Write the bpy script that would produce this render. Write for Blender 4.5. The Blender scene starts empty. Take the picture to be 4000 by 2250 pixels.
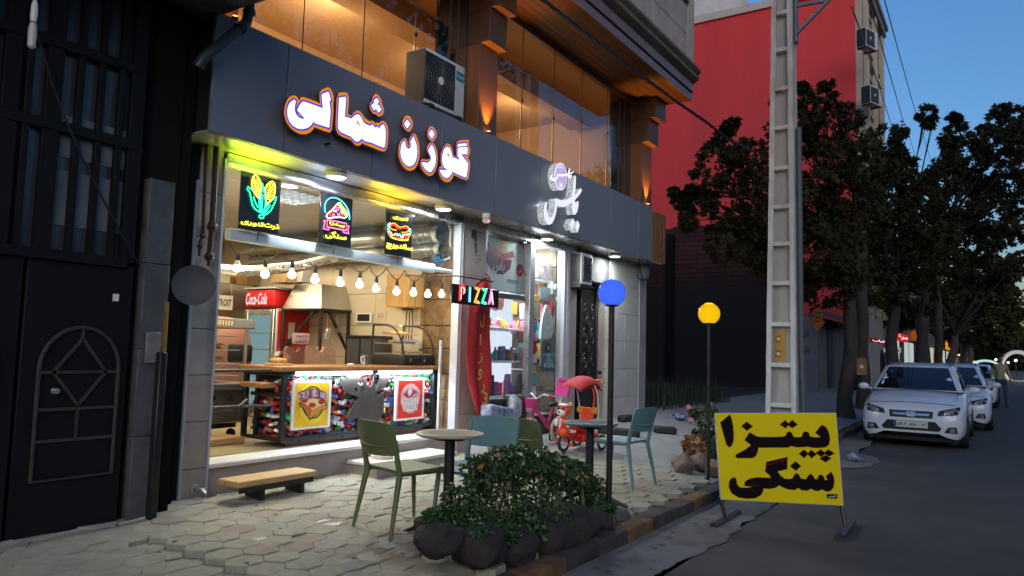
import bpy, bmesh, math, random
from mathutils import Vector as V, Matrix, Euler, noise
rnd = random.Random(11)
scene = bpy.context.scene
COL = scene.collection
R = math.radians
# ---------------------------------------------------------------- camera
F = 2900.0                       # focal length in pixels of the 4000 px wide photograph
CR = V((0.547248, -0.836549, 0.026573)); CD = V((0.084728, 0.023785, -0.996120)); CF = V((0.832671, 0.547376, 0.083895))
EYE = V((0, 0, 1.5))
cam = bpy.data.cameras.new('camera'); cam.sensor_width = 36.0; cam.lens = F / 4000 * 36; cam.clip_end = 900; cam.clip_start = 0.05
camo = bpy.data.objects.new('camera', cam); COL.objects.link(camo)
mw = Matrix.Identity(4)
for i in range(3):
    mw[i][0] = CR[i]; mw[i][1] = -CD[i]; mw[i][2] = -CF[i]; mw[i][3] = EYE[i]
camo.matrix_world = mw
scene.camera = camo
# ---------------------------------------------------------------- dusk sky, faint afterglow
world = bpy.data.worlds.new('World'); scene.world = world; world.use_nodes = True
nt = world.node_tree; nt.nodes.clear()
wo = nt.nodes.new('ShaderNodeOutputWorld'); bg = nt.nodes.new('ShaderNodeBackground'); sky = nt.nodes.new('ShaderNodeTexSky')
sky.sky_type = 'NISHITA'; sky.sun_disc = False
SUN_EL, SUN_AZ = 1.0, 232.0       # low in the west, behind the camera and to its left
sky.sun_elevation = R(SUN_EL); sky.sun_rotation = R(SUN_AZ)
sky.altitude = 50; sky.air_density = 1.0; sky.dust_density = 0.25; sky.ozone_density = 3.4
hs = nt.nodes.new('ShaderNodeHueSaturation'); hs.inputs['Saturation'].default_value = 1.0; hs.inputs['Value'].default_value = 1.0
nt.links.new(sky.outputs[0], hs.inputs['Color']); nt.links.new(hs.outputs[0], bg.inputs[0]); nt.links.new(bg.outputs[0], wo.inputs[0])
bg.inputs[1].default_value = 0.15
sl = bpy.data.lights.new('sun', 'SUN'); sl.energy = 0.23; sl.angle = R(40); sl.color = (1.0, 0.86, 0.74)
so = bpy.data.objects.new('sun', sl); COL.objects.link(so)
_az = R(SUN_AZ); so.rotation_euler = V((math.sin(_az), math.cos(_az), math.tan(R(24)))).to_track_quat('Z', 'Y').to_euler()
so.location = (-20, -5, 20)
scene.view_settings.view_transform = 'Standard'; scene.view_settings.look = 'None'
scene.view_settings.gamma = 1.0; scene.view_settings.use_curve_mapping = False
scene.view_settings.exposure = 2.3
LK = 0.5 ** 2.3                  # lamps and lit signs are given as they look, before the dusk exposure
scene.render.engine = 'CYCLES'
cy = scene.cycles
cy.use_denoising = True; cy.max_bounces = 7; cy.diffuse_bounces = 3; cy.glossy_bounces = 4; cy.transmission_bounces = 4
cy.transparent_max_bounces = 14; cy.sample_clamp_indirect = 4.0; cy.caustics_reflective = False; cy.caustics_refractive = False

# ---------------------------------------------------------------- pixel of the photograph -> point of the place
def ray(px, py):
    return CR * (px - 2000) + CD * (py - 1125) + CF * F
def W(px, py, x=None, y=None, z=None):
    d = ray(px, py)
    if x is not None: t = (x - EYE.x) / d.x
    elif y is not None: t = (y - EYE.y) / d.y
    else: t = (z - EYE.z) / d.z
    return EYE + d * t
def lerp(a, b, t): return a + (b - a) * t
def zg(x, y):
    """height of the pavement, which falls towards the kerb"""
    s = 0.042 + 0.068 * max(0, min(1, (x - 7.0) / 5.0))
    return 0.12 + s * max(0.0, min(y, 5.6) - 2.45)
def G(px, py):
    z = 0.15
    for _ in range(25):
        p = W(px, py, z=z); z = zg(p.x, p.y)
    return V((p.x, p.y, zg(p.x, p.y)))

# ---------------------------------------------------------------- materials
def _mat(name):
    m = bpy.data.materials.new(name); m.use_nodes = True; t = m.node_tree; t.nodes.clear()
    return m, t, t.nodes.new('ShaderNodeOutputMaterial')
def hexc(s):
    s = s.lstrip('#'); c = [int(s[i:i+2], 16) / 255 for i in (0, 2, 4)]
    return tuple(((v + .055) / 1.055) ** 2.4 if v > .04 else v / 12.92 for v in c)
def mk(name, col, rough=.6, metal=0.0, var=.18, scale=6.0, bump=.08, bscale=None, dirt=0.0, dirtcol=(.03, .026, .022), spec=.5, coat=0.0, stretch=(1, 1, 1), sss=0):
    m, t, out = _mat(name); N = t.nodes.new; L = t.links.new
    b = N('ShaderNodeBsdfPrincipled'); L(b.outputs[0], out.inputs[0])
    tc = N('ShaderNodeTexCoord'); mp = N('ShaderNodeMapping'); mp.inputs['Scale'].default_value = stretch
    L(tc.outputs['Object'], mp.inputs[0])
    n1 = N('ShaderNodeTexNoise'); n1.inputs['Scale'].default_value = scale; n1.inputs['Detail'].default_value = 6; n1.inputs['Roughness'].default_value = .62
    L(mp.outputs[0], n1.inputs['Vector'])
    mr = N('ShaderNodeMapRange'); mr.inputs[1].default_value = .3; mr.inputs[2].default_value = .7
    mr.inputs[3].default_value = 1 - var; mr.inputs[4].default_value = 1 + var * .8
    L(n1.outputs[0], mr.inputs[0])
    mx = N('ShaderNodeVectorMath'); mx.operation = 'SCALE'; mx.inputs[0].default_value = col[:3]
    L(mr.outputs[0], mx.inputs['Scale'])
    colout = mx.outputs[0]
    if dirt > 0:
        n2 = N('ShaderNodeTexNoise'); n2.inputs['Scale'].default_value = scale * .35; n2.inputs['Detail'].default_value = 8; n2.inputs['Roughness'].default_value = .7
        L(mp.outputs[0], n2.inputs['Vector'])
        m2 = N('ShaderNodeMapRange'); m2.inputs[1].default_value = .48; m2.inputs[2].default_value = .72; m2.inputs[4].default_value = dirt
        L(n2.outputs[0], m2.inputs[0])
        mm = N('ShaderNodeMix'); mm.data_type = 'RGBA'; mm.inputs[7].default_value = (*dirtcol, 1)
        L(m2.outputs[0], mm.inputs[0]); L(colout, mm.inputs[6]); colout = mm.outputs[2]
    L(colout, b.inputs['Base Color'])
    b.inputs['Roughness'].default_value = rough; b.inputs['Metallic'].default_value = metal
    b.inputs['Specular IOR Level'].default_value = spec; b.inputs['Coat Weight'].default_value = coat; b.inputs['Coat Roughness'].default_value = .08
    if var > 0:
        rr = N('ShaderNodeMapRange'); rr.inputs[3].default_value = max(.02, rough - .08); rr.inputs[4].default_value = min(1, rough + .1)
        L(n1.outputs[0], rr.inputs[0]); L(rr.outputs[0], b.inputs['Roughness'])
    if bump > 0:
        n3 = N('ShaderNodeTexNoise'); n3.inputs['Scale'].default_value = bscale or scale * 5; n3.inputs['Detail'].default_value = 5
        L(mp.outputs[0], n3.inputs['Vector'])
        bp = N('ShaderNodeBump'); bp.inputs['Strength'].default_value = bump; bp.inputs['Distance'].default_value = .02
        L(n3.outputs[0], bp.inputs['Height']); L(bp.outputs[0], b.inputs['Normal'])
    return m
def mkE(name, col, s):
    m, t, out = _mat(name); e = t.nodes.new('ShaderNodeEmission'); e.inputs[0].default_value = (*col[:3], 1); e.inputs[1].default_value = s * LK
    t.links.new(e.outputs[0], out.inputs[0]); return m
def mkGlass(name, tint=(1, 1, 1), refl=1.0, rough=0.0, ior=1.5):
    m, t, out = _mat(name); N = t.nodes.new; L = t.links.new
    tr = N('ShaderNodeBsdfTransparent'); tr.inputs[0].default_value = (*tint, 1)
    gl = N('ShaderNodeBsdfGlossy'); gl.inputs['Roughness'].default_value = rough
    fr = N('ShaderNodeFresnel'); ge = N('ShaderNodeNewGeometry'); io = N('ShaderNodeMapRange'); io.inputs[3].default_value = ior; io.inputs[4].default_value = 1 / ior
    L(ge.outputs['Backfacing'], io.inputs[0]); L(io.outputs[0], fr.inputs[0])
    ml = N('ShaderNodeMath'); ml.operation = 'MULTIPLY'; ml.inputs[1].default_value = refl; ml.use_clamp = True
    mx = N('ShaderNodeMixShader'); L(fr.outputs[0], ml.inputs[0]); L(ml.outputs[0], mx.inputs[0]); L(tr.outputs[0], mx.inputs[1]); L(gl.outputs[0], mx.inputs[2])
    L(mx.outputs[0], out.inputs[0]); return m

M = {}
def mat(name, *a, **k):
    if name not in M: M[name] = mk(name, *a, **k)
    return M[name]
M['acp'] = mk('slate_composite_panel', (.19, .20, .245), .36, .15, .06, 2, .0)
M['black'] = mk('black_paint', (.012, .012, .013), .45, 0, .2, 8, .05)
M['blackmetal'] = mk('black_metal', (.02, .02, .022), .4, .2, .2, 10, .05)
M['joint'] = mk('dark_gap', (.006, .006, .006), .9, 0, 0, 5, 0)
M['marble'] = mk('pale_marble', (.62, .60, .56), .35, 0, .1, 5, .02, dirt=.25, dirtcol=(.3, .26, .2))
M['stonetile'] = mk('beige_stone_tile', (.33, .285, .255), .45, 0, .14, 5, .04, dirt=.35, dirtcol=(.16, .12, .09))
M['tilelight'] = mk('cream_stone_tile', (.42, .41, .375), .5, 0, .1, 4, .04, dirt=.25, dirtcol=(.24, .2, .15))
M['alu'] = mk('brushed_aluminium', (.55, .56, .57), .28, .85, .08, 12, .0)
M['alubright'] = mk('white_aluminium', (.46, .47, .50), .35, .15, .06, 6, 0)
M['steel'] = mk('stainless_steel', (.50, .49, .46), .3, .9, .12, 5, .03)
M['galv'] = mk('galvanised_duct', (.55, .56, .55), .32, .9, .15, 6, .03)
M['white'] = mk('white_plastic', (.72, .72, .71), .4, 0, .05, 6, 0)
M['cream'] = mk('cream_wall_panel', (.60, .52, .385), .5, 0, .06, 1.5, .02)
M['ceil'] = mk('white_ceiling_tile', (.66, .62, .52), .7, 0, .08, 30, .05)
M['woodtop'] = mk('varnished_pine', (.36, .17, .06), .35, 0, .3, 4, .05, stretch=(1, 12, 12))
M['woodlight'] = mk('raw_pine_board', (.50, .31, .13), .55, 0, .3, 4, .06, stretch=(1, 10, 10))
M['woodpanel'] = mk('yellow_pine_panel', (.46, .25, .08), .5, 0, .4, 4, .06, stretch=(10, 10, .8))
M['veneer'] = mk('brown_split_stone', (.15, .085, .032), .7, 0, .6, 9, .6, bscale=24)
M['concrete'] = mk('grey_concrete', (.25, .245, .235), .85, 0, .22, 5, .25, dirt=.4, dirtcol=(.1, .09, .08))
M['concdark'] = mk('old_dark_concrete', (.09, .088, .085), .9, 0, .35, 4, .6, dirt=.5)
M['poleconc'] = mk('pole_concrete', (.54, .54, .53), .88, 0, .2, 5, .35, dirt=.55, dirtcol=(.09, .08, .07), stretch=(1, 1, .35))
M['asphalt'] = mk('asphalt', (.075, .07, .066), .82, 0, .35, 1.3, .6, bscale=110, dirt=.45, dirtcol=(.04, .037, .035))
M['gutter'] = mk('gutter_concrete', (.17, .165, .155), .85, 0, .3, 4, .35, dirt=.6)
M['earth'] = mk('dark_earth', (.05, .042, .034), .95, 0, .35, 3, .6)
M['mortar'] = mk('mortar_bed', (.04, .036, .03), .95, 0, .4, 12, .4)
M['paver_grey'] = mk('grey_paver', (.31, .295, .23), .85, 0, .2, 9, .3, bscale=70, dirt=.35, dirtcol=(.14, .125, .1))
M['paver_pink'] = mk('pink_paver', (.30, .245, .195), .85, 0, .2, 9, .3, bscale=70, dirt=.35, dirtcol=(.14, .11, .09))
M['paver_tan'] = mk('tan_paver', (.33, .305, .225), .85, 0, .2, 9, .3, bscale=70, dirt=.3, dirtcol=(.15, .13, .1))
M['kerbdark'] = mk('kerb_black_paint', (.045, .04, .036), .8, 0, .4, 7, .3, dirt=.5, dirtcol=(.14, .12, .1))
M['kerbyellow'] = mk('kerb_worn_yellow', (.19, .095, .03), .8, 0, .5, 7, .4, dirt=.9, dirtcol=(.09, .06, .045))
M['red'] = mk('red_wall_paint', (.68, .046, .052), .75, 0, .12, .9, .1, bscale=9, dirt=.4, dirtcol=(.40, .03, .035), stretch=(1, 1, .12))
M['brick'] = None
M['leafdark'] = mk('plane_tree_leaf', (.042, .042, .02), .9, 0, .7, 1.0, 0, spec=.08)
M['leafgreen'] = mk('shrub_leaf', (.032, .075, .02), .42, 0, .5, 6, 0)
M['leafdry'] = mk('dry_leaf', (.32, .17, .05), .6, 0, .3, 6, 0)
M['bark'] = mk('plane_bark', (.05, .044, .035), .9, 0, .5, 4, .7, dirt=.4, stretch=(1, 1, .4))
M['rock'] = mk('planter_rock', (.034, .029, .025), .85, 0, .4, 5, .7, dirt=.3)
M['rubber'] = mk('black_rubber', (.016, .016, .016), .7, 0, .2, 12, .1)
M['glass'] = mkGlass('clear_shop_glass', (.96, .98, .97), 1.0)
M['glassup'] = mkGlass('upper_window_glass', (.95, .94, .92), 1.3)
M['glasscase'] = mkGlass('display_glass', (.97, .98, .97), .8)
M['carglass'] = mk('tinted_car_glass', (.008, .01, .013), .05, 0, 0, 5, 0, spec=1.0)
M['chrome'] = mk('chrome', (.55, .55, .56), .25, 1, 0, 5, 0)
M['carwhite'] = mk('white_car_paint', (.66, .71, .78), .3, 0, .03, 1, 0, coat=.7)
M['amber'] = mk('amber_render_wall', (.46, .31, .17), 1.0, 0, .06, 1, .03, spec=.05)
M['brownpanel'] = mk('brown_composite_panel', (.13, .072, .052), .4, .3, .08, 2, 0)
M['orangetrim'] = mk('bronze_composite_panel', (.27, .115, .05), .42, .3, .08, 2, 0)
M['woodsoffit'] = mk('walnut_soffit', (.10, .045, .02), .45, 0, .4, 3, .04, stretch=(.7, 9, 9))
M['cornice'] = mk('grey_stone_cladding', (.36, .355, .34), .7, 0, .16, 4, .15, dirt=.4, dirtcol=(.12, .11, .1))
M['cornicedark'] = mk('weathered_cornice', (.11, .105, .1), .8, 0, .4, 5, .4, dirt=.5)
M['white_e'] = mkE('lit_white_acrylic', (.93, .97, 1.0), 1.6)

# ---------------------------------------------------------------- mesh building
class MB:
    def __init__(s): s.bm = bmesh.new()
    def box(s, c, size, rot=None, bev=0.0, seg=1):
        m = Matrix.Translation(V(c))
        if rot is not None: m = m @ (rot if isinstance(rot, Matrix) else Euler(rot).to_matrix().to_4x4())
        m = m @ Matrix.Diagonal((*size, 1))
        vs = bmesh.ops.create_cube(s.bm, size=1, matrix=m)['verts']
        if bev > 0:
            es = list({e for v in vs for e in v.link_edges})
            bmesh.ops.bevel(s.bm, geom=es, offset=min(bev, min(size) * .45), segments=seg, affect='EDGES', profile=.5)
        return s
    def mm(s, a, b, bev=0.0, seg=1):
        a = V(a); b = V(b); lo = V([min(a[i], b[i]) for i in range(3)]); hi = V([max(a[i], b[i]) for i in range(3)])
        return s.box((lo + hi) / 2, hi - lo, None, bev, seg)
    def bar(s, a, b, w, h=None, bev=0.0, up=V((0, 0, 1))):
        a = V(a); b = V(b); d = b - a; L = d.length; d.normalize()
        if abs(d.dot(up)) > .98: up = V((0, 1, 0))
        x = d.cross(up).normalized(); z = x.cross(d)
        m = Matrix((x, d, z)).transposed().to_4x4()
        return s.box((a + b) / 2, (w, L, h or w), m, bev)
    def tube(s, pts, r, n=8, cap=True, closed=False):
        pts = [V(p) for p in pts]; rs = r if isinstance(r, (list, tuple)) else [r] * len(pts)
        rings = []; up = None; K = len(pts)
        for i, p in enumerate(pts):
            if closed: t = pts[(i + 1) % K] - pts[i - 1]
            else: t = (pts[min(i + 1, K - 1)] - pts[max(i - 1, 0)])
            if t.length < 1e-9: t = V((0, 0, 1))
            t.normalize()
            if up is None: up = V((0, 0, 1)) if abs(t.z) < .9 else V((1, 0, 0))
            x = up - t * up.dot(t)
            if x.length < 1e-6: x = t.orthogonal()
            x.normalize(); up = x; y = t.cross(x)
            rings.append([s.bm.verts.new(p + (x * math.cos(2 * math.pi * k / n) + y * math.sin(2 * math.pi * k / n)) * rs[i]) for k in range(n)])
        for i in range(K if closed else K - 1):
            a = rings[i]; b = rings[(i + 1) % K]
            for k in range(n): s.bm.faces.new((a[k], a[(k + 1) % n], b[(k + 1) % n], b[k]))
        if cap and not closed: s.bm.faces.new(rings[0][::-1]); s.bm.faces.new(rings[-1])
        return s
    def lathe(s, prof, c=(0, 0, 0), n=20, axis=None, cap=True):
        c = V(c); m = axis or Matrix.Identity(3); rings = []
        for r, z in prof:
            rings.append([s.bm.verts.new(c + m @ V((max(r, 1e-4) * math.cos(2 * math.pi * k / n), max(r, 1e-4) * math.sin(2 * math.pi * k / n), z))) for k in range(n)])
        for a, b in zip(rings, rings[1:]):
            for k in range(n): s.bm.faces.new((a[k], a[(k + 1) % n], b[(k + 1) % n], b[k]))
        if cap: s.bm.faces.new(rings[0][::-1]); s.bm.faces.new(rings[-1])
        return s
    def poly(s, pts, depth=None):
        """flat polygon (any outline), extruded by the vector depth"""
        vs = [s.bm.verts.new(V(p)) for p in pts]
        f = s.bm.faces.new(vs); f.normal_update()
        if depth is not None:
            d = V(depth); vb = [s.bm.verts.new(V(p) + d) for p in pts]; K = len(vs)
            g = s.bm.faces.new(vb[::-1]); g.normal_update()
            for i in range(K): s.bm.faces.new((vs[(i + 1) % K], vs[i], vb[i], vb[(i + 1) % K]))
            bmesh.ops.triangulate(s.bm, faces=[f, g])
        else: bmesh.ops.triangulate(s.bm, faces=[f])
        return s
    def quad(s, *p):
        s.bm.faces.new([s.bm.verts.new(V(q)) for q in p]); return s
    def grid(s, P, closed_u=False):
        vs = [[s.bm.verts.new(V(p)) for p in row] for row in P]
        for i in range(len(vs) - 1):
            K = len(vs[i])
            for j in range(K if closed_u else K - 1):
                s.bm.faces.new((vs[i][j], vs[i][(j + 1) % K], vs[i + 1][(j + 1) % K], vs[i + 1][j]))
        return s
    def sheet(s, P, th):
        """grid of points thickened downwards/backwards by vector th"""
        th = V(th); top = [[V(p) for p in r] for r in P]; n = len(top); m = len(top[0])
        a = [[s.bm.verts.new(p) for p in r] for r in top]; b = [[s.bm.verts.new(p + th) for p in r] for r in top]
        for i in range(n - 1):
            for j in range(m - 1):
                s.bm.faces.new((a[i][j], a[i][j + 1], a[i + 1][j + 1], a[i + 1][j])); s.bm.faces.new((b[i][j], b[i + 1][j], b[i + 1][j + 1], b[i][j + 1]))
        for i in range(n - 1):
            s.bm.faces.new((a[i][0], a[i + 1][0], b[i + 1][0], b[i][0])); s.bm.faces.new((a[i + 1][-1], a[i][-1], b[i][-1], b[i + 1][-1]))
        for j in range(m - 1):
            s.bm.faces.new((a[0][j + 1], a[0][j], b[0][j], b[0][j + 1])); s.bm.faces.new((a[-1][j], a[-1][j + 1], b[-1][j + 1], b[-1][j]))
        return s
    def ball(s, c, r, sc=(1, 1, 1), n=16, rot=None):
        m = Matrix.Translation(V(c))
        if rot is not None: m = m @ Euler(rot).to_matrix().to_4x4()
        m = m @ Matrix.Diagonal((sc[0] * r, sc[1] * r, sc[2] * r, 1))
        bmesh.ops.create_uvsphere(s.bm, u_segments=n, v_segments=max(6, n * 2 // 3), radius=1, matrix=m); return s
    def rock(s, c, r, sc=(1, 1, 1), seed=0, sub=2, amp=.25):
        m = Matrix.Diagonal((sc[0] * r, sc[1] * r, sc[2] * r, 1))
        vs = bmesh.ops.create_icosphere(s.bm, subdivisions=sub, radius=1)['verts']
        for v in vs:
            k = 1 + amp * noise.noise(v.co * 1.1 + V((seed * 7.1, seed * 3.3, 0))) * 1.6 + amp * .4 * noise.noise(v.co * 3 + V((seed, 0, seed)))
            v.co = V(c) + (m @ (v.co * k))
        return s

WM = {}                                         # world matrices of the Empties, by object name
def obj(mb, name, m, parent=None, world=True, smooth=38, keep=False):
    bm = mb.bm
    if not bm.verts: return None
    bmesh.ops.recalc_face_normals(bm, faces=bm.faces) if not keep else None
    o = None
    if parent is not None:
        if world:
            inv = WM[parent.name].inverted(); bm.transform(inv)
        loc = V((0, 0, 0))
    else:
        lo = V([min(v.co[i] for v in bm.verts) for i in range(3)]); hi = V([max(v.co[i] for v in bm.verts) for i in range(3)])
        loc = V(((lo.x + hi.x) / 2, (lo.y + hi.y) / 2, lo.z)); bm.transform(Matrix.Translation(-loc))
    me = bpy.data.meshes.new(name); bm.to_mesh(me); bm.free()
    for mm in (m if isinstance(m, (list, tuple)) else [m]): me.materials.append(M[mm] if isinstance(mm, str) else mm)
    if smooth:
        me.polygons.foreach_set('use_smooth', [True] * len(me.polygons)); me.set_sharp_from_angle(angle=R(smooth))
    o = bpy.data.objects.new(name, me); COL.objects.link(o)
    if parent is not None:
        o.parent = parent; WM[o.name] = WM[parent.name].copy()
    else:
        o.location = loc; WM[o.name] = Matrix.Translation(loc)
    return o
def tag(o, label=None, cat=None, group=None, kind=None):
    if label: o['label'] = label
    if cat: o['category'] = cat
    if group: o['group'] = group
    if kind: o['kind'] = kind
    return o
def thing(name, label, cat, loc=(0, 0, 0), rotz=0.0, group=None):
    o = bpy.data.objects.new(name, None); COL.objects.link(o); o.empty_display_size = .1
    o.location = loc; o.rotation_euler = (0, 0, rotz)
    WM[o.name] = Matrix.Translation(V(loc)) @ Matrix.Rotation(rotz, 4, 'Z')
    return tag(o, label, cat, group)
def copy_thing(root, loc, rotz=0.0, label=None, scale=None):
    def rec(o, par):
        c = o.copy(); COL.objects.link(c)
        if par is not None: c.parent = par
        for ch in o.children: rec(ch, c)
        return c
    c = rec(root, None); c.location = loc; c.rotation_euler = (0, 0, rotz)
    if scale: c.scale = (scale,) * 3
    WM[c.name] = Matrix.Translation(V(loc)) @ Matrix.Rotation(rotz, 4, 'Z')
    if label: c['label'] = label
    return c
def inst(o, parent, loc=None, rot=None, name=None):
    """another child object that shares o's mesh"""
    c = o.copy(); COL.objects.link(c); c.parent = parent
    if loc is not None: c.location = loc
    if rot is not None: c.rotation_euler = rot
    return c
def one(mb, name, m, label, cat, group=None, smooth=38):
    return tag(obj(mb, name, m, None, True, smooth), label, cat, group)
def struct(mb, name, m, label=None, smooth=38):
    return tag(obj(mb, name, m, None, True, smooth), label, None, None, 'structure')

# ---------------------------------------------------------------- lettering
_AR = {'ا': 'FE8D FE8E', 'آ': 'FE81 FE82', 'ب': 'FE8F FE90 FE91 FE92', 'پ': 'FB56 FB57 FB58 FB59', 'ت': 'FE95 FE96 FE97 FE98', 'ج': 'FE9D FE9E FE9F FEA0', 'چ': 'FB7A FB7B FB7C FB7D',
       'ح': 'FEA1 FEA2 FEA3 FEA4', 'خ': 'FEA5 FEA6 FEA7 FEA8', 'د': 'FEA9 FEAA', 'ذ': 'FEAB FEAC', 'ر': 'FEAD FEAE', 'ز': 'FEAF FEB0', 'س': 'FEB1 FEB2 FEB3 FEB4', 'ش': 'FEB5 FEB6 FEB7 FEB8',
       'ع': 'FEC9 FECA FECB FECC', 'ف': 'FED1 FED2 FED3 FED4', 'ق': 'FED5 FED6 FED7 FED8', 'ک': 'FB8E FB8F FB90 FB91', 'گ': 'FB92 FB93 FB94 FB95', 'ل': 'FEDD FEDE FEDF FEE0', 'م': 'FEE1 FEE2 FEE3 FEE4',
       'ن': 'FEE5 FEE6 FEE7 FEE8', 'و': 'FEED FEEE', 'ه': 'FEE9 FEEA FEEB FEEC', 'ی': 'FBFC FBFD FBFE FBFF'}
_AR = {k: [chr(int(c, 16)) for c in v.split()] for k, v in _AR.items()}
def fa(s):
    """joined Persian letter forms in left-to-right drawing order"""
    out = []
    for i, ch in enumerate(s):
        if ch not in _AR: out.append(ch); continue
        f = _AR[ch]; prev = i > 0 and s[i-1] in _AR and len(_AR[s[i-1]]) == 4; nxt = i + 1 < len(s) and s[i+1] in _AR and len(f) == 4
        out.append(f[3] if prev and nxt else f[1] if prev else f[2] if nxt else f[0])
    return ''.join(out[::-1])
_DG = None
def text_mb(s, fit, frame, extrude=0.0, bold=0.0, shear=0.0, keep=False):
    """letters scaled into a (width, height) box; frame = (origin at the box centre, x axis, y axis)"""
    c = bpy.data.curves.new('lettering', 'FONT'); c.body = s; c.resolution_u = 2; c.offset = bold; c.shear = shear; c.align_x = 'LEFT'
    o = bpy.data.objects.new('lettering', c); COL.objects.link(o)
    dg = bpy.context.evaluated_depsgraph_get(); me = bpy.data.meshes.new_from_object(o.evaluated_get(dg))
    bpy.data.objects.remove(o); bpy.data.curves.remove(c)
    mb = MB(); mb.bm.from_mesh(me); bpy.data.meshes.remove(me)
    vs = list(mb.bm.verts)
    if not vs: return mb
    x0, x1 = min(v.co.x for v in vs), max(v.co.x for v in vs); y0, y1 = min(v.co.y for v in vs), max(v.co.y for v in vs)
    sx = fit[0] / max(x1 - x0, 1e-6); sy = fit[1] / max(y1 - y0, 1e-6)
    if keep: sx = sy = min(sx, sy)
    o3, ax, ay = V(frame[0]), V(frame[1]), V(frame[2]); n = ax.cross(ay).normalized()
    for v in vs: v.co = o3 + ax * ((v.co.x - (x0 + x1) / 2) * sx) + ay * ((v.co.y - (y0 + y1) / 2) * sy)
    if extrude:
        r = bmesh.ops.extrude_face_region(mb.bm, geom=list(mb.bm.faces))
        bmesh.ops.translate(mb.bm, vec=n * extrude, verts=[g for g in r['geom'] if isinstance(g, bmesh.types.BMVert)])
    return mb
def join(mb, other):
    me = bpy.data.meshes.new('tmp'); other.bm.to_mesh(me); other.bm.free(); mb.bm.from_mesh(me); bpy.data.meshes.remove(me); return mb
def grow(pts, d):
    """outline of a flat (u, v) polygon moved outwards by d"""
    A = sum(pts[i][0] * pts[(i+1) % len(pts)][1] - pts[(i+1) % len(pts)][0] * pts[i][1] for i in range(len(pts)))
    sgn = 1 if A > 0 else -1; out = []; K = len(pts)
    for i in range(K):
        p0, p, p1 = pts[i-1], pts[i], pts[(i+1) % K]
        a = V((p[0]-p0[0], p[1]-p0[1])); b = V((p1[0]-p[0], p1[1]-p[1]))
        if a.length < 1e-9 or b.length < 1e-9: out.append(p); continue
        a.normalize(); b.normalize(); na = V((a.y, -a.x)) * sgn; nb = V((b.y, -b.x)) * sgn
        m = na + nb
        if m.length < .3: m = nb
        else: m = m / max(.45, m.length_squared / 2)
        out.append((p[0] + m.x * d, p[1] + m.y * d))
    return out
# ================================================================ ground
FY, WY = 5.0, 5.4                                # fascia front, shop wall
road = MB()
road.grid([[(x, y, 0) for y in (-60, -8, -3, 0, 1.95)] for x in (-60, -10, 0, 5, 10, 20, 40, 80, 160, 420)])
struct(road, 'road', 'asphalt', 'grey asphalt street running past the parked cars', 0)
land = MB(); land.quad((-400, -500, -.35), (800, -500, -.35), (800, 500, -.35), (-400, 500, -.35)); struct(land, 'terrain', 'earth', None, 0)
# gutter strip with a ragged edge towards the asphalt
g = MB(); rows = [[], [], []]
x = -6.0
while x < 60:
    e = 1.95 + .10 * noise.noise(V((x * .9, 3, 0))) + .07 * noise.noise(V((x * 4, 9, 0))) + .03 * noise.noise(V((x * 13, 2, 0)))
    rows[0].append((x, e, .006)); rows[1].append((x, e + .03, .022)); rows[2].append((x, 2.46, .03)); x += .06 if x < 14 else .5
g.grid(rows); struct(g, 'gutter', 'gutter', 'pale broken concrete gutter between kerb and asphalt')
# pale patch of concrete beside the yellow sign
p = MB(); c0 = W(3330, 1800, z=.008)
p.poly([(c0.x + (.55 + .15 * noise.noise(V((math.cos(a), math.sin(a), 4)) * 2)) * math.cos(a) * 1.6, c0.y + (.34 + .1 * noise.noise(V((math.cos(a), math.sin(a), 9)) * 2)) * math.sin(a), .009) for a in [i * math.pi / 18 for i in range(36)]])
struct(p, 'road_patch', 'gutter', 'pale dusty patch on the road beside the yellow sign')
# kerb stones
kerb = thing('kerb', None, None, (5, 2.5, 0)); kerb['kind'] = 'structure'; kerb['label'] = 'kerb of painted stones in worn yellow and black'
kx = -4.0; i = 0
while kx < 46:
    L = .5 if kx < 20 else 2.0
    m = MB(); m.box((kx + L / 2, 2.545 + rnd.uniform(-.006, .006), .055 + rnd.uniform(-.004, .004)), (L - .012, .17, .15), (rnd.uniform(-.015, .015), 0, rnd.uniform(-.006, .006)), .018, 2)
    for v in m.bm.verts: v.co += V((0, noise.noise(v.co * 6) * .012, noise.noise(v.co * 5 + V((3, 3, 3))) * .009))
    obj(m, 'kerb_stone', 'kerbyellow' if i % 3 == 1 else 'kerbdark', kerb); kx += L; i += 1
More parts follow.
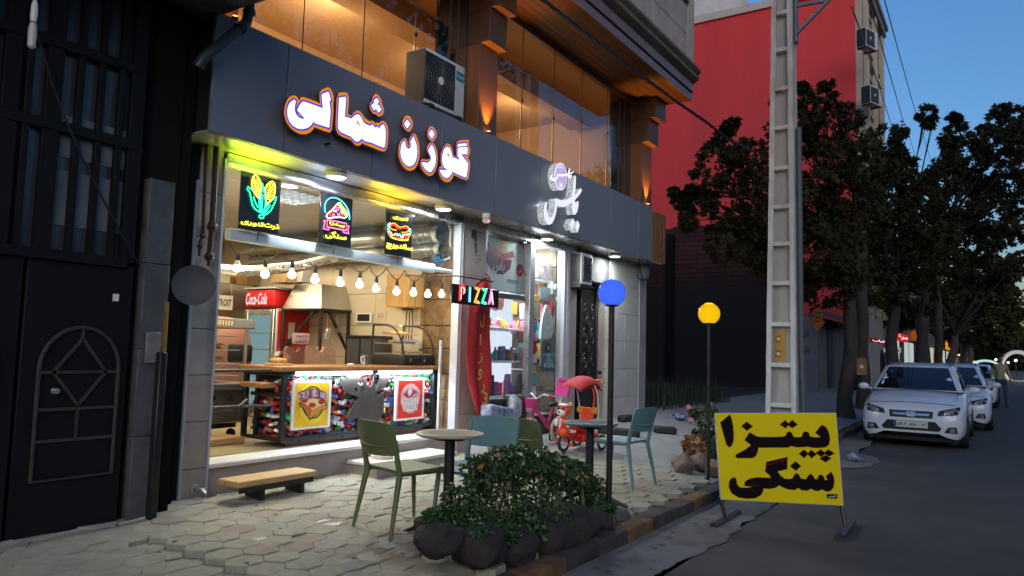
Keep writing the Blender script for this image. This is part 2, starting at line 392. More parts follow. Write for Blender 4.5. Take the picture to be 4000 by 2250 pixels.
# pavement: mortar bed and concrete sheet
def gsheet(x0, x1, y0, y1, dz, nx, ny, amp=0.0):
    return [[(x, y, zg(x, y) + dz + amp * noise.noise(V((x, y, 0)) * 2.3)) for y in [lerp(y0, y1, j / ny) for j in range(ny + 1)]] for x in [lerp(x0, x1, i / nx) for i in range(nx + 1)]]
pav = MB(); pav.grid(gsheet(-6, 8.6, 2.625, 5.7, -.028, 60, 14, .006))
pave = struct(pav, 'pavement', 'mortar', 'worn interlocking paver pavement in front of the pizza shop')
cm = MB(); cm.grid(gsheet(8.0, 34, 2.625, 5.7, .004, 60, 14, .012)); struct(cm, 'concrete_apron', 'concrete', 'smooth grey concrete apron before the toy shop')
cm = MB(); cm.grid(gsheet(34, 420, 2.625, 5.7, .004, 40, 2)); struct(cm, 'far_pavement', 'concrete')
def hexp(cx, cy, ang, a, b, sd):
    """a wavy elongated paver"""
    base = [(-.5, 0), (-.36, .30), (-.24, .46), (0, .44), (.24, .50), (.36, .30), (.5, 0), (.36, -.30), (.24, -.46), (0, -.44), (-.24, -.50), (-.36, -.30)]
    ca, sa = math.cos(ang), math.sin(ang); out = []
    for k, (u, w) in enumerate(base):
        u = u * a * (1 + .03 * noise.noise(V((sd, k, 1)))); w = w * b * (1 + .05 * noise.noise(V((sd, k, 7))))
        out.append((cx + u * ca - w * sa, cy + u * sa + w * ca))
    return out
CRK = [G(520, 2112), G(690, 2130), G(860, 2188), G(1010, 2232), G(1150, 2290)]
def crack(x):
    for a, b in zip(CRK, CRK[1:]):
        if a.x <= x <= b.x or b.x <= x <= a.x: return lerp(a.y, b.y, (x - a.x) / (b.x - a.x))
    return -9
def paver_mb(mb, cx, cy, a, b, sd):
    dz = rnd.uniform(-.005, .006) + (.018 if cy > crack(cx) else -.016); tx, ty = rnd.uniform(-.03, .03), rnd.uniform(-.03, .03)
    pts = hexp(cx, cy, rnd.uniform(-.03, .03), a, b, sd)
    hz = lambda q: zg(q[0], q[1]) + dz + (q[0] - cx) * tx + (q[1] - cy) * ty
    top = [mb.bm.verts.new((cx + (q[0] - cx) * .955, cy + (q[1] - cy) * .945, hz(q))) for q in pts]
    mid = [mb.bm.verts.new((q[0], q[1], hz(q) - .007)) for q in pts]; low = [mb.bm.verts.new((q[0], q[1], hz(q) - .06)) for q in pts]
    mb.bm.faces.new(top)
    K = len(pts)
    for u, w in ((top, mid), (mid, low)):
        for k in range(K): mb.bm.faces.new((u[k], w[k], w[(k + 1) % K], u[(k + 1) % K]))
PA, PB = .268, .205
cells = []
i = 0; x = 1.2
while x < 8.2:
    y = 2.74 + (.5 * PB * .975 if i % 2 else 0)
    while y < 5.42:
        t = noise.noise(V((x * .8, y * .8, 5)))
        cells.append((((V((x, y, zg(x, y))) - EYE).length), x, y)); y += PB * .975
    x += PA * .74; i += 1
cells.sort(); far = {0: MB(), 1: MB(), 2: MB()}; n = 0
for k, (d, x, y) in enumerate(cells):
    q = rnd.random(); kind = 1 if q < .1 else 2 if q < .42 else 0
    if 2.7 < x < 4.0 and 2.75 < y < 3.15 and rnd.random() < .25: continue          # broken out
    v = V((x, y, zg(x, y))) - EYE; seen = v.dot(CF) > .5 and -2100 < v.dot(CR) / v.dot(CF) * F < 2100 and v.dot(CD) / v.dot(CF) * F < 1250
    if seen and n < 296:
        m = MB(); paver_mb(m, x, y, PA, PB, k * 1.7)
        obj(m, 'paver', ('paver_grey', 'paver_pink', 'paver_tan')[kind], pave, True, 30); n += 1
    else: paver_mb(far[kind], x, y, PA, PB, k * 1.7)
for kk, nm in enumerate(('paver_grey', 'paver_pink', 'paver_tan')):
    o = obj(far[kk], 'paver_field', nm, pave, True, 30)
    if o: o['kind'] = 'stuff'
# dried white plaster spill on the pavers
M['plaster'] = mk('white_plaster_spill', (.6, .6, .57), .8, 0, .2, 8, .2)
for (px, py, rx, ry) in ((1245, 2040, .17, .05), (1290, 2055, .10, .05), (1010, 2115, .06, .04)):
    c = G(px, py); m = MB()
    m.poly([(c.x + rx * (1 + .5 * noise.noise(V((math.cos(a) * 2, math.sin(a) * 2, px)))) * math.cos(a), c.y + ry * (1 + .5 * noise.noise(V((math.cos(a) * 2, math.sin(a) * 2, py)))) * math.sin(a), c.z + .014) for a in [i * math.pi / 14 for i in range(28)]], (0, 0, -.006))
    one(m, 'plaster_splash', 'plaster', 'white plaster splash on the pavers, ' + {1245: 'the widest one left of the olive chair', 1290: 'small round one nearest the olive chair', 1010: 'smallest one out in front of the steps'}[px], 'stain', 'plaster splashes on the pavers')
# concrete footing strip under the dark door
m = MB(); m.sheet([[(x, y, zg(x, y) + .008 + (.012 * noise.noise(V((x * 3, y * 3, 0))))) for y in (4.83, 4.92, 5.02, 5.2)] for x in [1.0 + .1 * i for i in range(24)]], (0, 0, -.1))
struct(m, 'threshold_strip', 'concdark', 'rough dark concrete strip before the metal door')
# smears of mortar over broken pavers by the planter
for k, (px, py, rx, ry) in enumerate(((1560, 2120, .26, .10), (1450, 2165, .2, .07), (1390, 2215, .24, .08), (1610, 2200, .16, .07), (1290, 2150, .14, .04))):
    c = G(px, py); m = MB()
    m.poly([(c.x + rx * (1 + .6 * noise.noise(V((math.cos(a) * 2.4, math.sin(a) * 2.4, px)))) * math.cos(a), c.y + ry * (1 + .6 * noise.noise(V((math.cos(a) * 2.4, math.sin(a) * 2.4, py)))) * math.sin(a), c.z + .004 + .016 * (c.y > crack(c.x))) for a in [i * math.pi / 20 for i in range(40)]], (0, 0, -.02))
    obj(m, 'mortar_smear', 'gutter' if k % 2 else 'concrete', pave)
# drain hole
m = MB(); c = G(730, 2035); m.lathe([(.035, 0), (.04, .012), (.028, .012), (.026, .002)], (c.x, c.y, c.z), 14)
one(m, 'drain_cap', 'joint', 'small dark drain hole in the pavers near the pillar tap', 'drain')
# ================================================================ the shop building
SZ, FT = 3.11, 4.05                              # soffit and fascia top heights
XL = 3.345; XR = W(2550, 915, y=FY).x
bld = thing('shop_building', 'two storey shop building with slate sign band, amber lit glass above and grey stone cornice', 'building', (7.5, 5.6, .2))
jx = [XL] + [W(a, b, y=FY).x for a, b in ((1124, 300), (1458, 500), (1722, 600), (1936, 690), (2111, 750), (2261, 820), (2385, 850), (2494.5, 900))] + [XR]
for a, b in zip(jx, jx[1:]):
    m = MB(); m.mm((a + .005, FY, SZ), (b - .005, FY + .03, FT), .004); obj(m, 'fascia_panel', 'acp', bld)
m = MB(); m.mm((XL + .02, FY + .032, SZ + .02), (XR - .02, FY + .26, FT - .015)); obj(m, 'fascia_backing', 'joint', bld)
m = MB(); m.mm((XL, FY + .004, FT - .012), (XR, FY + .27, FT + .004)); obj(m, 'fascia_coping', 'acp', bld)
M['soffitpanel'] = mk('pale_glossy_soffit', (.52, .50, .45), .16, .45, .05, 3, 0)
m = MB(); m.mm((XL + .003, FY + .031, SZ - .004), (XR + .5, WY + .1, SZ + .014)); obj(m, 'soffit', 'soffitpanel', bld)
# bronze slats closing the right end of the sign band
for k in range(4):
    a = W(2555 + k * 11, 920, y=FY + .05).x; b = W(2563 + k * 11, 920, y=FY + .05).x
    m = MB(); m.mm((a, FY + .03, SZ + .02), (b, FY + .12, FT - .03), .004); obj(m, 'end_slat', 'orangetrim', bld)
m = MB(); m.mm((XR + .02, FY + .13, SZ + .02), (XR + .55, FY + .16, FT - .03)); obj(m, 'end_backing', 'brownpanel', bld)
# left tiled pier between the dark building and the shop opening
px0 = W(691, 1971, y=WY).x; px1 = 3.768
z = .12; k = 0
while z < SZ - .01:
    h = min(.372, SZ - z)
    m = MB(); m.mm((px0 + .022, WY, z + .0025), (px1, WY + .12, z + h - .0025), .003); obj(m, 'stone_tile', 'stonetile', bld); z += h; k += 1
m = MB(); m.mm((px0, WY + .012, .1), (px1 + .01, WY + .3, SZ)); obj(m, 'pier_core', 'joint', bld)
m = MB(); m.mm((px0, WY - .012, .14), (px0 + .018, WY + .06, SZ - .3)); m.mm((px1 + .003, WY - .016, .14), (px1 + .022, WY + .1, SZ - .07)); obj(m, 'corner_trim', 'alubright', bld)
# plinth and steps
XO1 = 7.045
m = MB(); m.mm((3.79, WY + .02, 0), (7.08, WY + .34, .474)); obj(m, 'plinth', 'stonetile', bld)
m = MB(); m.mm((3.79, WY - .03, .478), (6.20, WY + .30, .518), .008); obj(m, 'plinth_slab', 'marble', bld)
m = MB(); m.mm((6.2, WY - .015, .478), (7.0, WY + .30, .516), .008); obj(m, 'step_slab', 'marble', bld)
m = MB(); m.mm((5.35, WY - .40, 0), (6.55, WY + .02, .345)); obj(m, 'lower_step', 'stonetile', bld)
m = MB(); m.mm((5.33, WY - .43, .349), (6.57, WY - .0, .388), .008); obj(m, 'step_slab', 'marble', bld)
# interior room of the pizza shop
RX0, RX1, RY1, FZ, CZ = 3.86, 7.20, 10.2, .525, 3.09
m = MB(); m.mm((RX0 - .1, WY + .3, FZ - .06), (RX1 + .1, RY1, FZ)); obj(m, 'shop_floor', mk('yellow_lit_floor_tile', (.36, .29, .16), .4, 0, .15, 4, .02), bld)  # yellow of the shop light put into the tile colour
for i in range(6):
    for j in range(8):
        a, b = RX0 + i * .56, WY + .2 + j * .6
        m = MB(); m.mm((a + .003, b + .003, CZ - .012), (min(a + .557, RX1), b + .597, CZ + .01)); obj(m, 'ceiling_tile', 'ceil', bld)
m = MB(); m.mm((RX0, WY + .1, CZ + .012), (RX1, RY1, CZ + .06)); obj(m, 'ceiling_slab', 'ceil', bld)
y = WY + .62
zz = [FZ, .94, 1.36, 1.78, 2.2, 2.62, CZ]
for j in range(5):
    for a, b in zip(zz, zz[1:]):
        m = MB(); m.mm((RX1, 6.05 + j * .83 + .003, a + .003), (RX1 + .05, 6.05 + j * .83 + .827, b - .003)); obj(m, 'wall_panel', 'cream', bld)
for j in range(4):
    for a, b in zip(zz, zz[1:]):
        m = MB(); m.mm((RX0 + j * .835 + .003, RY1, a + .003), (RX0 + j * .835 + .832, RY1 + .05, b - .003)); obj(m, 'wall_panel', 'cream', bld)
m = MB(); m.mm((RX0 - .1, WY + .1, FZ), (RX0 - .01, RY1, CZ)); obj(m, 'side_wall', 'cream', bld)
m = MB(); m.mm((RX1 + .052, WY + .3, FZ), (RX1 + .1, RY1 + .05, CZ)); m.mm((RX0, RY1 + .052, FZ), (RX1 + .1, RY1 + .1, CZ)); obj(m, 'wall_core', 'joint', bld)
for k, (a, b) in enumerate(zip([FZ, .88, 1.2, 1.5, 1.78, 2.1, 2.42, 2.75], [.88, 1.2, 1.5, 1.78, 2.1, 2.42, 2.75, CZ])):
    for q in range(2):
        m = MB(); y0 = WY + .11 + q * .27 - (.06 if k % 2 and q else 0); m.mm((RX1 - .09 + .01 * ((k + q) % 2), y0 + .003, a + .003), (RX1 + .04, y0 + .265, b - .003), .006); obj(m, 'stone_slab', 'veneer', bld)
# door frame of the opening, shutter box and the tubular beam
for a, b in ((7.035, 7.075), (7.085, 7.105)):
    m = MB(); m.mm((a, WY - .02, .25), (b, WY + .09, SZ - .01), .004); obj(m, 'opening_frame', 'alubright', bld)
m = MB(); m.mm((3.80, WY + .0, SZ - .115), (7.03, WY + .16, SZ - .008), .02, 3); obj(m, 'shutter_box', 'alu', bld)
m = MB(); m.mm((6.62, WY - .006, SZ - .1), (6.72, WY + .0, SZ - .06)); m.box((6.98, WY - .03, SZ - .06), (.1, .06, .06), None, .01); obj(m, 'shutter_lock', 'black', bld)
BY = 5.47
m = MB(); m.box((5.27, BY, 2.425), (2.76, .07, .10), None, .012, 2); m.tube([(6.64, BY, 2.42), (6.98, BY, 2.42)], .028, 10)
obj(m, 'shutter_beam', mk('pale_blue_steel', (.52, .60, .64), .55, .0, .06, 6, 0), bld)
wn = obj(MB().mm((3.80, BY - .004, 2.47), (7.03, BY + .004, SZ - .12)), 'transom_pane', 'glass', bld)
# pier between the two shops
zt = .16
while zt < SZ - .01:
    h = min(.56, SZ - zt); m = MB(); m.mm((7.11, WY, zt + .0025), (7.60, WY + .1, zt + h - .0025), .003); obj(m, 'stone_tile', 'stonetile', bld); zt += h
m = MB(); m.mm((7.27, WY + .012, .16), (7.602, WY + 1.6, SZ)); obj(m, 'pier_core', 'stonetile', bld)
# toy shop window
S0, S1 = 7.62, W(2196, 1100, y=WY).x
S2 = W(2243, 1100, y=WY).x
m = MB(); m.mm((7.60, WY - .02, 3.0), (S2, WY + .12, SZ - .006), .01); obj(m, 'window_head', 'alu', bld)
for a, b in ((S1 + .02, S1 + .09), (S1 + .105, S1 + .2)):
    m = MB(); m.mm((a, WY - .03, .3), (b, WY + .1, SZ - .11), .006); obj(m, 'window_frame', 'alubright', bld)
m = MB(); m.mm((S1 + .21, WY, .3), (S2 + .09, WY + .1, SZ - .01), .004); obj(m, 'stone_tile', 'stonetile', bld)
m = MB(); m.mm((W(2066, 1200, y=WY).x, WY - .01, .35), (W(2086, 1200, y=WY).x, WY + .08, 3.0), .006); obj(m, 'window_mullion', 'alu', bld)
obj(MB().mm((S0, WY + .03, .62), (S1 + .02, WY + .036, 3.0)), 'window_pane', 'glass', bld)
m = MB(); m.mm((7.6, WY + .01, .1), (S1 + .02, WY + .1, .6)); obj(m, 'stall_riser', 'black', bld)
TY1 = 7.0
m = MB(); m.mm((7.6, WY + .1, .55), (S1 + .3, TY1, .6)); m.mm((7.6, TY1, .55), (S1 + .3, TY1 + .05, SZ)); m.mm((7.6, WY + .12, 3.06), (S1 + .3, TY1, SZ - .008)); obj(m, 'toy_shop_room', mk('white_room_wall', (.42, .45, .48), .6, 0, .04, 2, 0), bld)
for k in range(8):
    for q in range(2):
        m = MB(); m.mm((S1 + .06, WY + .14 + q * .5, .6 + k * .31 + .003), (S1 + .16 + .012 * ((k + q) % 2), WY + .635 + q * .5, .9 + k * .31), .006); obj(m, 'stone_slab', mk('dim_split_stone', (.17, .12, .075), .7, 0, .5, 9, .5) if k + q == 0 else bpy.data.materials['dim_split_stone'], bld)
# entrance to the upper floor: ornamental iron door
D0, D1 = W(2262, 1300, y=WY + .22).x, W(2330, 1300, y=WY + .22).x
dr = thing('iron_door', 'narrow black iron door with scroll ornament beside the toy shop', 'door', ((D0 + D1) / 2, WY + .22, .4))
DT = 2.62
m = MB(); m.mm((D0, WY + .23, .36), (D1, WY + .27, DT)); obj(m, 'door_leaf', mk('black_iron_sheet', (.014, .013, .013), .5, .3, .2, 6, .05), dr)
m = MB()
for xx in (D0 + .03, D1 - .03): m.mm((xx - .03, WY + .19, .36), (xx + .03, WY + .235, DT), .006)
for zq in (.4, 1.05, DT - .03): m.mm((D0 + .06, WY + .192, zq - .03), (D1 - .06, WY + .233, zq + .03), .006)
obj(m, 'door_frame', 'blackmetal', dr)
M['iron'] = mk('wrought_iron', (.05, .04, .035), .45, .6, .2, 8, .05)
for zq in (1.35, 1.75, 2.15):
    for sx in (-1, 1):
        m = MB(); cx = (D0 + D1) / 2 + sx * (D1 - D0) * .2
        m.tube([(cx + sx * .10 * (1 - t / 26) * math.cos(t * .45), WY + .2, zq + .17 * (1 - t / 26) * math.sin(t * .45)) for t in range(26)], .009, 6); obj(m, 'scroll', 'iron', dr)
    m = MB(); m.lathe([(.05, -.008), (.06, 0), (.02, .01)], ((D0 + D1) / 2, WY + .2, zq - .2), 12, Matrix.Rotation(R(90), 3, 'X')); obj(m, 'rosette', 'iron', dr)
m = MB(); m.box((D1 + .06, WY + .16, 1.18), (.1, .06, .05), None, .01); obj(m, 'handle', 'black', dr)
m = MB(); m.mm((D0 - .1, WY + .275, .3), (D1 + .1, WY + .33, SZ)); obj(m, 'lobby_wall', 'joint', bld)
m = MB(); m.mm((S2 + .09, WY + .02, DT + .02), (D1 + .03, WY + .25, SZ - .006)); obj(m, 'door_head', 'concdark', bld)
m = MB(); m.mm((S2 + .07, WY - .1, .2), (D1 + .06, WY + .27, .38), .01); obj(m, 'door_step', 'concrete', bld)
# right tiled pier
T0, T1 = D1 + .035, W(2495, 1300, y=WY).x
zt = .3
while zt < SZ - .01:
    h = min(.47, SZ - zt)
    for a, b in ((T0, lerp(T0, T1, .5)), (lerp(T0, T1, .5), T1)):
        m = MB(); m.mm((a + .002, WY, zt + .002), (b - .002, WY + .1, zt + h - .002), .003); obj(m, 'stone_tile', 'tilelight', bld)
    zt += h
m = MB(); m.mm((T0 + .01, WY + .012, .3), (T1 + .31, WY + 3, SZ)); obj(m, 'pier_core', 'stonetile', bld)
m = MB(); m.mm((T1 + .004, WY - .008, .3), (T1 + .022, WY + .03, SZ - .01)); obj(m, 'corner_trim', 'alubright', bld)
m = MB(); m.mm((T1 + .03, WY + .0, .3), (T1 + .32, WY + .06, SZ)); obj(m, 'pier_edge', mk('lilac_grey_tile', (.27, .245, .26), .5, 0, .12, 4, .03, dirt=.3), bld)
# ---------------- upper floor
GY, BZ = 5.28, 5.92                             # glass line, balcony soffit
m = MB(); m.mm((3.2, GY + .02, 4.0), (12.2, 9.0, 4.04)); m.mm((3.2, 8.4, 4.04), (12.2, 8.5, BZ)); m.mm((12.1, GY + .1, 4.04), (12.2, 8.4, BZ)); m.mm((3.2, GY + .1, 4.04), (3.3, 8.4, BZ)); obj(m, 'upper_room', 'amber', bld)
m = MB(); m.mm((3.2, GY + .1, BZ - .04), (12.2, 8.5, BZ + .1)); obj(m, 'upper_ceiling', 'amber', bld)
m = MB(); m.mm((3.3, 6.2, 5.62), (11.9, 6.6, BZ - .04)); m.mm((3.3, GY + .06, 5.84), (11.9, GY + .3, BZ - .04)); obj(m, 'ceiling_beam', 'amber', bld)
gx = [3.36] + [W(a, b, y=GY).x for a, b in ((1180, 120), (1418, 100), (1620, 130))] + [6.90]
gx2 = [7.30] + [W(a, b, y=GY).x for a, b in ((2038, 250), (2160, 400), (2268, 500), (2368, 600))] + [W(2388, 600, y=GY).x]
for seq in (gx, gx2):
    for a, b in zip(seq, seq[1:]):
        obj(MB().mm((a + .004, GY, FT + .0), (b - .004, GY + .008, 5.83)), 'window_pane', 'glassup', bld)
    for a in seq[1:-1]:
        m = MB(); m.tube([(a, GY - .014, FT), (a, GY - .014, 5.83)], .006, 6); obj(m, 'glass_joint', 'blackmetal', bld)
        m = MB(); m.box((a, GY - .02, 4.95 + .15 * math.sin(a * 9)), (.04, .02, .05), None, .006); obj(m, 'glass_clamp', 'black', bld)
m = MB(); m.mm((3.36, GY - .02, 5.83), (11.72, GY + .05, BZ)); obj(m, 'window_head', 'brownpanel', bld)
# dark glazed return beside each column
for a, b in ((W(1715, 120, y=GY).x, 6.93), (gx2[-1] + .01, 11.70)):
    m = MB(); m.mm((a, GY + .012, FT), (b, GY + .05, 5.83)); obj(m, 'dark_pane', mk('smoked_dark_panel', (.02, .016, .015), .12, 0, 0, 4, 0) if 'smoked_dark_panel' not in bpy.data.materials else bpy.data.materials['smoked_dark_panel'], bld)
    m = MB()
    for t in (.35, .62): m.mm((lerp(a, b, t), GY - .005, FT), (lerp(a, b, t) + .015, GY + .011, 5.83))
    obj(m, 'pane_rail', 'brownpanel', bld)
def column(x0, x1):
    c = obj(MB().mm((x0, 5.1, FT - .3), (x1, GY + .04, 5.15), .004), 'column', 'orangetrim', bld)
    obj(MB().mm((x0 + .001, 5.094, FT), (x1 - .001, 5.0985, 5.15)), 'column_facing', 'brownpanel', c)
    a = obj(MB().mm((x0 - .0, 4.97, 5.1535), (x1 + .0, GY + .03, 5.56), .004), 'capital_block', 'brownpanel', bld)
    b = obj(MB().mm((x0 - .0, 4.84, 5.5635), (x1 + .0, GY + .02, BZ - .003), .004), 'capital_block', 'brownpanel', bld)
column(6.93, 7.30); column(11.72, 12.16)
# balcony: soffit boards, lips, cornice, stone wall
xb0, xb1, yb = 3.0, 12.22, 4.4
k = 0; x = xb0
nb = 9
for k in range(nb):
    y0 = lerp(yb, 5.4, k / nb); y1 = lerp(yb, 5.4, (k + 1) / nb)
    m = MB(); m.mm((xb0, y0 + .002, BZ), (xb1, y1 - .002, BZ + .02)); obj(m, 'soffit_board', 'woodsoffit', bld)
M['plumlip'] = mk('plum_grey_metal_lip', (.2, .16, .19), .45, .3, .1, 4, 0)
m = MB(); m.mm((xb0, yb - .02, BZ - .012), (xb1 + .015, yb - .001, BZ + .115), .004); obj(m, 'balcony_lip', 'plumlip', bld)
m = MB(); m.mm((xb0, yb + .01, BZ + .022), (xb1, 5.4, BZ + .15)); obj(m, 'lip_shadow_gap', 'brownpanel', bld)
m = MB(); m.mm((xb0, yb - .035, BZ + .15), (xb1 + .02, 5.4, BZ + .30), .006); obj(m, 'balcony_band', 'plumlip', bld)
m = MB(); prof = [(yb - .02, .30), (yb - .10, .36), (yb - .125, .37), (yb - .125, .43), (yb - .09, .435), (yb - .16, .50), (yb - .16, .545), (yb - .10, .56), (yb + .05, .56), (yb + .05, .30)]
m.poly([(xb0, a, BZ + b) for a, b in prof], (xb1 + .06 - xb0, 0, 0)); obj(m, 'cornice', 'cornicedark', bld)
zc = BZ + .565
for r_ in range(6):
    for k in range(12):
        a = lerp(xb0, xb1 - .28, k / 12); b = lerp(xb0, xb1 - .28, (k + 1) / 12)
        m = MB(); m.mm((a + .004, yb - .02, zc + r_ * .52 + .004), (b - .004, yb + .05, zc + r_ * .52 + .516), .006); obj(m, 'cladding_slab', 'cornice', bld)
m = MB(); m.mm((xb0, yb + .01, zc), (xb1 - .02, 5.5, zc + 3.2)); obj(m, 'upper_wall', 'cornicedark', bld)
for a, b in ((xb1 - .27, xb1 - .19), (xb1 - .17, xb1 - .12), (xb1 - .10, xb1)):
    m = MB(); m.mm((a, yb - .05, zc), (b, yb + .06, zc + 3.2), .012); obj(m, 'corner_pilaster', 'cornice', bld)
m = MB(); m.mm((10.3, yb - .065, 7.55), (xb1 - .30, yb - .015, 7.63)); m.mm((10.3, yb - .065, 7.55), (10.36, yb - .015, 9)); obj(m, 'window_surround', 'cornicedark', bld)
m = MB(); m.mm((xb0, 5.5, 5.9), (xb1, 12, 9.4)); m.mm((3.2, 10.45, .3), (12.5, 12, 5.9)); m.mm((7.35, 8.55, .3), (12.5, 10.4, 3.9)); obj(m, 'rear_block', 'concdark', bld)
# ---------------- downlights under the sign band
def downlight(px, py, label, power=9):
    c = W(px, py, z=SZ - .005)
    t = thing('downlight', label, 'ceiling light', (c.x, c.y, SZ - .005), 0, 'round white downlights under the sign band')
    obj(MB().lathe([(.10, 0), (.105, -.02), (.098, -.04), (.083, -.042), (.08, -.03)], (0, 0, 0), 28), 'ring', 'white', t, False)
    obj(MB().lathe([(.078, -.03), (.074, -.046), (.02, -.05)], (0, 0, 0), 24), 'lens', mkE('downlight_lens', (.92, .98, 1.0), 9) if 'downlight_lens' not in bpy.data.materials else bpy.data.materials['downlight_lens'], t, False)
    l = bpy.data.lights.new('downlight_lamp', 'AREA'); l.shape = 'DISK'; l.size = .15; l.energy = power * LK; l.color = (.86, .96, 1.0)
    o = bpy.data.objects.new('lamp_light', l); COL.objects.link(o); o.parent = t; o.location = (0, 0, -.06)
downlight(1314, 677, 'round downlight over the orange outlined letters, left of the yellow glow', 27)
downlight(1733, 805, 'round downlight above the right edge of the pizza shop opening', 25)
downlight(2137, 925, 'round downlight over the toy shop window', 26)
downlight(2402, 993, 'round downlight above the cream tiled pier, farthest right', 30)
# amber uplights on the columns and the warm lamps in the room above
def lamp(name, loc, power, color, size=.1, kind='POINT', parent=None, rot=None):
    l = bpy.data.lights.new(name, kind); l.energy = power * LK; l.color = color
    if kind == 'AREA': l.size = size
    elif kind == 'SPOT': l.spot_size = R(70); l.spot_blend = .6; l.shadow_soft_size = .03
    else: l.shadow_soft_size = size
    o = bpy.data.objects.new(name, l); COL.objects.link(o); o.location = loc
    if rot: o.rotation_euler = rot
    return o
def uplight(x, label):
    t = thing('uplight', label, 'floodlight', (x, 5.055, FT + .006), 0, 'amber uplights at the foot of the columns')
    obj(MB().lathe([(.026, 0), (.03, .03), (.024, .045)], (0, 0, 0), 14), 'housing', 'black', t, False)
    obj(MB().lathe([(.022, .042), (.018, .05)], (0, 0, 0), 14), 'lens', mkE('amber_lens', (1, .38, .05), 40) if 'amber_lens' not in bpy.data.materials else bpy.data.materials['amber_lens'], t, False)
    l = lamp('amber_light', (x, 5.045, FT + .07), 170, (1, .33, .03), .02, 'SPOT', None, (R(180 + 6), 0, 0)); l.parent = t; l.location = (0, -.012, .06)
uplight(7.09, 'amber uplight at the foot of the column behind the air conditioner')
uplight(11.92, 'amber uplight at the foot of the column nearest the red wall')
uplight(3.55, 'amber uplight at the end of the sign band by the rainwater pipe')
for x, p_ in ((4.6, 80), (6.3, 76), (8.6, 60), (10.6, 52)):
    lamp('upper_room_lamp', (x, 7.0, 5.55), p_, (1, .70, .40), .5)
# column at the far left end lit orange
m = MB(); m.mm((3.36, 5.12, FT), (3.62, 5.26, BZ)); obj(m, 'column', 'orangetrim', bld)

# ================================================================ dark neighbouring building
DY = 5.12
dk = thing('dark_building', 'unlit dark house with barred windows above a black metal double door', 'building', (2, DY, .2))
M['darkwall'] = mk('darkened_wall', (.009, .0085, .0085), .9, 0, .3, 3, .3, spec=.15)  # dark paint, its colour lowered further to stand in for shade
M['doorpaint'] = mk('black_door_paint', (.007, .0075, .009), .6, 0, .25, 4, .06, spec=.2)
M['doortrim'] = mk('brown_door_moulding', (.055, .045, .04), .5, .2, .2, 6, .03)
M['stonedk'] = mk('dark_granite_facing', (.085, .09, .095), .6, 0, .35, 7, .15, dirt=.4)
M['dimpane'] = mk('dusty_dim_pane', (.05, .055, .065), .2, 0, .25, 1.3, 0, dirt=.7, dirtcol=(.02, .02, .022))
p0 = W(497, 2033, y=DY).x; p1 = W(602, 2010, y=DY).x
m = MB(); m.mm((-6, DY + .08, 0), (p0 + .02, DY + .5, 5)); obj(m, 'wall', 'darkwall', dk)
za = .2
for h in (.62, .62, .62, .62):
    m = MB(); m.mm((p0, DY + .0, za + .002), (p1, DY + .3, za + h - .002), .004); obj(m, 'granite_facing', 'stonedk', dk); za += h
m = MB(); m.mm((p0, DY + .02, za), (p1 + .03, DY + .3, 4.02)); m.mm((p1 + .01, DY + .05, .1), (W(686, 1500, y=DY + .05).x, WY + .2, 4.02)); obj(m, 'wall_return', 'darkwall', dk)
zb, zt_ = W(300, 1005, y=DY).z, 3.96
def dx(px, py=700): return W(px, py, y=DY).x
# door leaves with arched mouldings
dtop = zb - .02
xd0, xd1 = dx(70, 1500), dx(500, 1500)
for a, b in ((xd0 - 1.02, xd0 - .01), (xd0 + .01, xd1)):
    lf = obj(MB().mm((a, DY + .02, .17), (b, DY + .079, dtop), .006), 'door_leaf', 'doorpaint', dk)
    wl = b - a; cx = (a + b) / 2 + .02; hw = wl * .37; zl, zs = .17 + .42, dtop - .72
    arc = [(cx + hw, DY + .01, zl), (cx + hw, DY + .01, zs)] + [(cx + hw * math.cos(t), DY + .01, zs + hw * 1.08 * math.sin(t)) for t in [math.pi * i / 16 for i in range(1, 16)]] + [(cx - hw, DY + .01, zs), (cx - hw, DY + .01, zl)]
    obj(MB().tube(arc, .014, 6, True, True), 'arch_moulding', 'doortrim', lf)
    m = MB()
    for q0, q1 in (((cx - hw, zs - .02), (cx + hw, zs - .02)), ((cx - hw, zs - .26), (cx + hw, zs - .26)), ((cx, zl + .25), (cx, zs - .26)), ((cx - hw, zl + .25), (cx + hw, zl + .25)), ((cx, zs + .2), (cx, zs + hw * 1.06)),
                   ((cx - .17, zs - .02), (cx, zs + .2)), ((cx, zs + .2), (cx + .17, zs - .02)), ((cx - .17, zs - .02), (cx, zs - .24)), ((cx, zs - .24), (cx + .17, zs - .02))):
        m.bar((q0[0], DY + .012, q0[1]), (q1[0], DY + .012, q1[1]), .016, .02)
    obj(m, 'panel_moulding', 'doortrim', lf)
c = W(215, 1527, y=DY)
m = MB(); m.lathe([(.02, 0), (.021, .01), (.009, .015), (.009, .035), (.016, .04), (.017, .05), (.008, .055)], (c.x, DY + .02, c.z), 16, Matrix.Rotation(R(90), 3, 'X')); obj(m, 'door_knob', 'steel', dk)
c = W(457, 1165, y=DY); obj(MB().mm((c.x - .02, DY + .012, c.z - .02), (c.x + .02, DY + .019, c.z + .03)), 'sticker', 'white', dk)
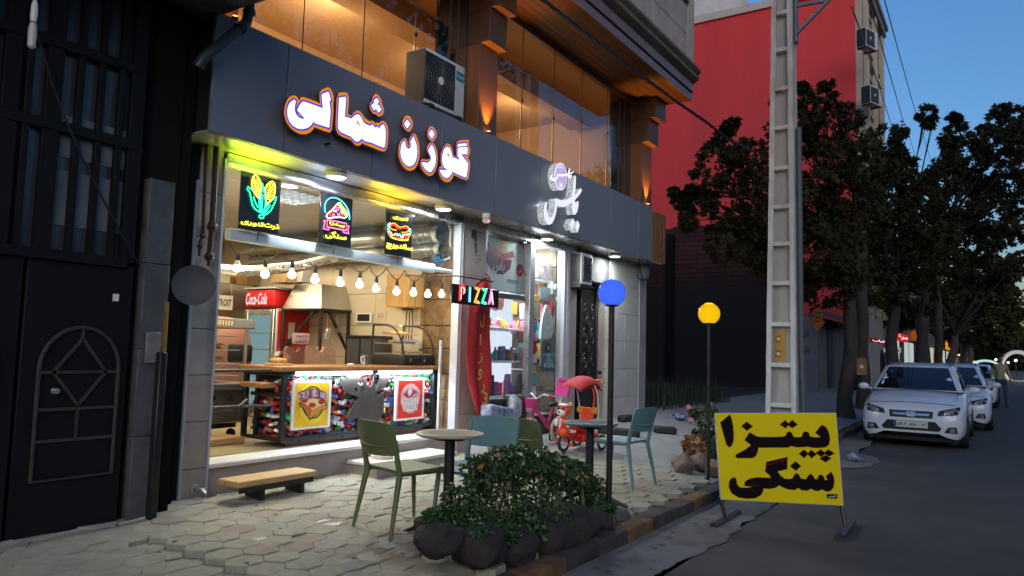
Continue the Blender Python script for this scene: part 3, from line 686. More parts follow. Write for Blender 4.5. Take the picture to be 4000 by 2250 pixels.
# barred windows over the door
obj(MB().mm((dx(-700), DY + .055, zb + .02), (dx(505), DY + .075, zt_)), 'window_pane', 'dimpane', dk)
for (qa, qb, za_, zb_) in ((235, 530, W(400, 480, y=DY).z, W(400, 640, y=DY).z), (230, 540, W(400, 900, y=DY).z, W(400, 690, y=DY).z)):
    obj(MB().mm((dx(qa), DY + .048, za_), (dx(qb), DY + .054, zb_)), 'lit_pane_patch', mk('lit_pane_grey', (.13, .15, .17), .6, 0, .3, 2, 0), dk)  # pale sheets over the panes, painting in their greyish light
for zz_ in (zb, W(300, 510, y=DY).z, W(300, 190, y=DY).z, zt_):
    m = MB(); m.mm((dx(-700), DY - .01, zz_ - .035), (dx(520), DY + .05, zz_ + .035), .004); obj(m, 'window_rail', 'doorpaint', dk)
for q in (-180, -75, 15, 85, 185, 290, 375, 455, 520):
    m = MB(); w_ = .05 if q in (185, 520, 15) else .02; m.mm((dx(q) - w_, DY + .0, zb), (dx(q) + w_, DY + .045, zt_), .004); obj(m, 'window_bar', 'doorpaint', dk)
# concrete slab overhead
m = MB(); P = []
for i in range(40):
    x = -6 + 9.40 * i / 39
    P.append([(x, y + .03 * noise.noise(V((x * 3, y * 3, 2))), 4.04 + .03 * noise.noise(V((x * 4, y * 4, 0)))) for y in (4.1, 4.35, 4.6, 4.85, DY + .1)])
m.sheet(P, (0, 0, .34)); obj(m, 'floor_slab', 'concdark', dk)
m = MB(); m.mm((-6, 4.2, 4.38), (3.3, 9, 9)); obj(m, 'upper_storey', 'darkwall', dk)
# ================================================================ signs on the sign band
def zoomed(pts, ox, oy, s, y):
    return [W(ox + a / s, oy + b / s, y=y) for a, b in pts]
def plate(pts3, y0, depth, d=0.0):
    """polygon given by points on a wall plane -> slab from y0 outwards (towards -y)"""
    uv = [(p.x, p.z) for p in pts3]
    if d: uv = grow(uv, d)
    mb = MB(); mb.poly([(u, y0, w) for u, w in uv], (0, -depth, 0)); return mb
M['orange_e'] = mkE('lit_orange_edge', (1.0, .29, .008), .85)
M['blue_e'] = mkE('lit_blue_outline', (.10, .07, .72), .9)
M['letter_e'] = mkE('lit_letter_face', (.86, .95, 1.0), 1.25)
LY = FY - .07                                    # back of the raised letters
gz = thing('lit_lettering', 'large lit white Persian letters with orange outlines on the slate sign band', 'sign', (6.0, LY, 3.3))
Z1 = (1080, 320, 4.831); Z2 = (1500, 430, 4.831)
shapes = [
 (Z1, [(330,335),(355,345),(362,380),(348,450),(345,540),(370,610),(420,670),(480,695),(540,700),(500,640),(440,580),(398,530),(430,460),(490,375),(520,370),(640,410),(760,455),(885,500),(872,400),(860,240),(900,210),(980,185),(1000,240),(1015,300),(1030,345),(1005,357),(1000,400),(1018,500),(1018,600),(1005,760),(995,862),(880,825),(780,795),(720,770),(692,725),(688,770),(650,820),(580,870),(500,890),(400,875),(310,820),(250,740),(215,640),(210,540),(225,460),(260,390)],
      [(320,255),(370,265),(410,310),(425,370),(470,285),(530,290),(640,330),(760,375),(830,415),(818,300),(820,200),(860,145),(970,100),(1020,125),(1055,200),(1080,290),(1080,360),(1070,420),(1075,560),(1060,760),(1045,900),(1010,955),(900,925),(800,885),(720,850),(690,900),(640,950),(560,985),(470,985),(370,945),(270,870),(200,770),(160,660),(150,560),(165,450),(200,350),(250,280)], [(400,600),(430,608),(478,655),(440,648)]),
 (Z1, [(1190,295),(1300,280),(1315,330),(1300,500),(1290,650),(1350,670),(1420,695),(1470,640),(1520,612),(1570,625),(1610,690),(1640,760),(1690,800),(1780,835),(1805,802),(1850,850),(1875,868),(1900,845),(1960,905),(1950,860),(2010,800),(2040,830),(2060,920),(2060,1060),(2050,1180),(2035,1237),(1990,1225),(1900,1190),(1860,1170),(1800,1145),(1690,1120),(1600,1062),(1570,1110),(1520,1130),(1470,1090),(1410,1030),(1330,995),(1230,950),(1180,900),(1165,840),(1175,600)],
      [(1180,205),(1300,195),(1345,225),(1365,300),(1360,450),(1345,605),(1420,640),(1460,580),(1520,540),(1580,555),(1630,620),(1680,695),(1770,750),(1790,730),(1840,745),(1870,790),(1900,765),(1950,780),(1975,740),(2020,735),(2070,775),(2100,850),(2110,960),(2105,1120),(2090,1230),(2055,1305),(2000,1310),(1900,1275),(1800,1230),(1700,1195),(1620,1150),(1580,1200),(1530,1205),(1480,1180),(1420,1100),(1340,1070),(1230,1025),(1160,970),(1130,890),(1120,800),(1135,500),(1145,300)], [(1500,745),(1545,742),(1568,790),(1570,838),(1545,800)]),
 (Z1, [(1895,303),(1940,375),(1890,430),(1930,432),(1982,525),(1930,577),(1883,505),(1845,535),(1795,440),(1850,395),(1845,345)], [(1890,225),(1940,270),(1985,350),(1990,420),(2025,500),(2025,580),(1985,640),(1930,655),(1880,610),(1830,600),(1780,530),(1760,450),(1770,400),(1810,360),(1820,290),(1850,240)], None),
 (Z2, [(385,580),(400,620),(415,690),(460,735),(505,712),(518,660),(505,590),(560,500),(590,580),(620,680),(630,780),(620,880),(600,960),(560,1030),(490,1065),(430,1040),(370,980),(330,890),(315,790),(330,680),(355,610)],
      [(385,525),(425,545),(445,620),(455,690),(478,655),(475,580),(500,510),(550,437),(600,460),(640,560),(665,660),(675,790),(665,900),(640,1010),(590,1100),(520,1145),(440,1135),(370,1070),(315,980),(280,860),(275,760),(290,660),(320,580)], None),
 (Z2, [(440,180),(500,265),(440,345),(385,255)], [(440,100),(490,120),(545,220),(540,310),(490,400),(450,410),(400,370),(355,290),(352,210),(390,130)], None),
 (Z2, [(905,655),(940,720),(965,800),(980,900),(970,1010),(940,1100),(890,1170),(850,1165),(790,1120),(740,1050),(715,985),(760,985),(830,1000),(880,950),(900,910),(870,830),(840,760),(870,700)],
      [(880,610),(930,615),(975,690),(1005,790),(1015,920),(1005,1040),(970,1150),(920,1225),(860,1245),(800,1210),(730,1130),(690,1030),(690,960),(730,925),(820,940),(880,905),(850,840),(815,770),(815,700),(850,640)], None),
 (Z2, [(900,370),(955,450),(905,540),(845,440)], [(890,300),(940,330),(995,420),(990,500),(950,575),(910,598),(860,560),(825,490),(818,410),(850,330)], None),
 (Z2, [(1190,690),(1240,710),(1270,790),(1295,890),(1380,920),(1440,945),(1395,850),(1400,640),(1555,625),(1560,690),(1580,720),(1570,840),(1530,825),(1460,840),(1520,920),(1590,1010),(1580,1110),(1555,1270),(1500,1255),(1400,1210),(1285,1160),(1275,1200),(1230,1265),(1180,1285),(1120,1250),(1070,1170),(1060,1125),(1130,1135),(1210,1120),(1150,1090),(1115,1030),(1100,940),(1110,840),(1140,740)],
      [(1185,630),(1250,650),(1290,730),(1310,850),(1370,885),(1375,600),(1440,568),(1600,558),(1600,670),(1625,740),(1610,850),(1580,900),(1625,980),(1620,1100),(1595,1290),(1560,1325),(1480,1300),(1310,1220),(1300,1280),(1240,1350),(1180,1362),(1110,1320),(1050,1230),(1035,1130),(1050,1075),(1090,1060),(1075,960),(1080,820),(1120,700)], [(1195,815),(1215,815),(1238,850),(1235,884),(1215,872),(1192,838)])]
for (zx, face, rim, eye) in shapes:
    r_ = obj(plate(zoomed(rim, *zx, LY - .036), LY, .0355), 'letter', 'brownpanel', gz, True, 30)
    obj(plate(zoomed(rim, *zx, LY - .04), LY - .036, .004), 'rim_face', 'orange_e', r_, True, 0)
    obj(plate(zoomed(face, *zx, LY - .045), LY - .0405, .004, .017), 'outline', 'blue_e', r_, True, 0)
    obj(plate(zoomed(face, *zx, LY - .05), LY - .045, .005), 'face', 'letter_e', r_, True, 0)
    if eye: obj(plate(zoomed(eye, *zx, LY - .054), LY - .0505, .003), 'eye', 'orange_e', r_, True, 0)
m = MB(); m.tube([zoomed([(q, w)], 1500, 430, 4.831, LY - .053)[0] for q, w in ((1398, 712), (1440, 694), (1500, 684), (1572, 690))], .006, 6); obj(m, 'letter_bar', 'blue_e', gz)
m = MB()
for q, w in ((1175, 470), (1290, 560), (1440, 560), (1590, 600), (1680, 640), (1780, 640)):
    p = W(q, w, y=LY); m.tube([(p.x, FY, p.z), (p.x, LY, p.z)], .012, 6)
obj(m, 'standoff', 'black', gz)
# ---- second shop sign: white letters with a lilac disc
ys = thing('lilac_sign', 'raised white Persian letters with a lilac disc, on the right part of the sign band', 'sign', (9.2, FY - .12, 3.3))
Z3 = (2080, 620, 4.673); YY = FY - .12
M['sparkle'] = None
def sparkle():
    m, t, out = _mat('glitter_acrylic'); N = t.nodes.new; L = t.links.new
    tc = N('ShaderNodeTexCoord'); vo = N('ShaderNodeTexVoronoi'); vo.inputs['Scale'].default_value = 75; L(tc.outputs['Object'], vo.inputs['Vector'])
    rp = N('ShaderNodeMapRange'); rp.inputs[3].default_value = .15; rp.inputs[4].default_value = 1.0; L(vo.outputs['Color'], rp.inputs[0])
    e = N('ShaderNodeEmission'); e.inputs[0].default_value = (.80, .86, .9, 1); sc = N('ShaderNodeMath'); sc.operation = 'MULTIPLY'; sc.inputs[1].default_value = LK; L(rp.outputs[0], sc.inputs[0]); L(sc.outputs[0], e.inputs[1]); L(e.outputs[0], out.inputs[0]); return m
M['sparkle'] = sparkle()
M['lilac_e'] = mkE('lit_lilac', (.56, .46, .80), .95); M['lilacwhite_e'] = mkE('lit_lilac_white', (.84, .84, .98), 1.05)
body = [(775,310),(785,330),(782,480),(765,640),(768,690),(830,600),(870,545),(888,555),(888,600),(840,670),(775,745),(762,765),(775,815),(795,828),(815,780),(830,780),(830,860),(810,960),(780,1015),(745,1020),(725,940),(722,790),(700,805),(640,850),(560,880),(480,862),(440,825),(430,950),(400,1080),(350,1180),(300,1205),(250,1170),(215,1070),(205,950),(215,860),(245,790),(262,800),(250,900),(268,1000),(300,1078),(340,1078),(388,1000),(412,880),(412,750),(430,725),(460,740),(540,765),(630,750),(720,700),(737,550),(755,400)]
for pts in (body, [(735,1095),(765,1170),(722,1300),(680,1210)], [(820,1135),(855,1210),(815,1345),(780,1240)]):
    q = zoomed(pts, *Z3, YY - .0)
    b_ = obj(plate(q, FY - .02, .10), 'letter', 'sparkle', ys, True, 30)
    obj(plate(q, YY - .0005, .006, .002), 'face', 'lilacwhite_e', b_, True, 0)
circ = [(512 + 114 * math.cos(t) + 6 * math.sin(t), 326 - 250 * math.sin(t) + 22 * math.cos(t)) for t in [i * math.pi / 20 for i in range(40)]]
q = zoomed(circ, *Z3, YY)
b_ = obj(plate(q, FY - .02, .10), 'disc', 'sparkle', ys, True, 30)
obj(plate(q, YY - .0005, .006), 'disc_rim', 'lilacwhite_e', b_, True, 0)
obj(plate(q, YY - .007, .003, -.018), 'disc_face', 'lilac_e', b_, True, 0)
cc = sum(q, V()) / len(q)
mini = [((a - 517) * .62 + 505, (b - 757) * .26 + 290) for a, b in body]
obj(plate(zoomed(mini, *Z3, YY), YY - .0105, .002), 'disc_letter', 'white_e', b_, True, 0)
m = text_mb(fa('یاس'), (.10, .06), ((cc.x - .035, YY - .012, cc.z + .13), (1, 0, 0), (0, 0, 1))); obj(m, 'disc_script', 'white_e', b_, True, 0)
m = MB(); m.poly([(cc.x + u * .1 - .01, YY - .0105, cc.z - .12 + w * .1) for u, w in ((-.35, -.3), (.35, -.3), (.5, .35), (.2, .05), (0, .5), (-.2, .05), (-.5, .35))], (0, -.002, 0)); m.box((cc.x - .01, YY - .012, cc.z - .175), (.09, .002, .02)); obj(m, 'disc_crown', 'lilacwhite_e', b_, True, 0)
for px_, py_ in ((2190, 700), (2225, 800), (2120, 800)):
    p = W(px_, py_, y=FY - .03); lamp('halo_light', (p.x, FY - .014, p.z), .5, (.85, .92, 1), .01)

# ================================================================ neon panels hung in the transom
NY = 5.385
M['panelblack'] = mk('black_acrylic', (.008, .010, .010), .18, 0, 0, 4, 0)
NE = {'yellow': mkE('neon_yellow', (1, .74, .06), 3.2), 'green': mkE('neon_green', (.03, 1, .42), 2.6), 'blue': mkE('neon_blue', (.12, .62, 1), 2.8), 'pink': mkE('neon_pink', (1, .16, .42), 2.6),
      'white': mkE('neon_white', (1, .86, .9), 2.6), 'orange': mkE('neon_orange', (1, .28, .03), 3), 'red': mkE('neon_red', (1, .04, .03), 2.6), 'cyan': mkE('neon_cyan', (.25, .95, .9), 2.5)}
def neon(name, label, quad, z, strokes, words):
    P = [W(a, b, y=NY) for a, b in quad]           # TL TR BR BL
    c = (P[0] + P[2]) / 2
    t = thing(name, label, 'neon sign', (c.x, NY, min(p.z for p in P)), 0, 'neon panels hanging in the transom')
    x0 = (P[0].x + P[3].x) / 2; x1 = (P[1].x + P[2].x) / 2; z1 = (P[0].z + P[1].z) / 2; z0 = (P[2].z + P[3].z) / 2
    obj(MB().mm((x0, NY, z0), (x1, NY + .012, z1), .002), 'backboard', 'panelblack', t)
    m = MB(); m.tube([((x0 + x1) / 2, NY + .006, z0), ((x0 + x1) / 2, NY + .02, z0 - .08)], .004, 5); m.tube([(x0 + .05, NY + .006, z1), (x0 + .05, NY + .006, SZ - .1)], .0016, 4); m.tube([(x1 - .05, NY + .006, z1), (x1 - .05, NY + .006, SZ - .1)], .0016, 4); obj(m, 'cable', 'black', t)
    for col, closed, pts in strokes:
        q = [W(z[0] + a / z[2], z[1] + b / z[2], y=NY - .012) for a, b in pts]
        q = [V((p.x, NY - .012, p.z)) for p in q]
        obj(MB().tube(q, .0065 if len(pts) > 3 or col != 'yellow' else .0042, 6, True, closed), 'neon_tube', NE[col], t)
    for s_, col, bx in words:
        a = W(z[0] + bx[0] / z[2], z[1] + bx[1] / z[2], y=NY - .012); b = W(z[0] + bx[2] / z[2], z[1] + bx[3] / z[2], y=NY - .012)
        obj(text_mb(fa(s_), (abs(b.x - a.x), abs(a.z - b.z) * .96), (((a.x + b.x) / 2, NY - .016, (a.z + b.z) / 2), (1, 0, 0), (0, 0, 1)), .008, .012), 'neon_word', NE[col], t, True, 0)
    return t
N1 = (910, 640, 4.995); N2 = (1230, 730, 5.573); N3 = (1490, 790, 6.04)
cob1 = [(430,215),(480,245),(520,310),(545,390),(548,470),(525,560),(515,690),(440,600),(400,520),(372,430),(372,330),(395,255)]
cob2 = [(770,340),(810,380),(822,460),(815,560),(795,650),(740,720),(660,785),(640,700),(628,600),(632,490),(670,410),(720,360)]
st = [('yellow', 1, cob1), ('yellow', 1, cob2)]
for k in range(6): st.append(('yellow', 0, [(385 + k * 6, 330 + k * 50), (455 + k * 6, 322 + k * 52), (545 - k * 3, 350 + k * 52)]))
for k in (0, 1): st.append(('yellow', 0, [(415 + k * 62, 250), (430 + k * 50, 400), (470 + k * 34, 560)]))
for k in range(6): st.append(('yellow', 0, [(690 - k * 10, 400 + k * 52), (740 - k * 6, 440 + k * 52), (815 - k * 8, 470 + k * 46)]))
for k in (0, 1): st.append(('yellow', 0, [(745 + k * 45, 370), (700 + k * 45, 520), (655 + k * 40, 700)]))
st += [('green', 0, [(525,945),(430,880),(380,800),(355,680),(330,560),(280,490),(290,445),(370,500),(450,590),(510,680),(520,780),(525,945)]), ('green', 0, [(400,640),(430,740),(490,850)]),
       ('green', 0, [(560,960),(530,850),(540,690),(560,520),(575,375),(600,470),(625,600),(640,740),(630,850),(575,960)]), ('green', 0, [(578,600),(570,760),(565,930)]),
       ('green', 0, [(580,990),(630,870),(700,760),(780,690),(850,645),(840,700),(790,810),(740,910),(660,980),(590,1000)]), ('green', 0, [(730,800),(680,880),(620,960)]), ('green', 1, [(520,1000),(560,985),(600,1010),(595,1055),(545,1065),(515,1040)])]
neon('neon_panel', 'neon panel with two yellow corn cobs in green husks', [(945,666),(1100,706),(1087,919),(930,890)], N1, st, [('ذرت', 'yellow', (600, 1130, 885, 1310)), ('تنوری', 'yellow', (150, 1070, 580, 1260))])
ring = [(485 + 270 * math.cos(t) - 20 * math.sin(t), 560 - 318 * math.sin(t) + 90 * math.cos(t) * .9) for t in [math.radians(-14 + 208 * i / 24) for i in range(25)]]
st = [('blue', 0, ring), ('white', 1, [(500,355),(440,430),(380,500),(270,590),(250,640),(290,680),(420,665),(560,660),(650,680),(690,640),(640,560),(570,450)]),
      ('yellow', 0, [(500,370),(540,340),(600,430),(700,560),(715,610),(690,655),(655,600),(580,480),(500,370)]),
      ('red', 0, [(310,610),(350,560),(390,560),(370,610),(320,625)]), ('red', 0, [(560,620),(600,600),(630,625)]),
      ('pink', 1, [(270,710),(690,800),(680,950),(265,870)]), ('pink', 0, [(250,740),(200,730),(215,800),(185,910),(300,935),(300,890)]), ('pink', 0, [(700,850),(745,850),(720,920),(735,1020),(620,985),(620,945)])]
for cx, cy, r_ in ((490, 480, 30), (400, 610, 24), (520, 600, 24)): st.append(('pink', 1, [(cx + r_ * math.cos(t), cy + r_ * math.sin(t)) for t in [i * .785 for i in range(8)]]))
st += [('white', 0, [(410,530),(440,520),(470,545)]), ('cyan', 0, [(560,520),(590,560),(600,580)])]
neon('neon_panel', 'neon panel with a pizza slice in a blue ring over a pink ribbon', [(1256,748),(1381,778),(1368,970),(1242,950)], N2, st, [('پیتزا', 'yellow', (310, 745, 630, 900)), ('سنگی', 'yellow', (225, 930, 665, 1200))])
st = [('orange', 0, [(350,660),(250,640),(195,590),(200,530),(260,495),(330,505),(380,560),(430,590),(500,585),(560,560),(620,580),(645,630),(630,690),(560,715),(480,712)]),
      ('red', 0, [(220,560),(270,530),(320,545),(370,610),(440,630),(520,600),(590,620)]), ('orange', 0, [(160,710),(200,780),(280,840),(400,870),(520,885),(620,870),(655,800),(655,760)]),
      ('cyan', 0, [(205,490),(150,520),(195,545),(140,570),(185,600),(135,630),(190,650),(150,690)]), ('cyan', 0, [(660,620),(700,650),(660,680),(705,710),(660,740),(680,770)]),
      ('white', 0, [(200,690),(230,720),(250,770),(290,780),(330,740)]), ('cyan', 0, [(330,735),(355,770),(380,740),(400,780),(430,750),(450,790)]), ('white', 0, [(450,790),(480,840),(520,820),(500,770),(560,760),(600,770),(640,740)]),
      ('red', 0, [(330,810),(370,790),(410,830)]), ('red', 0, [(550,820),(590,810),(610,830)]), ('yellow', 0, [(210,800),(260,840),(400,880),(540,900),(630,890)])]
neon('neon_panel', 'neon panel with a red and orange hot dog, smallest of the three', [(1510,814),(1613,838),(1605,1010),(1503,990)], N3, st, [('تنوری', 'yellow', (265, 285, 615, 480)), ('ساندویچ', 'yellow', (115, 900, 715, 1210))])
for px_, py_, col, pw in ((1010, 640, (.62, 1, .02), 3.2), (1060, 900, (1, .9, .05), .8), (1310, 770, (.5, .6, 1), .8), (1560, 800, (1, .62, .03), 3.0)):
    c = W(px_, py_, y=5.31); lamp('neon_glow', (c.x, 5.30, 2.93), pw * 1.9, col, .3, 'AREA', None, (math.pi, 0, 0))
# ---- hanging LED board reading PIZZA
BY_ = 4.86; P = [W(a, b, y=BY_) for a, b in ((1768,1103),(1951,1092),(1947,1173),(1766,1184))]
t = thing('led_board', 'black hanging LED board reading PIZZA in coloured letters', 'sign', ((P[0].x + P[1].x) / 2, BY_, P[3].z))
x0, x1, z0, z1 = P[0].x, P[1].x, P[3].z - .02, P[0].z
z0 = P[3].z; z1 = P[0].z - .01
bt = obj(MB().mm((x0, BY_, z0), (x1, BY_ + .03, z1), .006), 'board', 'panelblack', t)
for k, (ch, col) in enumerate(zip('PIZZA', ('red', 'blue', 'orange', 'green', 'pink'))):
    cx = x0 + .10 + (x1 - x0 - .2) * (k + .5) / 5; w = .082 if ch != 'I' else .02; h = .165; zc = (z0 + z1) / 2 + .01
    S = {'P': [(-1, -1), (-1, 1), (.5, 1), (1, .7), (1, .25), (.5, 0), (-1, 0)], 'I': [(0, -1), (0, 1)], 'Z': [(-1, 1), (1, 1), (-1, -1), (1, -1)], 'A': [(-1, -1), (0, 1), (1, -1)]}[ch]
    for off, cc_, r_ in ((0, col, .011),):
        obj(MB().tube([(cx + u * w / 2, BY_ - .007, zc + v * h / 2) for u, v in S], r_, 6), 'led_letter', NE[cc_], bt)
        obj(MB().tube([(cx + u * w * .34, BY_ - .012, zc + v * h * .39) for u, v in S], .004, 5), 'led_core', NE['white'], bt)
        if ch == 'A': obj(MB().tube([(cx - .03, BY_ - .007, zc - .03), (cx + .03, BY_ - .007, zc - .03)], .008, 6), 'led_letter', NE[cc_], bt)
a = W(1745, 1077, y=5.35); b = W(1905, 1066, y=BY_)
m = MB(); zr = z1 + .09; m.tube([(x0 - .12, 5.42, zr), (x0 + .1, BY_ + .016, zr), (x1 - .1, BY_ + .016, zr), (x1 + .05, BY_ + .3, zr + .02)], .008, 6)
for xx in (x0 + .15, x1 - .15): m.tube([(xx, BY_ + .016, z1), (xx, BY_ + .016, zr)], .004, 5)
obj(m, 'hanger', 'black', t)
# ================================================================ things fixed to the front
# air conditioner standing on the sign band
def condenser(loc, rz, label, name='air_conditioner', w=.80, h=.56, d=.30, brand=True):
    t = thing(name, label, 'air conditioner', loc, rz)
    obj(MB().box((0, 0, h / 2 + .04), (w, d, h), None, .015, 2), 'casing', mk('aged_white_casing', (.60, .60, .61), .45, 0, .08, 5, .02, dirt=.2, dirtcol=(.3, .28, .25)) if 'aged_white_casing' not in bpy.data.materials else bpy.data.materials['aged_white_casing'], t, False)
    cx = -w * .14; R_ = h * .42
    obj(MB().box((-w / 2 - .002, 0, h / 2 + .04), (.004, d * .94, h * .96)), 'black_side_sheet', 'blackmetal', t, False)  # black sheet over the left side of the casing
    obj(MB().box((cx, -d / 2 - .002, h / 2 + .04), (R_ * 2.05, .012, R_ * 2.05), None, .05, 3), 'fan_recess', 'black', t, False)
    m = MB()
    for r_ in [R_ * k / 6 for k in range(1, 7)]: m.tube([(cx + r_ * math.cos(a), -d / 2 - .014, h / 2 + .04 + r_ * math.sin(a)) for a in [i * math.pi / 12 for i in range(24)]], .0022, 4, False, True)
    for k in range(28):
        a = k * math.pi / 14; m.tube([(cx + .05 * math.cos(a), -d / 2 - .013, h / 2 + .04 + .05 * math.sin(a)), (cx + R_ * math.cos(a + .5), -d / 2 - .013, h / 2 + .04 + R_ * math.sin(a + .5))], .002, 4)
    obj(m, 'fan_grille', mk('dim_wire_grille', (.16, .16, .17), .5, .4, 0, 5, 0) if 'dim_wire_grille' not in bpy.data.materials else bpy.data.materials['dim_wire_grille'], t, False)
    obj(MB().lathe([(.045, 0), (.045, .008), (.02, .014)], (cx, -d / 2 - .012, h / 2 + .04), 18, Matrix.Rotation(R(90), 3, 'X')), 'hub_badge', 'white', t, False)
    for s in (-1, 1): obj(MB().box((s * w * .36, 0, .02), (.08, d + .06, .04)), 'foot', 'blackmetal', t, False)
    if brand:
        obj(MB().box((w * .375, -d / 2 - .004, h * .84), (w * .21, .006, h * .17)), 'badge', mk('teal_badge', (.02, .22, .24), .4, 0, 0, 4, 0), t, False)
        obj(text_mb('Hisense', (w * .17, h * .07), ((w * .375, -d / 2 - .009, h * .84), (1, 0, 0), (0, 0, 1))), 'badge_word', 'white', t, False, 0)
    return t
a = W(1657, 400, y=5.02); b = W(1813, 400, y=5.02)
condenser(((a.x + b.x) / 2, 5.02 + .14, 4.055), 0, 'white air conditioner unit standing on the sign band before the amber glass', w=b.x - a.x, h=.60, d=.28)
# white louvred unit beside the iron door, its dark side towards the street
a = W(2256, 1050, y=5.2); b = W(2314, 1050, y=5.2); zb = W(2290, 1112, y=5.2).z; zt = W(2290, 990, y=5.2).z
t = thing('air_conditioner', 'narrow white louvred unit hung between the toy shop and the iron door', 'air conditioner', ((a.x + b.x) / 2, 5.3, zb))
obj(MB().mm((a.x + .12, 5.2, zb), (b.x, 5.44, zt), .012, 2), 'casing', 'white', t); obj(MB().mm((a.x + .112, 5.215, zb + .01), (a.x + .1195, 5.5, zt - .01)), 'black_side_sheet', 'black', t)  # white box with a black sheet along its left side
obj(MB().mm((a.x + .155, 5.192, zb + .05), (b.x - .035, 5.199, zt - .05)), 'louvre_recess', 'black', t)
m = MB()
for k in range(14): m.box(((a.x + .12 + b.x) / 2, 5.188, zb + .07 + k * (zt - zb - .14) / 13), (b.x - a.x - .2, .012, .010), (.5, 0, 0))
obj(m, 'louvre', 'galv', t); m = MB(); m.mm((a.x + .1, 5.2, zb - .05), (b.x, 5.5, zb - .004)); obj(m, 'bracket', 'blackmetal', t)
# electricity box and loop of cable on the cream pier
c = W(2518, 1055, y=WY - .1)
t = thing('junction_box', 'grey electrical box under the right end of the sign band', 'electrical box', (c.x, WY - .08, c.z - .14))
obj(MB().box((0, 0, .12), (.2, .14, .26), None, .012, 2), 'housing', mk('grey_enamel', (.16, .17, .19), .5, 0, .1, 5, .02), t, False)
obj(MB().box((0, -.074, .13), (.15, .01, .17), None, .006), 'cover', mk('grey_enamel_cover', (.2, .21, .23), .5, 0, .1, 5, .02), t, False)
obj(MB().tube([(-.28, -.02, .30), (-.30, -.05, .16), (-.24, -.06, .03), (-.14, -.04, 0), (-.08, 0, .02)], .012, 6), 'cable', 'black', t, False)
# rainwater pipe
a = W(978, -60, y=4.86)
m = MB(); pts = [W(975, -160, y=4.86), W(975, -10, y=4.86), W(974, 50, y=4.86), W(962, 88, y=4.86), W(940, 108, y=4.86), W(870, 165, y=4.86), W(790, 232, y=4.88), W(772, 262, y=4.9)]
m.tube(pts, .042, 12); pp = thing('rain_pipe', 'blue grey rainwater pipe with an elbow crossing the corner of the sign band', 'pipe', (pts[3].x, 4.86, pts[3].z))
obj(m, 'pipe', mk('blue_grey_pvc', (.03, .036, .046), .4, 0, .1, 5, .02), pp)
m = MB(); m.tube([W(974, 40, y=4.86), W(974, 58, y=4.86)], .05, 12); m.tube([W(944, 106, y=4.86), W(930, 116, y=4.86)], .05, 12); obj(m, 'elbow_collar', 'black', pp)
# gas pipes down the left pier
for k, (qa, qb, rr) in enumerate(((808, 792, .014), (848, 830, .026))):
    m = MB(); y_ = WY - .05
    top = W(qa, 545, y=y_); n1 = W(qb, 870 if k else 905, y=y_); low = W(qb - 14, 1000 if not k else 1040, y=y_)
    m.tube([(top.x, y_, SZ - .01), n1], rr, 8); m.tube([n1, V((n1.x, y_, n1.z - .03)), V((low.x, y_, low.z + .12)), low], [rr * 1.35, rr * .9, rr * .9, rr * .6], 8)
    m.ball(n1 + V((0, 0, -.03)), rr * 1.7, n=8); m.ball(low + V((0, 0, .08)), rr * 1.6, n=8)
    one(m, 'gas_pipe', mk('rusty_brown_pipe', (.05, .026, .018), .55, .3, .3, 6, .05) if not k else bpy.data.materials['rusty_brown_pipe'], ('thin brown gas pipe running down the beige tiled pier' if not k else 'thick brown gas pipe beside the white corner trim of the beige pier'), 'pipe')
# round grey dish on the pier
c = W(757, 1115, y=4.98)
t = thing('satellite_dish', 'round grey dish on a bracket at the beige tiled pier', 'dish', (c.x, 4.98, c.z))
ax = V((-.55, -.8, .1)).normalized(); rot = ax.to_track_quat('Z', 'Y').to_matrix()
obj(MB().lathe([(.0, -.03), (.10, -.022), (.15, .0), (.152, .012), (.10, -.008), (0, -.016)], (0, 0, 0), 28, rot), 'dish', mk('grey_dish_paint', (.04, .046, .052), .6, .1, .15, 4, .02), t, False)
obj(MB().tube([(0, .02, 0), (.12, .22, -.02), (.2, .40, 0)], .016, 8), 'arm', 'black', t, False); obj(MB().box((.10, .05, .0), (.10, .05, .07), None, .01), 'clamp', 'black', t, False)
# security camera between the shops
c = W(1898, 852, z=SZ - .06)
t = thing('security_camera', 'small white dome camera with a pink glint under the sign band', 'camera', (c.x, c.y, SZ - .005))
obj(MB().lathe([(.05, 0), (.052, -.03), (.046, -.05)], (0, 0, 0), 18), 'mount', 'white', t, False); obj(MB().ball((0, -.01, -.075), .05, n=14), 'dome', mk('ivory_plastic', (.5, .42, .3), .4, 0, 0, 4, 0), t, False)
obj(MB().ball((-.012, -.045, -.095), .018, n=10), 'lens', mkE('pink_lens', (1, .3, .7), 1.5), t, False)
# socket with loose wires on the middle pier
c = W(1852, 915, y=WY - .01)
t = thing('wall_socket', 'open black socket with loose wires on the pier between the shops', 'socket', (c.x, WY - .005, c.z))
obj(MB().box((0, 0, 0), (.08, .02, .1)), 'box', 'black', t, False)
for k in range(4): obj(MB().tube([(.02 * math.sin(k * 2 + j * .7), -.02 - .01 * j, .02 - .07 * j + .05 * math.sin(k + j * 1.3)) if j < 5 else (.14 - .03 * k, -.03, -.3 + .04 * k) for j in range(6)], .0045, 5), 'wire', 'black', t, False)
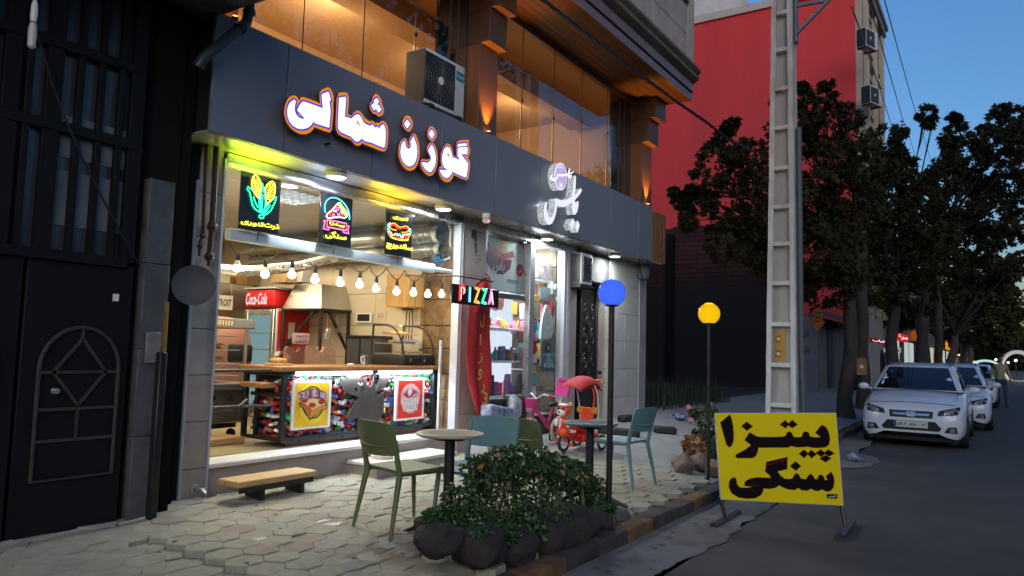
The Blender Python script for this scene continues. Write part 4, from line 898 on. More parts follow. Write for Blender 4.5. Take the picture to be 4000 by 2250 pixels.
# black cable and the gas riser on the dark house
m = MB(); m.tube([W(150, 150, y=5.02), W(205, 330, y=5.02), W(270, 500, y=5.0), W(350, 680, y=5.0), W(430, 830, y=5.02), W(500, 960, y=5.02), W(545, 1035, y=5.05)], .008, 6)
one(m, 'wall_cable', 'black', 'thin black cable slanting down across the barred windows', 'cable')
m = MB(); m.tube([W(651, 1180, y=5.05), W(640, 1370, y=5.05)], .018, 8); one(m, 'brass_pipe', mk('tarnished_brass', (.30, .19, .05), .4, .7, .3, 6, .05), 'short brass pipe above the black sleeve by the beige pier', 'pipe')
a, b = W(632, 1375, y=5.05), W(607, 2008, y=5.05)
m = MB(); m.mm((a.x - .028, 5.02, b.z - .05), (a.x + .028, 5.08, a.z), .006); one(m, 'pipe_sleeve', 'black', 'black square pipe sleeve standing at the edge of the granite facing', 'pipe')
c = W(600, 1358, y=5.1); one(MB().mm((c.x - .055, 5.10, c.z - .11), (c.x + .055, 5.117, c.z + .11), .004), 'meter_plate', mk('grey_plate', (.2, .2, .2), .6, 0, .3, 8, .05), 'pale grey plate on the granite facing', 'plate')
# tap at the foot of the beige pier
c = W(765, 1908, y=WY - .03)
t = thing('wall_tap', 'old chrome tap at the foot of the beige tiled pier', 'tap', (c.x, WY, c.z)); obj(MB().lathe([(.034, 0), (.036, .015), (.02, .02), (.018, .06)], (0, 0, 0), 14, Matrix.Rotation(R(90), 3, 'X')), 'flange', 'steel', t, False)
obj(MB().tube([(0, -.05, 0), (.02, -.09, -.002), (.035, -.11, -.03)], .013, 8), 'spout', 'steel', t, False)
# hanging bulb under the slab
c = W(125, 150, y=4.7)
t = thing('hanging_bulb', 'unlit white energy saving bulb hanging before the dark house', 'light bulb', (c.x, 4.7, c.z)); obj(MB().tube([(0, 0, .25), (0, 0, .75)], .003, 5), 'wire', 'black', t, False)
obj(MB().lathe([(.016, .06), (.02, .1), (.018, .16), (.008, .2)], (0, 0, 0.04), 12), 'socket', 'white', t, False); obj(MB().lathe([(.012, -.06), (.022, -.05), (.024, .05), (.018, .09)], (0, 0, 0), 12), 'tube', mk('frosted_bulb', (.5, .5, .5), .4, 0, 0, 4, 0), t, False)
# reddish flag banner
a = W(1893, 1085, y=4.95)
# ================================================================ inside the pizza shop
lamp('shop_ceiling_light', (5.0, 6.7, CZ - .05), 37, (1, .83, .53), .9, 'AREA')
lamp('shop_ceiling_light', (6.1, 7.6, CZ - .05), 37, (1, .82, .52), .9, 'AREA')
lamp('shop_ceiling_light', (5.2, 9.0, CZ - .05), 34, (1, .83, .53), .9, 'AREA')
lamp('shop_ceiling_light', (4.5, 6.05, CZ - .05), 20, (1, .84, .55), .5, 'AREA')  # extra lamp without a fixture, added to brighten the oven front
# louvred ceiling light
c = W(1140, 765, z=CZ - .02)
t = thing('ceiling_troffer', 'square louvred lamp lit in the shop ceiling behind the corn panel', 'ceiling light', (c.x, c.y, CZ - .03))
for s in (-1, 1): obj(MB().box((s * .3, 0, 0), (.02, .62, .03)), 'frame_rail', 'white', t, False); obj(MB().box((0, s * .3, 0), (.575, .02, .03)), 'frame_rail', 'white', t, False)
m = MB()
for k in range(-2, 3): m.box((k * .11, 0, -.006), (.008, .58, .03)); m.box((0, k * .11, -.006), (.58, .008, .03))
obj(m, 'louvre', 'alu', t, False); obj(MB().box((0, 0, .012), (.58, .58, .004)), 'diffuser', mkE('troffer_light', (.93, .96, 1), 3.2), t, False)
# ---------- counter with its cage of crushed cans
CX0, CX1, CY0, CY1 = 4.77, 7.0, 5.70, 6.26
ct = thing('bar_counter', 'counter of black steel frames filled with crushed drink cans under a pine top', 'counter', (5.9, 5.95, FZ))
m = MB(); m.mm((4.70, CY0 - .05, 1.243), (7.09, CY1 + .06, 1.292), .01, 2); obj(m, 'counter_top', 'woodtop', ct)
m = MB(); zb0 = FZ + .055
for xx in (CX0, CX1):
    for yy in (CY0, CY1): m.mm((xx - .022, yy - .022, zb0), (xx + .022, yy + .022, 1.242), .003)
for xx in (5.98,): m.mm((xx - .02, CY0 - .018, zb0), (xx + .02, CY0 + .02, 1.242), .003)
for zz_ in (zb0 + .02, 1.215):
    m.mm((CX0, CY0 - .02, zz_ - .02), (CX1, CY0 + .02, zz_ + .02), .003); m.mm((CX0 - .02, CY0, zz_ - .019), (CX0 + .02, CY1, zz_ + .019), .003)
m.mm((CX0 - .021, CY0, 1.0), (CX0 + .021, CY1 - .1, 1.035), .003); m.mm((CX0 - .019, 6.06, zb0), (CX0 + .019, 6.1, 1.242), .003)
obj(m, 'frame', mk('blue_black_steel', (.022, .028, .036), .4, .4, .2, 8, .03), ct)
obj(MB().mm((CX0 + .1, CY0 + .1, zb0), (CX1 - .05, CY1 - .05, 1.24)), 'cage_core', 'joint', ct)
m = MB(); m.mm((CX0 + .1, CY0 + .05, FZ + .0), (CX1 - .1, CY0 + .12, zb0)); obj(m, 'kick_board', 'brownpanel', ct)
m = MB()
for k in range(46): m.box((CX0 + (CX1 - CX0) * k / 45, CY0 - .006, .91), (.0022, .0022, .66))
for k in range(14): m.box(((CX0 + CX1) / 2, CY0 - .006, .6 + k * .048), (CX1 - CX0, .0022, .0022))
for k in range(11): m.box((CX0 - .006, CY0 + (CY1 - CY0) * k / 10, .91), (.0022, .0022, .66))
for k in range(14): m.box((CX0 - .006, (CY0 + CY1) / 2, .6 + k * .048), (.0022, CY1 - CY0, .0022))
obj(m, 'wire_mesh', mk('wire', (.12, .12, .12), .4, .8, 0, 5, 0), ct, True, 0)
def can_mb(sd):
    m = MB(); n = 10; L = .09; rows = []
    for k in range(6):
        z = -L / 2 + L * k / 5; r_ = .024 * (.82 if k in (0, 5) else 1)
        row = []
        for q in range(n):
            a = q * 2 * math.pi / n; d = 1 + .28 * noise.noise(V((math.cos(a) * 1.4 + sd * 5, math.sin(a) * 1.4, z * 22)))
            row.append((r_ * d * math.cos(a) + .008 * math.sin(k * 1.3 + sd), r_ * d * math.sin(a) * (.8), z))
        rows.append(row)
    m.grid(rows, True); m.bm.verts.ensure_lookup_table(); m.bm.faces.new(m.bm.verts[:n][::-1]); m.bm.faces.new(m.bm.verts[-n:]); return m
cancols = [('red', (.38, .018, .02), 4), ('green', (.01, .24, .06), 3), ('silver', (.5, .52, .55), 6), ('blue', (.03, .09, .35), 2), ('orange', (.5, .13, .02), 1), ('black', (.03, .03, .03), 2), ('maroon', (.17, .02, .03), 3)]
protos = []
for nm, c_, wgt in cancols:
    mm_ = mk('crushed_can_' + nm, tuple(min(.8, v * 1.5) for v in c_), .3, .45, .35, 22, .12)
    for sd in (1, 2):
        o = obj(can_mb(sd + wgt * .37), 'can', mm_, ct, False, 30); protos.append([o, wgt, False])
bag = [p for p in protos for _ in range(p[1])]
def put_can(x, y, z, rot):
    p = rnd.choice(bag); off = V((x, y, z)) - V(ct.location)
    if not p[2]: p[2] = True; p[0].location = off; p[0].rotation_euler = rot
    else: inst(p[0], ct, off, rot)
nc = 0; fill = {}
def fill_can(x, y, z, rot):
    k = rnd.choice(('red', 'silver', 'green', 'black')); m_ = fill.setdefault(k, MB()); q = can_mb(rnd.choice((1, 2, 3))); q.bm.transform(Matrix.Translation((x, y, z)) @ Euler(rot).to_matrix().to_4x4()); join(m_, q)
for j in range(12):
    for i in range(30):
        x = CX0 + .05 + (CX1 - CX0 - .1) * (i + .5 * (j % 2)) / 29.5 + rnd.uniform(-.015, .015); z = .608 + j * .0525 + rnd.uniform(-.012, .012)
        rt = (rnd.uniform(-.7, .7), R(90) + rnd.uniform(-.5, .5), rnd.uniform(-.5, .5)) if rnd.random() < .62 else (R(90) + rnd.uniform(-.4, .4), rnd.uniform(-.5, .5), rnd.uniform(-3, 3)) if rnd.random() < .6 else (rnd.uniform(-.5, .5), rnd.uniform(-.5, .5), 0)
        hid = 5.02 < x < 5.42 and .72 < z < 1.14 or 6.42 < x < 6.72 and .74 < z < 1.14
        if hid: continue
        if nc < 250: put_can(x, CY0 + .036 + rnd.uniform(-.01, .016), min(z, 1.2), rt)
        else: fill_can(x, CY0 + .036, min(z, 1.2), rt)
        nc += 1
for k in fill: obj(fill[k], 'can_heap', bpy.data.materials['crushed_can_' + k], ct)['kind'] = 'stuff'
for j in range(9):
    for i in range(6):
        put_can(CX0 + .036 + rnd.uniform(-.01, .015), CY0 + .06 + i * .075 + rnd.uniform(-.015, .015), .61 + j * .066 + rnd.uniform(-.01, .01), (rnd.uniform(-.4, .4) + (R(90) if rnd.random() < .7 else 0), rnd.uniform(-.6, .6), rnd.uniform(-.5, .5)))
for p in protos:
    if not p[2]: bpy.data.objects.remove(p[0])
m = MB(); m.mm((CX0 + .12, CY0 - .03, 1.216), (5.93, CY0 - .012, 1.238)); m.mm((6.03, CY0 - .03, 1.216), (CX1 - .06, CY0 - .012, 1.238)); obj(m, 'led_strip', mkE('cold_led', (.72, .88, 1), 7), ct)
for x0_, x1_ in ((4.9, 5.93), (6.03, 6.94)):
    l = bpy.data.lights.new('led_strip_light', 'AREA'); l.shape = 'RECTANGLE'; l.size = x1_ - x0_; l.size_y = .02; l.energy = 20 * LK; l.color = (.75, .9, 1)
    o = bpy.data.objects.new('led_strip_light', l); COL.objects.link(o); o.location = ((x0_ + x1_) / 2, CY0 - .04, 1.212); o.rotation_euler = (R(18), 0, 0)
def zp(pts, z, y):
    return [W(z[0] + a / z[2], z[1] + b / z[2], y=y) for a, b in pts]
def flat(pts, z, y, th=.0015, d=0): return plate(zp(pts, z, y), y + th, th, d)
PY = CY0 - .035
Q1 = (1120, 1460, 6.04); Q2 = (1520, 1450, 6.588); Q3 = (1320, 1440, 5.175)
FL = lambda nm, c: mk(nm, c, .45, 0, .05, 8, 0)
F_ = {'white': FL('poster_white', (.75, .77, .8)), 'yellow': FL('poster_yellow', (.72, .42, .012)), 'lemon': FL('poster_lemon', (.75, .58, .03)), 'ink': FL('poster_ink', (.03, .012, .012)), 'crust': FL('poster_crust', (.48, .15, .025)), 'crust2': FL('poster_pale_crust', (.62, .26, .06)),
      'cheese': FL('poster_cheese', (.74, .66, .25)), 'tomato': FL('poster_tomato', (.5, .02, .018)), 'lilac': FL('poster_lilac', (.68, .58, .70)), 'red': FL('poster_red', (.62, .028, .012)), 'pink': FL('poster_pink', (.72, .42, .42)), 'rose': FL('poster_rose', (.36, .02, .05)), 'purple': FL('poster_purple', (.20, .06, .12))}
p1 = thing('poster_frame', 'white framed yellow poster of a square pizza slice lettered DETROIT PIZZA', 'poster', tuple(zp([(590, 1300)], Q1, PY)[0]), 0, 'framed posters on the can counter')
obj(plate(zp([(165, 155), (1065, 150), (1020, 1255), (115, 1340)], Q1, PY), PY + .025, .025), 'frame', 'white', p1)
y_ = PY - .003
def layer(par, nm, pts, zz_, k, col, d=0):
    obj(flat(pts, zz_, PY - .002 - k * .0016, .0012, d), nm, F_[col], par, True, 0)
layer(p1, 'poster_sheet', [(225, 210), (1012, 205), (960, 1210), (165, 1275)], Q1, 0, 'yellow')
el = lambda cx, cy, a, b, n=28: [(cx + a * math.cos(i * 2 * math.pi / n), cy + b * math.sin(i * 2 * math.pi / n)) for i in range(n)]
layer(p1, 'poster_glow', el(610, 700, 330, 470), Q1, 1, 'lemon'); layer(p1, 'poster_ring', el(620, 675, 265, 385), Q1, 2, 'ink'); layer(p1, 'poster_disc', el(620, 675, 235, 355), Q1, 3, 'yellow')
layer(p1, 'slice_outline', [(280, 700), (330, 660), (400, 560), (560, 500), (720, 500), (860, 570), (965, 735), (930, 840), (860, 850), (770, 890), (545, 1100), (500, 1040), (480, 960), (390, 800), (300, 790)], Q1, 4, 'ink')
layer(p1, 'slice_side', [(290, 715), (400, 720), (545, 800), (580, 880), (540, 1075), (490, 960), (400, 790), (300, 775)], Q1, 5, 'crust')
layer(p1, 'slice_side', [(580, 880), (770, 750), (950, 745), (925, 825), (860, 835), (765, 880), (550, 1060)], Q1, 5, 'crust2')
layer(p1, 'cheese', [(330, 690), (420, 600), (560, 560), (720, 570), (850, 620), (930, 720), (780, 760), (700, 800), (590, 870), (560, 800), (430, 715)], Q1, 6, 'cheese')
layer(p1, 'tomato_band', [(350, 660), (450, 570), (600, 540), (740, 545), (880, 610), (760, 600), (620, 570), (480, 610)], Q1, 7, 'tomato')
for cx, cy, a, b in ((605, 740, 85, 58), (820, 665, 72, 55), (425, 640, 70, 50)): layer(p1, 'pepperoni', el(cx, cy, a, b, 18), Q1, 8, 'tomato')
layer(p1, 'title_band', [(265, 525), (340, 450), (470, 400), (640, 375), (760, 385), (880, 430), (960, 470), (940, 620), (850, 575), (720, 545), (580, 550), (440, 590), (310, 640)], Q1, 9, 'lilac')
s = 'DETROIT PIZZA'
for k, ch in enumerate(s):
    if ch == ' ': continue
    u = 310 + k * 50.5; v = 545 - 95 * math.sin(math.pi * (k + .8) / 13.2); p = zp([(u, v)], Q1, PY - .018)[0]; ang = .35 * (1 - 2 * (k + .5) / 13)
    obj(text_mb(ch, (.030, .085), (p, (math.cos(ang), 0, math.sin(ang)), (-math.sin(ang), 0, math.cos(ang))), 0, .02), 'title_letter', F_['purple'], p1, True, 0)
p2 = thing('poster_frame', 'white framed red poster lettered SQUARE PIZZA below a pale rose of toppings', 'poster', tuple(zp([(520, 1250)], Q2, PY)[0]), 0, 'framed posters on the can counter')
obj(plate(zp([(200, 180), (915, 170), (885, 1215), (150, 1285)], Q2, PY), PY + .025, .025), 'frame', 'white', p2)
layer(p2, 'poster_sheet', [(252, 235), (868, 228), (838, 1165), (203, 1218)], Q2, 0, 'red')
layer(p2, 'emblem', [(550, 315), (640, 325), (720, 390), (800, 510), (790, 660), (740, 830), (735, 980), (600, 1070), (520, 1085), (430, 1050), (380, 1010), (330, 900), (300, 800), (310, 560), (350, 470), (430, 370)], Q2, 1, 'pink')
layer(p2, 'emblem_rose', [(470, 470), (560, 440), (640, 470), (760, 540), (740, 590), (640, 680), (540, 690), (440, 670), (360, 580), (420, 560)], Q2, 2, 'rose')
layer(p2, 'emblem_swirl', [(490, 480), (560, 450), (600, 500), (580, 590), (520, 650), (480, 580)], Q2, 3, 'white'); layer(p2, 'emblem_swirl', [(545, 690), (640, 610), (740, 545), (700, 600), (600, 680)], Q2, 3, 'lilac')
for w_, bx in (('SQUARE', (315, 705, 765, 850)), ('PIZZA', (365, 850, 710, 1010))):
    a, b = zp([(bx[0], bx[1]), (bx[2], bx[3])], Q2, PY - .008); o = text_mb(w_, (b.x - a.x, (a.z - b.z)), (((a.x + b.x) / 2, PY - .009, (a.z + b.z) / 2), (1, 0, -.02), (0, 0, 1)), 0, .03)
    obj(o, 'poster_word', F_['white'], p2, True, 0)
moose = [(70,200),(100,320),(120,420),(150,470),(260,520),(330,540),(420,590),(380,640),(350,710),(280,800),(240,880),(215,970),(230,1040),(300,1050),(380,1000),(412,978),(430,1110),(470,1170),(490,1250),(550,1290),(590,1130),(640,1200),(690,1260),(740,1230),(745,1160),(820,1090),(880,960),(920,800),(930,640),(940,470),(880,490),(820,550),(760,560),(742,535),(770,480),(880,440),(960,370),(1010,280),(1060,200),(1065,85),(985,82),(945,180),(925,85),(890,180),(870,85),(835,90),(850,220),(820,350),(760,440),(748,330),(705,240),(690,340),(650,372),(605,370),(588,240),(550,185),(515,190),(520,280),(560,380),(575,450),(545,470),(475,478),(440,345),(395,372),(400,455),(345,440),(342,400),(400,300),(470,170),(532,92),(330,62),(285,140),(255,135),(235,75),(200,85),(215,150),(165,120),(130,95),(205,225),(150,185),(105,165)]
one(plate(zp(moose, Q3, CY0 - .03), CY0 - .008, .022), 'moose_cutout', mk('grey_plywood', (.05, .041, .036), .6, 0, .15, 3, .05, stretch=(6, 1, .6)), 'moose head cut from grey plywood between the two posters on the counter', 'emblem', None, 30)
# swing rail beside the counter
t = thing('swing_gate', 'two black rails barring the gap left of the can counter', 'gate', (4.3, 5.62, FZ))
for py in ((1448, 1446), (1593, 1583)):
    a = W(828, py[0], y=5.62); b = W(1060, py[1], y=5.66); m = MB(); m.tube([a, b], .013, 8); obj(m, 'rail', 'blackmetal', t)
m = MB(); a = W(935, 1587, y=5.6); m.tube([a + V((0, 0, -.1)), a, a + V((.1, .03, .05))], .014, 6); obj(m, 'latch', 'black', t)
# pine flap behind the rail
m = MB(); a = W(965, 1500, y=6.0); m.mm((a.x, 5.78, a.z - .03), (CX0 - .03, 6.1, a.z + .02), .006); one(m, 'counter_flap', 'woodtop', 'short pine flap joined low to the left end of the counter', 'shelf')
# ---------- glass pastry case on the counter
gx0, gx1, gy0, gy1, gz0 = 6.50, 7.06, 5.73, 6.26, 1.294
t = thing('curved_display', 'curved glass pastry case with black frame on the counter', 'display case', ((gx0 + gx1) / 2, 6.0, gz0))
arc = [(gy0 + .01, gz0 + .12)] + [(gy0 + .03 + .30 * (1 - math.cos(a)) , gz0 + .15 + .32 * math.sin(a)) for a in [math.pi / 2 * i / 9 for i in range(10)]] + [(gy1 - .02, gz0 + .475)]
m = MB(); m.mm((gx0, gy0, gz0), (gx1, gy1, gz0 + .12), .012, 2); obj(m, 'base', 'black', t)
m = MB()
for k in range(22): m.box((gx0 + .17 + k * .015, gy0 - .002, gz0 + .06), (.006, .006, .05))
obj(m, 'vent_grille', 'blackmetal', t); m = MB()
for q in (.1, .55): m.lathe([(.016, 0), (.018, .01), (.01, .014)], (gx0 + .01 + q * (gx1 - gx0) + .03, gy0, gz0 + .06), 12, Matrix.Rotation(R(90), 3, 'X'))
obj(m, 'knob', 'chrome', t)
for xx in (gx0 + .01, gx1 - .01):
    m = MB(); m.tube([(xx, a, b) for a, b in arc], .013, 8); m.tube([(xx, gy1 - .02, gz0 + .475), (xx, gy1, gz0 + .12)], .012, 8); obj(m, 'frame_hoop', 'blackmetal', t)
obj(MB().grid([[(xx, a, b) for a, b in arc] for xx in (gx0 + .01, gx1 - .01)]), 'curved_glass', 'glasscase', t)
m = MB(); m.poly([(gx0 + .012, a, b) for a, b in arc] + [(gx0 + .012, gy1, gz0 + .12)]); obj(m, 'side_glass', 'glasscase', t)
for zz_, dep in ((.13, .5), (.25, .36), (.36, .26)):
    obj(MB().mm((gx0 + .04, gy1 - dep, gz0 + zz_), (gx1 - .04, gy1 - .03, gz0 + zz_ + .006)), 'glass_shelf', 'alubright', t)
past = mk('golden_pastry', (.55, .27, .05), .55, 0, .35, 20, .3)
for zz_, dep, n_ in ((.136, .42, 7), (.256, .30, 12), (.366, .2, 9)):
    for k in range(n_):
        m = MB(); m.ball((gx0 + .07 + k * (gx1 - gx0 - .14) / (n_ - 1), gy1 - dep + .06, gz0 + zz_ + .018), .022, (1, 1.3, .8), 8); one(m, 'pastry', past, 'golden pastry in the row on the %s shelf of the curved glass case' % {7: 'bottom', 12: 'middle', 9: 'top'}[n_], 'pastry', 'pastries in the curved case')
l = lamp('case_light', (6.78, 6.05, gz0 + .44), 3.5, (1, .72, .3), .05)
# ---------- left: oven with hot display case
sx0, sx1, sy0, sy1 = 3.92, 4.98, 6.5, 7.15
t = thing('oven_range', 'stainless oven with three black knobs behind the left jamb', 'oven', (4.45, 6.8, FZ))
m = MB(); m.mm((sx0, sy0 + .02, .70), (sx1, sy1, 1.07), .01); obj(m, 'body', 'steel', t)
m = MB(); m.mm((sx0 + .02, sy0 - .005, .70), (sx1 - .02, sy0 + .019, .83), .01); obj(m, 'oven_drawer', 'steel', t)
m = MB(); m.tube([(sx0 + .05, sy0 - .03, .86), (sx1 - .05, sy0 - .03, .86)], .014, 8); obj(m, 'handle', 'chrome', t)
m = MB(); m.mm((sx0, sy0 - .03, 1.03), (sx1, sy1 + .01, 1.10), .012); obj(m, 'top_plate', 'steel', t)
for q in (.45, .62, .82): obj(MB().lathe([(.028, 0), (.03, .012), (.02, .03)], (lerp(sx0, sx1, q), sy0 + .02, .95), 14, Matrix.Rotation(R(90), 3, 'X')), 'knob', 'black', t)
for q in (.08, .9): obj(MB().lathe([(.05, -.02), (.055, 0), (.05, .02)], (lerp(sx0, sx1, q), sy0 + .1, .58), 16, Matrix.Rotation(R(90), 3, 'Y')), 'caster', 'rubber', t)
m = MB(); m.mm((sx0 + .05, sy0 + .1, .64), (sx1 - .05, sy1, .70)); obj(m, 'underframe', 'black', t)
hx0, hx1, hz0, hz1 = 3.92, 4.97, 1.10, 1.75
t = thing('hot_display', 'tall glass hot display case with trays of pastry standing on the oven', 'display case', (4.45, 6.8, hz0))
m = MB()
for xx in (hx0 + .01, hx1 - .02):
    for yy in (sy0 + .04, sy1 - .05): m.mm((xx - .014, yy - .014, hz0 + .004), (xx + .014, yy + .014, hz1 - .1), .002)
obj(m, 'frame', 'steel', t)
m = MB(); m.mm((hx0 - .01, sy0, hz1 - .1), (hx1 + .06, sy1, hz1), .008); obj(m, 'lamp_housing', 'steel', t)
m = MB()
for k in range(24): m.box((hx0 + .06 + k * .033, sy0 - .002, hz1 - .05), (.01, .006, .045))
obj(m, 'vent_slot', mkE('warm_slot', (1, .62, .15), 1.4), t)
obj(MB().mm((hx0 + .02, sy0 + .03, hz0 + .01), (hx1 - .03, sy0 + .034, hz1 - .1)), 'front_glass', 'glasscase', t)
for k, zz_ in enumerate((1.17, 1.29, 1.43, 1.57)):
    m = MB(); m.mm((hx0 + .03, sy0 + .07, zz_ - .006), (hx1 - .06, sy1 - .06, zz_), .002); obj(m, 'wire_shelf', 'alubright', t)
    if k in (1, 2):
        m = MB(); m.lathe([(.0, 0), (.2, 0), (.22, .02)], (4.45, sy0 + .3, zz_ + .001), 24, None, False); one(m, 'serving_tray', 'steel', 'round metal tray on the %s shelf of the hot display' % ('second' if k == 1 else 'third'), 'tray')
        for q in range(9):
            m = MB(); m.rock((4.16 + q * .075, sy0 + .2 + .05 * (q % 2), zz_ + .035), .042, (1.1, 1, .75), q + k * 9, 2, .2); one(m, 'fried_pastry', past, 'yellow fried pastry on the %s tray in the hot display' % ('lower' if k == 1 else 'upper'), 'pastry', 'pastries in the hot display')
lamp('hot_display_light', (4.4, sy0 + .25, hz1 - .13), 8, (1, .62, .2), .08)
# threshold boards on the shop floor
m = MB(); m.mm((3.86, 6.2, FZ + .002), (4.75, 6.45, FZ + .07), .01); one(m, 'pine_step', 'woodlight', 'low pine step on the floor before the oven', 'step')
# ---------- pink dome oven, left hood with plate
pk = mk('pink_glazed_oven', (.30, .125, .09), .5, 0, .12, 4, .08, dirt=.15)
c = W(850, 1250, y=8.3)
t = thing('dome_oven', 'pink domed pizza oven behind the hot display case', 'oven', (c.x, 8.3, FZ))
obj(MB().lathe([(.0, 1.32), (.16, 1.30), (.3, 1.22), (.40, 1.08), (.43, .9), (.43, .02), (.40, 0)][::-1], (0, 0, 0), 32), 'dome', pk, t, False)
obj(MB().box((.05, -.42, .85), (.34, .06, .22), None, .03, 2), 'mouth', 'black', t, False)
t = thing('steel_hood', 'plain stainless extractor hood above the pink dome oven', 'extractor hood', (5.3, 8.5, 1.9))
a = W(981, 1210, y=8.45); b = W(981, 1115, y=8.45); m = MB(); a = W(983, 1210, y=9.0); b = W(983, 1115, y=9.0); m.mm((3.9, 9.0, a.z), (a.x, 9.8, b.z), .01); obj(m, 'canopy', 'steel', t)
m = MB(); m.mm((a.x + .005, 9.3, b.z - .12), (a.x + .5, 9.8, b.z), .01); obj(m, 'side_duct', 'steel', t)
A, B = W(858, 1152, y=8.92), W(908, 1213, y=8.92)
t = thing('hanging_plate', 'small white number plate lettered DETROIT hanging before the steel hood', 'sign', ((A.x + B.x) / 2, 8.92, B.z))
w_ = (B.x - A.x) * 1.75; obj(MB().mm((B.x - w_, 8.915, B.z), (B.x, 8.925, A.z), .004), 'plate', mk('cream_enamel', (.62, .60, .5), .4, 0, .06, 6, 0, dirt=.2), t)
obj(text_mb('DETROIT', (w_ * .86, (A.z - B.z) * .5), ((B.x - w_ * .5, 8.912, (A.z + B.z) / 2), (1, 0, 0), (0, 0, 1)), 0, .02), 'lettering', 'black', t, True, 0)
for q in (.06, .94): obj(MB().tube([(B.x - w_ * q, 8.92, A.z), (B.x - w_ * q - .02, 8.94, A.z + .2)], .003, 5), 'string', 'alu', t)
# boxes stored on top of the hoods
M['card'] = mk('cardboard', (.33, .22, .11), .8, 0, .12, 6, .04)
for k, (pa, pb, pc, mm_, nm, lb) in enumerate((((856, 1082), (898, 1120), 9.1, 'cream', 'storage_box', 'white carton at the left end on top of the steel hood'), ((926, 1082), (964, 1116), 9.2, 'woodpanel', 'storage_box', 'straw coloured carton on top of the steel hood'), ((966, 1085), (1010, 1118), 9.25, 'card', 'storage_box', 'brown carton beside the straw one on the steel hood'), ((1118, 1085), (1180, 1110), 7.9, 'card', 'storage_box', 'brown carton on top of the sloping hood'), ((1180, 1080), (1215, 1106), 7.8, 'alubright', 'storage_jar', 'glassy white carton on top of the sloping hood'))):
    A = W(*pa, y=pc); B = W(*pb, y=pc); m = MB(); m.mm((A.x, pc, B.z), (B.x, pc + .3, A.z + .1), .006); one(m, 'storage_box', mm_, lb, 'box')
# ---------- red drinks cooler
fx0, fy0, fy1, fz1 = 6.56, 8.12, 8.72, 2.24
t = thing('drinks_cooler', 'red drinks cooler with white script on its header and a bottle on its side', 'fridge', ((fx0 + RX1) / 2, 8.4, FZ))
cr = mk('cooler_red', (.56, .012, .014), .35, 0, .04, 4, 0)
m = MB(); m.mm((fx0 + .05, fy0, FZ + .02), (RX1 - .02, fy1, 1.98), .008); obj(m, 'cabinet', 'alubright', t)
obj(MB().mm((fx0 + .08, fy0 - .008, FZ + .1), (RX1 - .03, fy0 - .001, 1.95)), 'side_panel', cr, t)
m = MB(); m.mm((fx0 - .02, fy0 - .004, 1.985), (RX1 - .02, fy1 + .004, fz1), .04, 3); obj(m, 'header', cr, t)
m = MB(); m.mm((fx0 - .03, fy0 - .012, fz1 + .002), (RX1 - .02, fy1 + .01, fz1 + .03), .006); obj(m, 'header_trim', 'alubright', t)
obj(text_mb('Coca-Cola', (.44, .16), ((fx0 - .026, (fy0 + fy1) / 2 + .04, 2.11), (0, -1, 0), (0, 0, 1)), .002, .012, .35), 'header_script', mkE('lit_script', (1, .93, .9), .9), t, True, 0)
m = MB()
for yy in (fy0 + .03, fy1 - .03): m.mm((fx0, yy - .03, FZ + .1), (fx0 + .045, yy + .03, 1.97), .006)
for zz_ in (FZ + .13, 1.93): m.mm((fx0 + .001, fy0 + .06, zz_ - .04), (fx0 + .044, fy1 - .06, zz_ + .04), .006)
obj(m, 'door_frame', 'alu', t)
obj(MB().mm((fx0 + .02, fy0 + .06, FZ + .17), (fx0 + .024, fy1 - .06, 1.89)), 'door_glass', 'glasscase', t)
obj(MB().mm((fx0 + .046, fy0 + .05, FZ + .12), (fx0 + .052, fy1 - .05, 1.95)), 'lit_interior', mkE('cooler_interior', (.36, .62, .66), .55), t)
for zz_ in (1.2, 1.42, 1.64): obj(MB().mm((fx0 + .026, fy0 + .06, zz_), (fx0 + .045, fy1 - .06, zz_ + .012)), 'shelf', 'alu', t)
bx = (fx0 + RX1) / 2 - .02
def ysil(prof, yy, x0_, z0_): return [(x0_ + r_, yy, z0_ + h_) for r_, h_ in prof] + [(x0_ - r_, yy, z0_ + h_) for r_, h_ in reversed(prof)]
prof = [(.15, 0), (.15, .28), (.125, .42), (.12, .5), (.1, .62), (.06, .78), (.05, .9), (.055, .96), (.055, 1.0)]
obj(MB().poly(ysil(prof, fy0 - .012, bx, .80), (0, -.003, 0)), 'bottle_print', mk('print_cola_brown', (.09, .008, .006), .3, 0, .3, 8, 0), t, True, 0)
obj(MB().poly(ysil(prof[5:], fy0 - .016, bx, .80), (0, -.002, 0)), 'bottle_neck_print', mk('print_pale_neck', (.5, .48, .42), .4, 0, .1, 8, 0), t, True, 0)
obj(MB().poly(ysil([(.02, .05), (.02, .5), (.012, .75)], fy0 - .0165, bx + .04, .80), (0, -.001, 0)), 'bottle_highlight', mk('print_red_gleam', (.5, .03, .02), .3, 0, 0, 8, 0), t, True, 0)
obj(text_mb('Coca', (.26, .15), ((bx - .05, fy0 - .02, 1.14), (1, 0, 0), (0, 0, 1)), .001, .01, .35), 'bottle_script', 'white', t, True, 0)
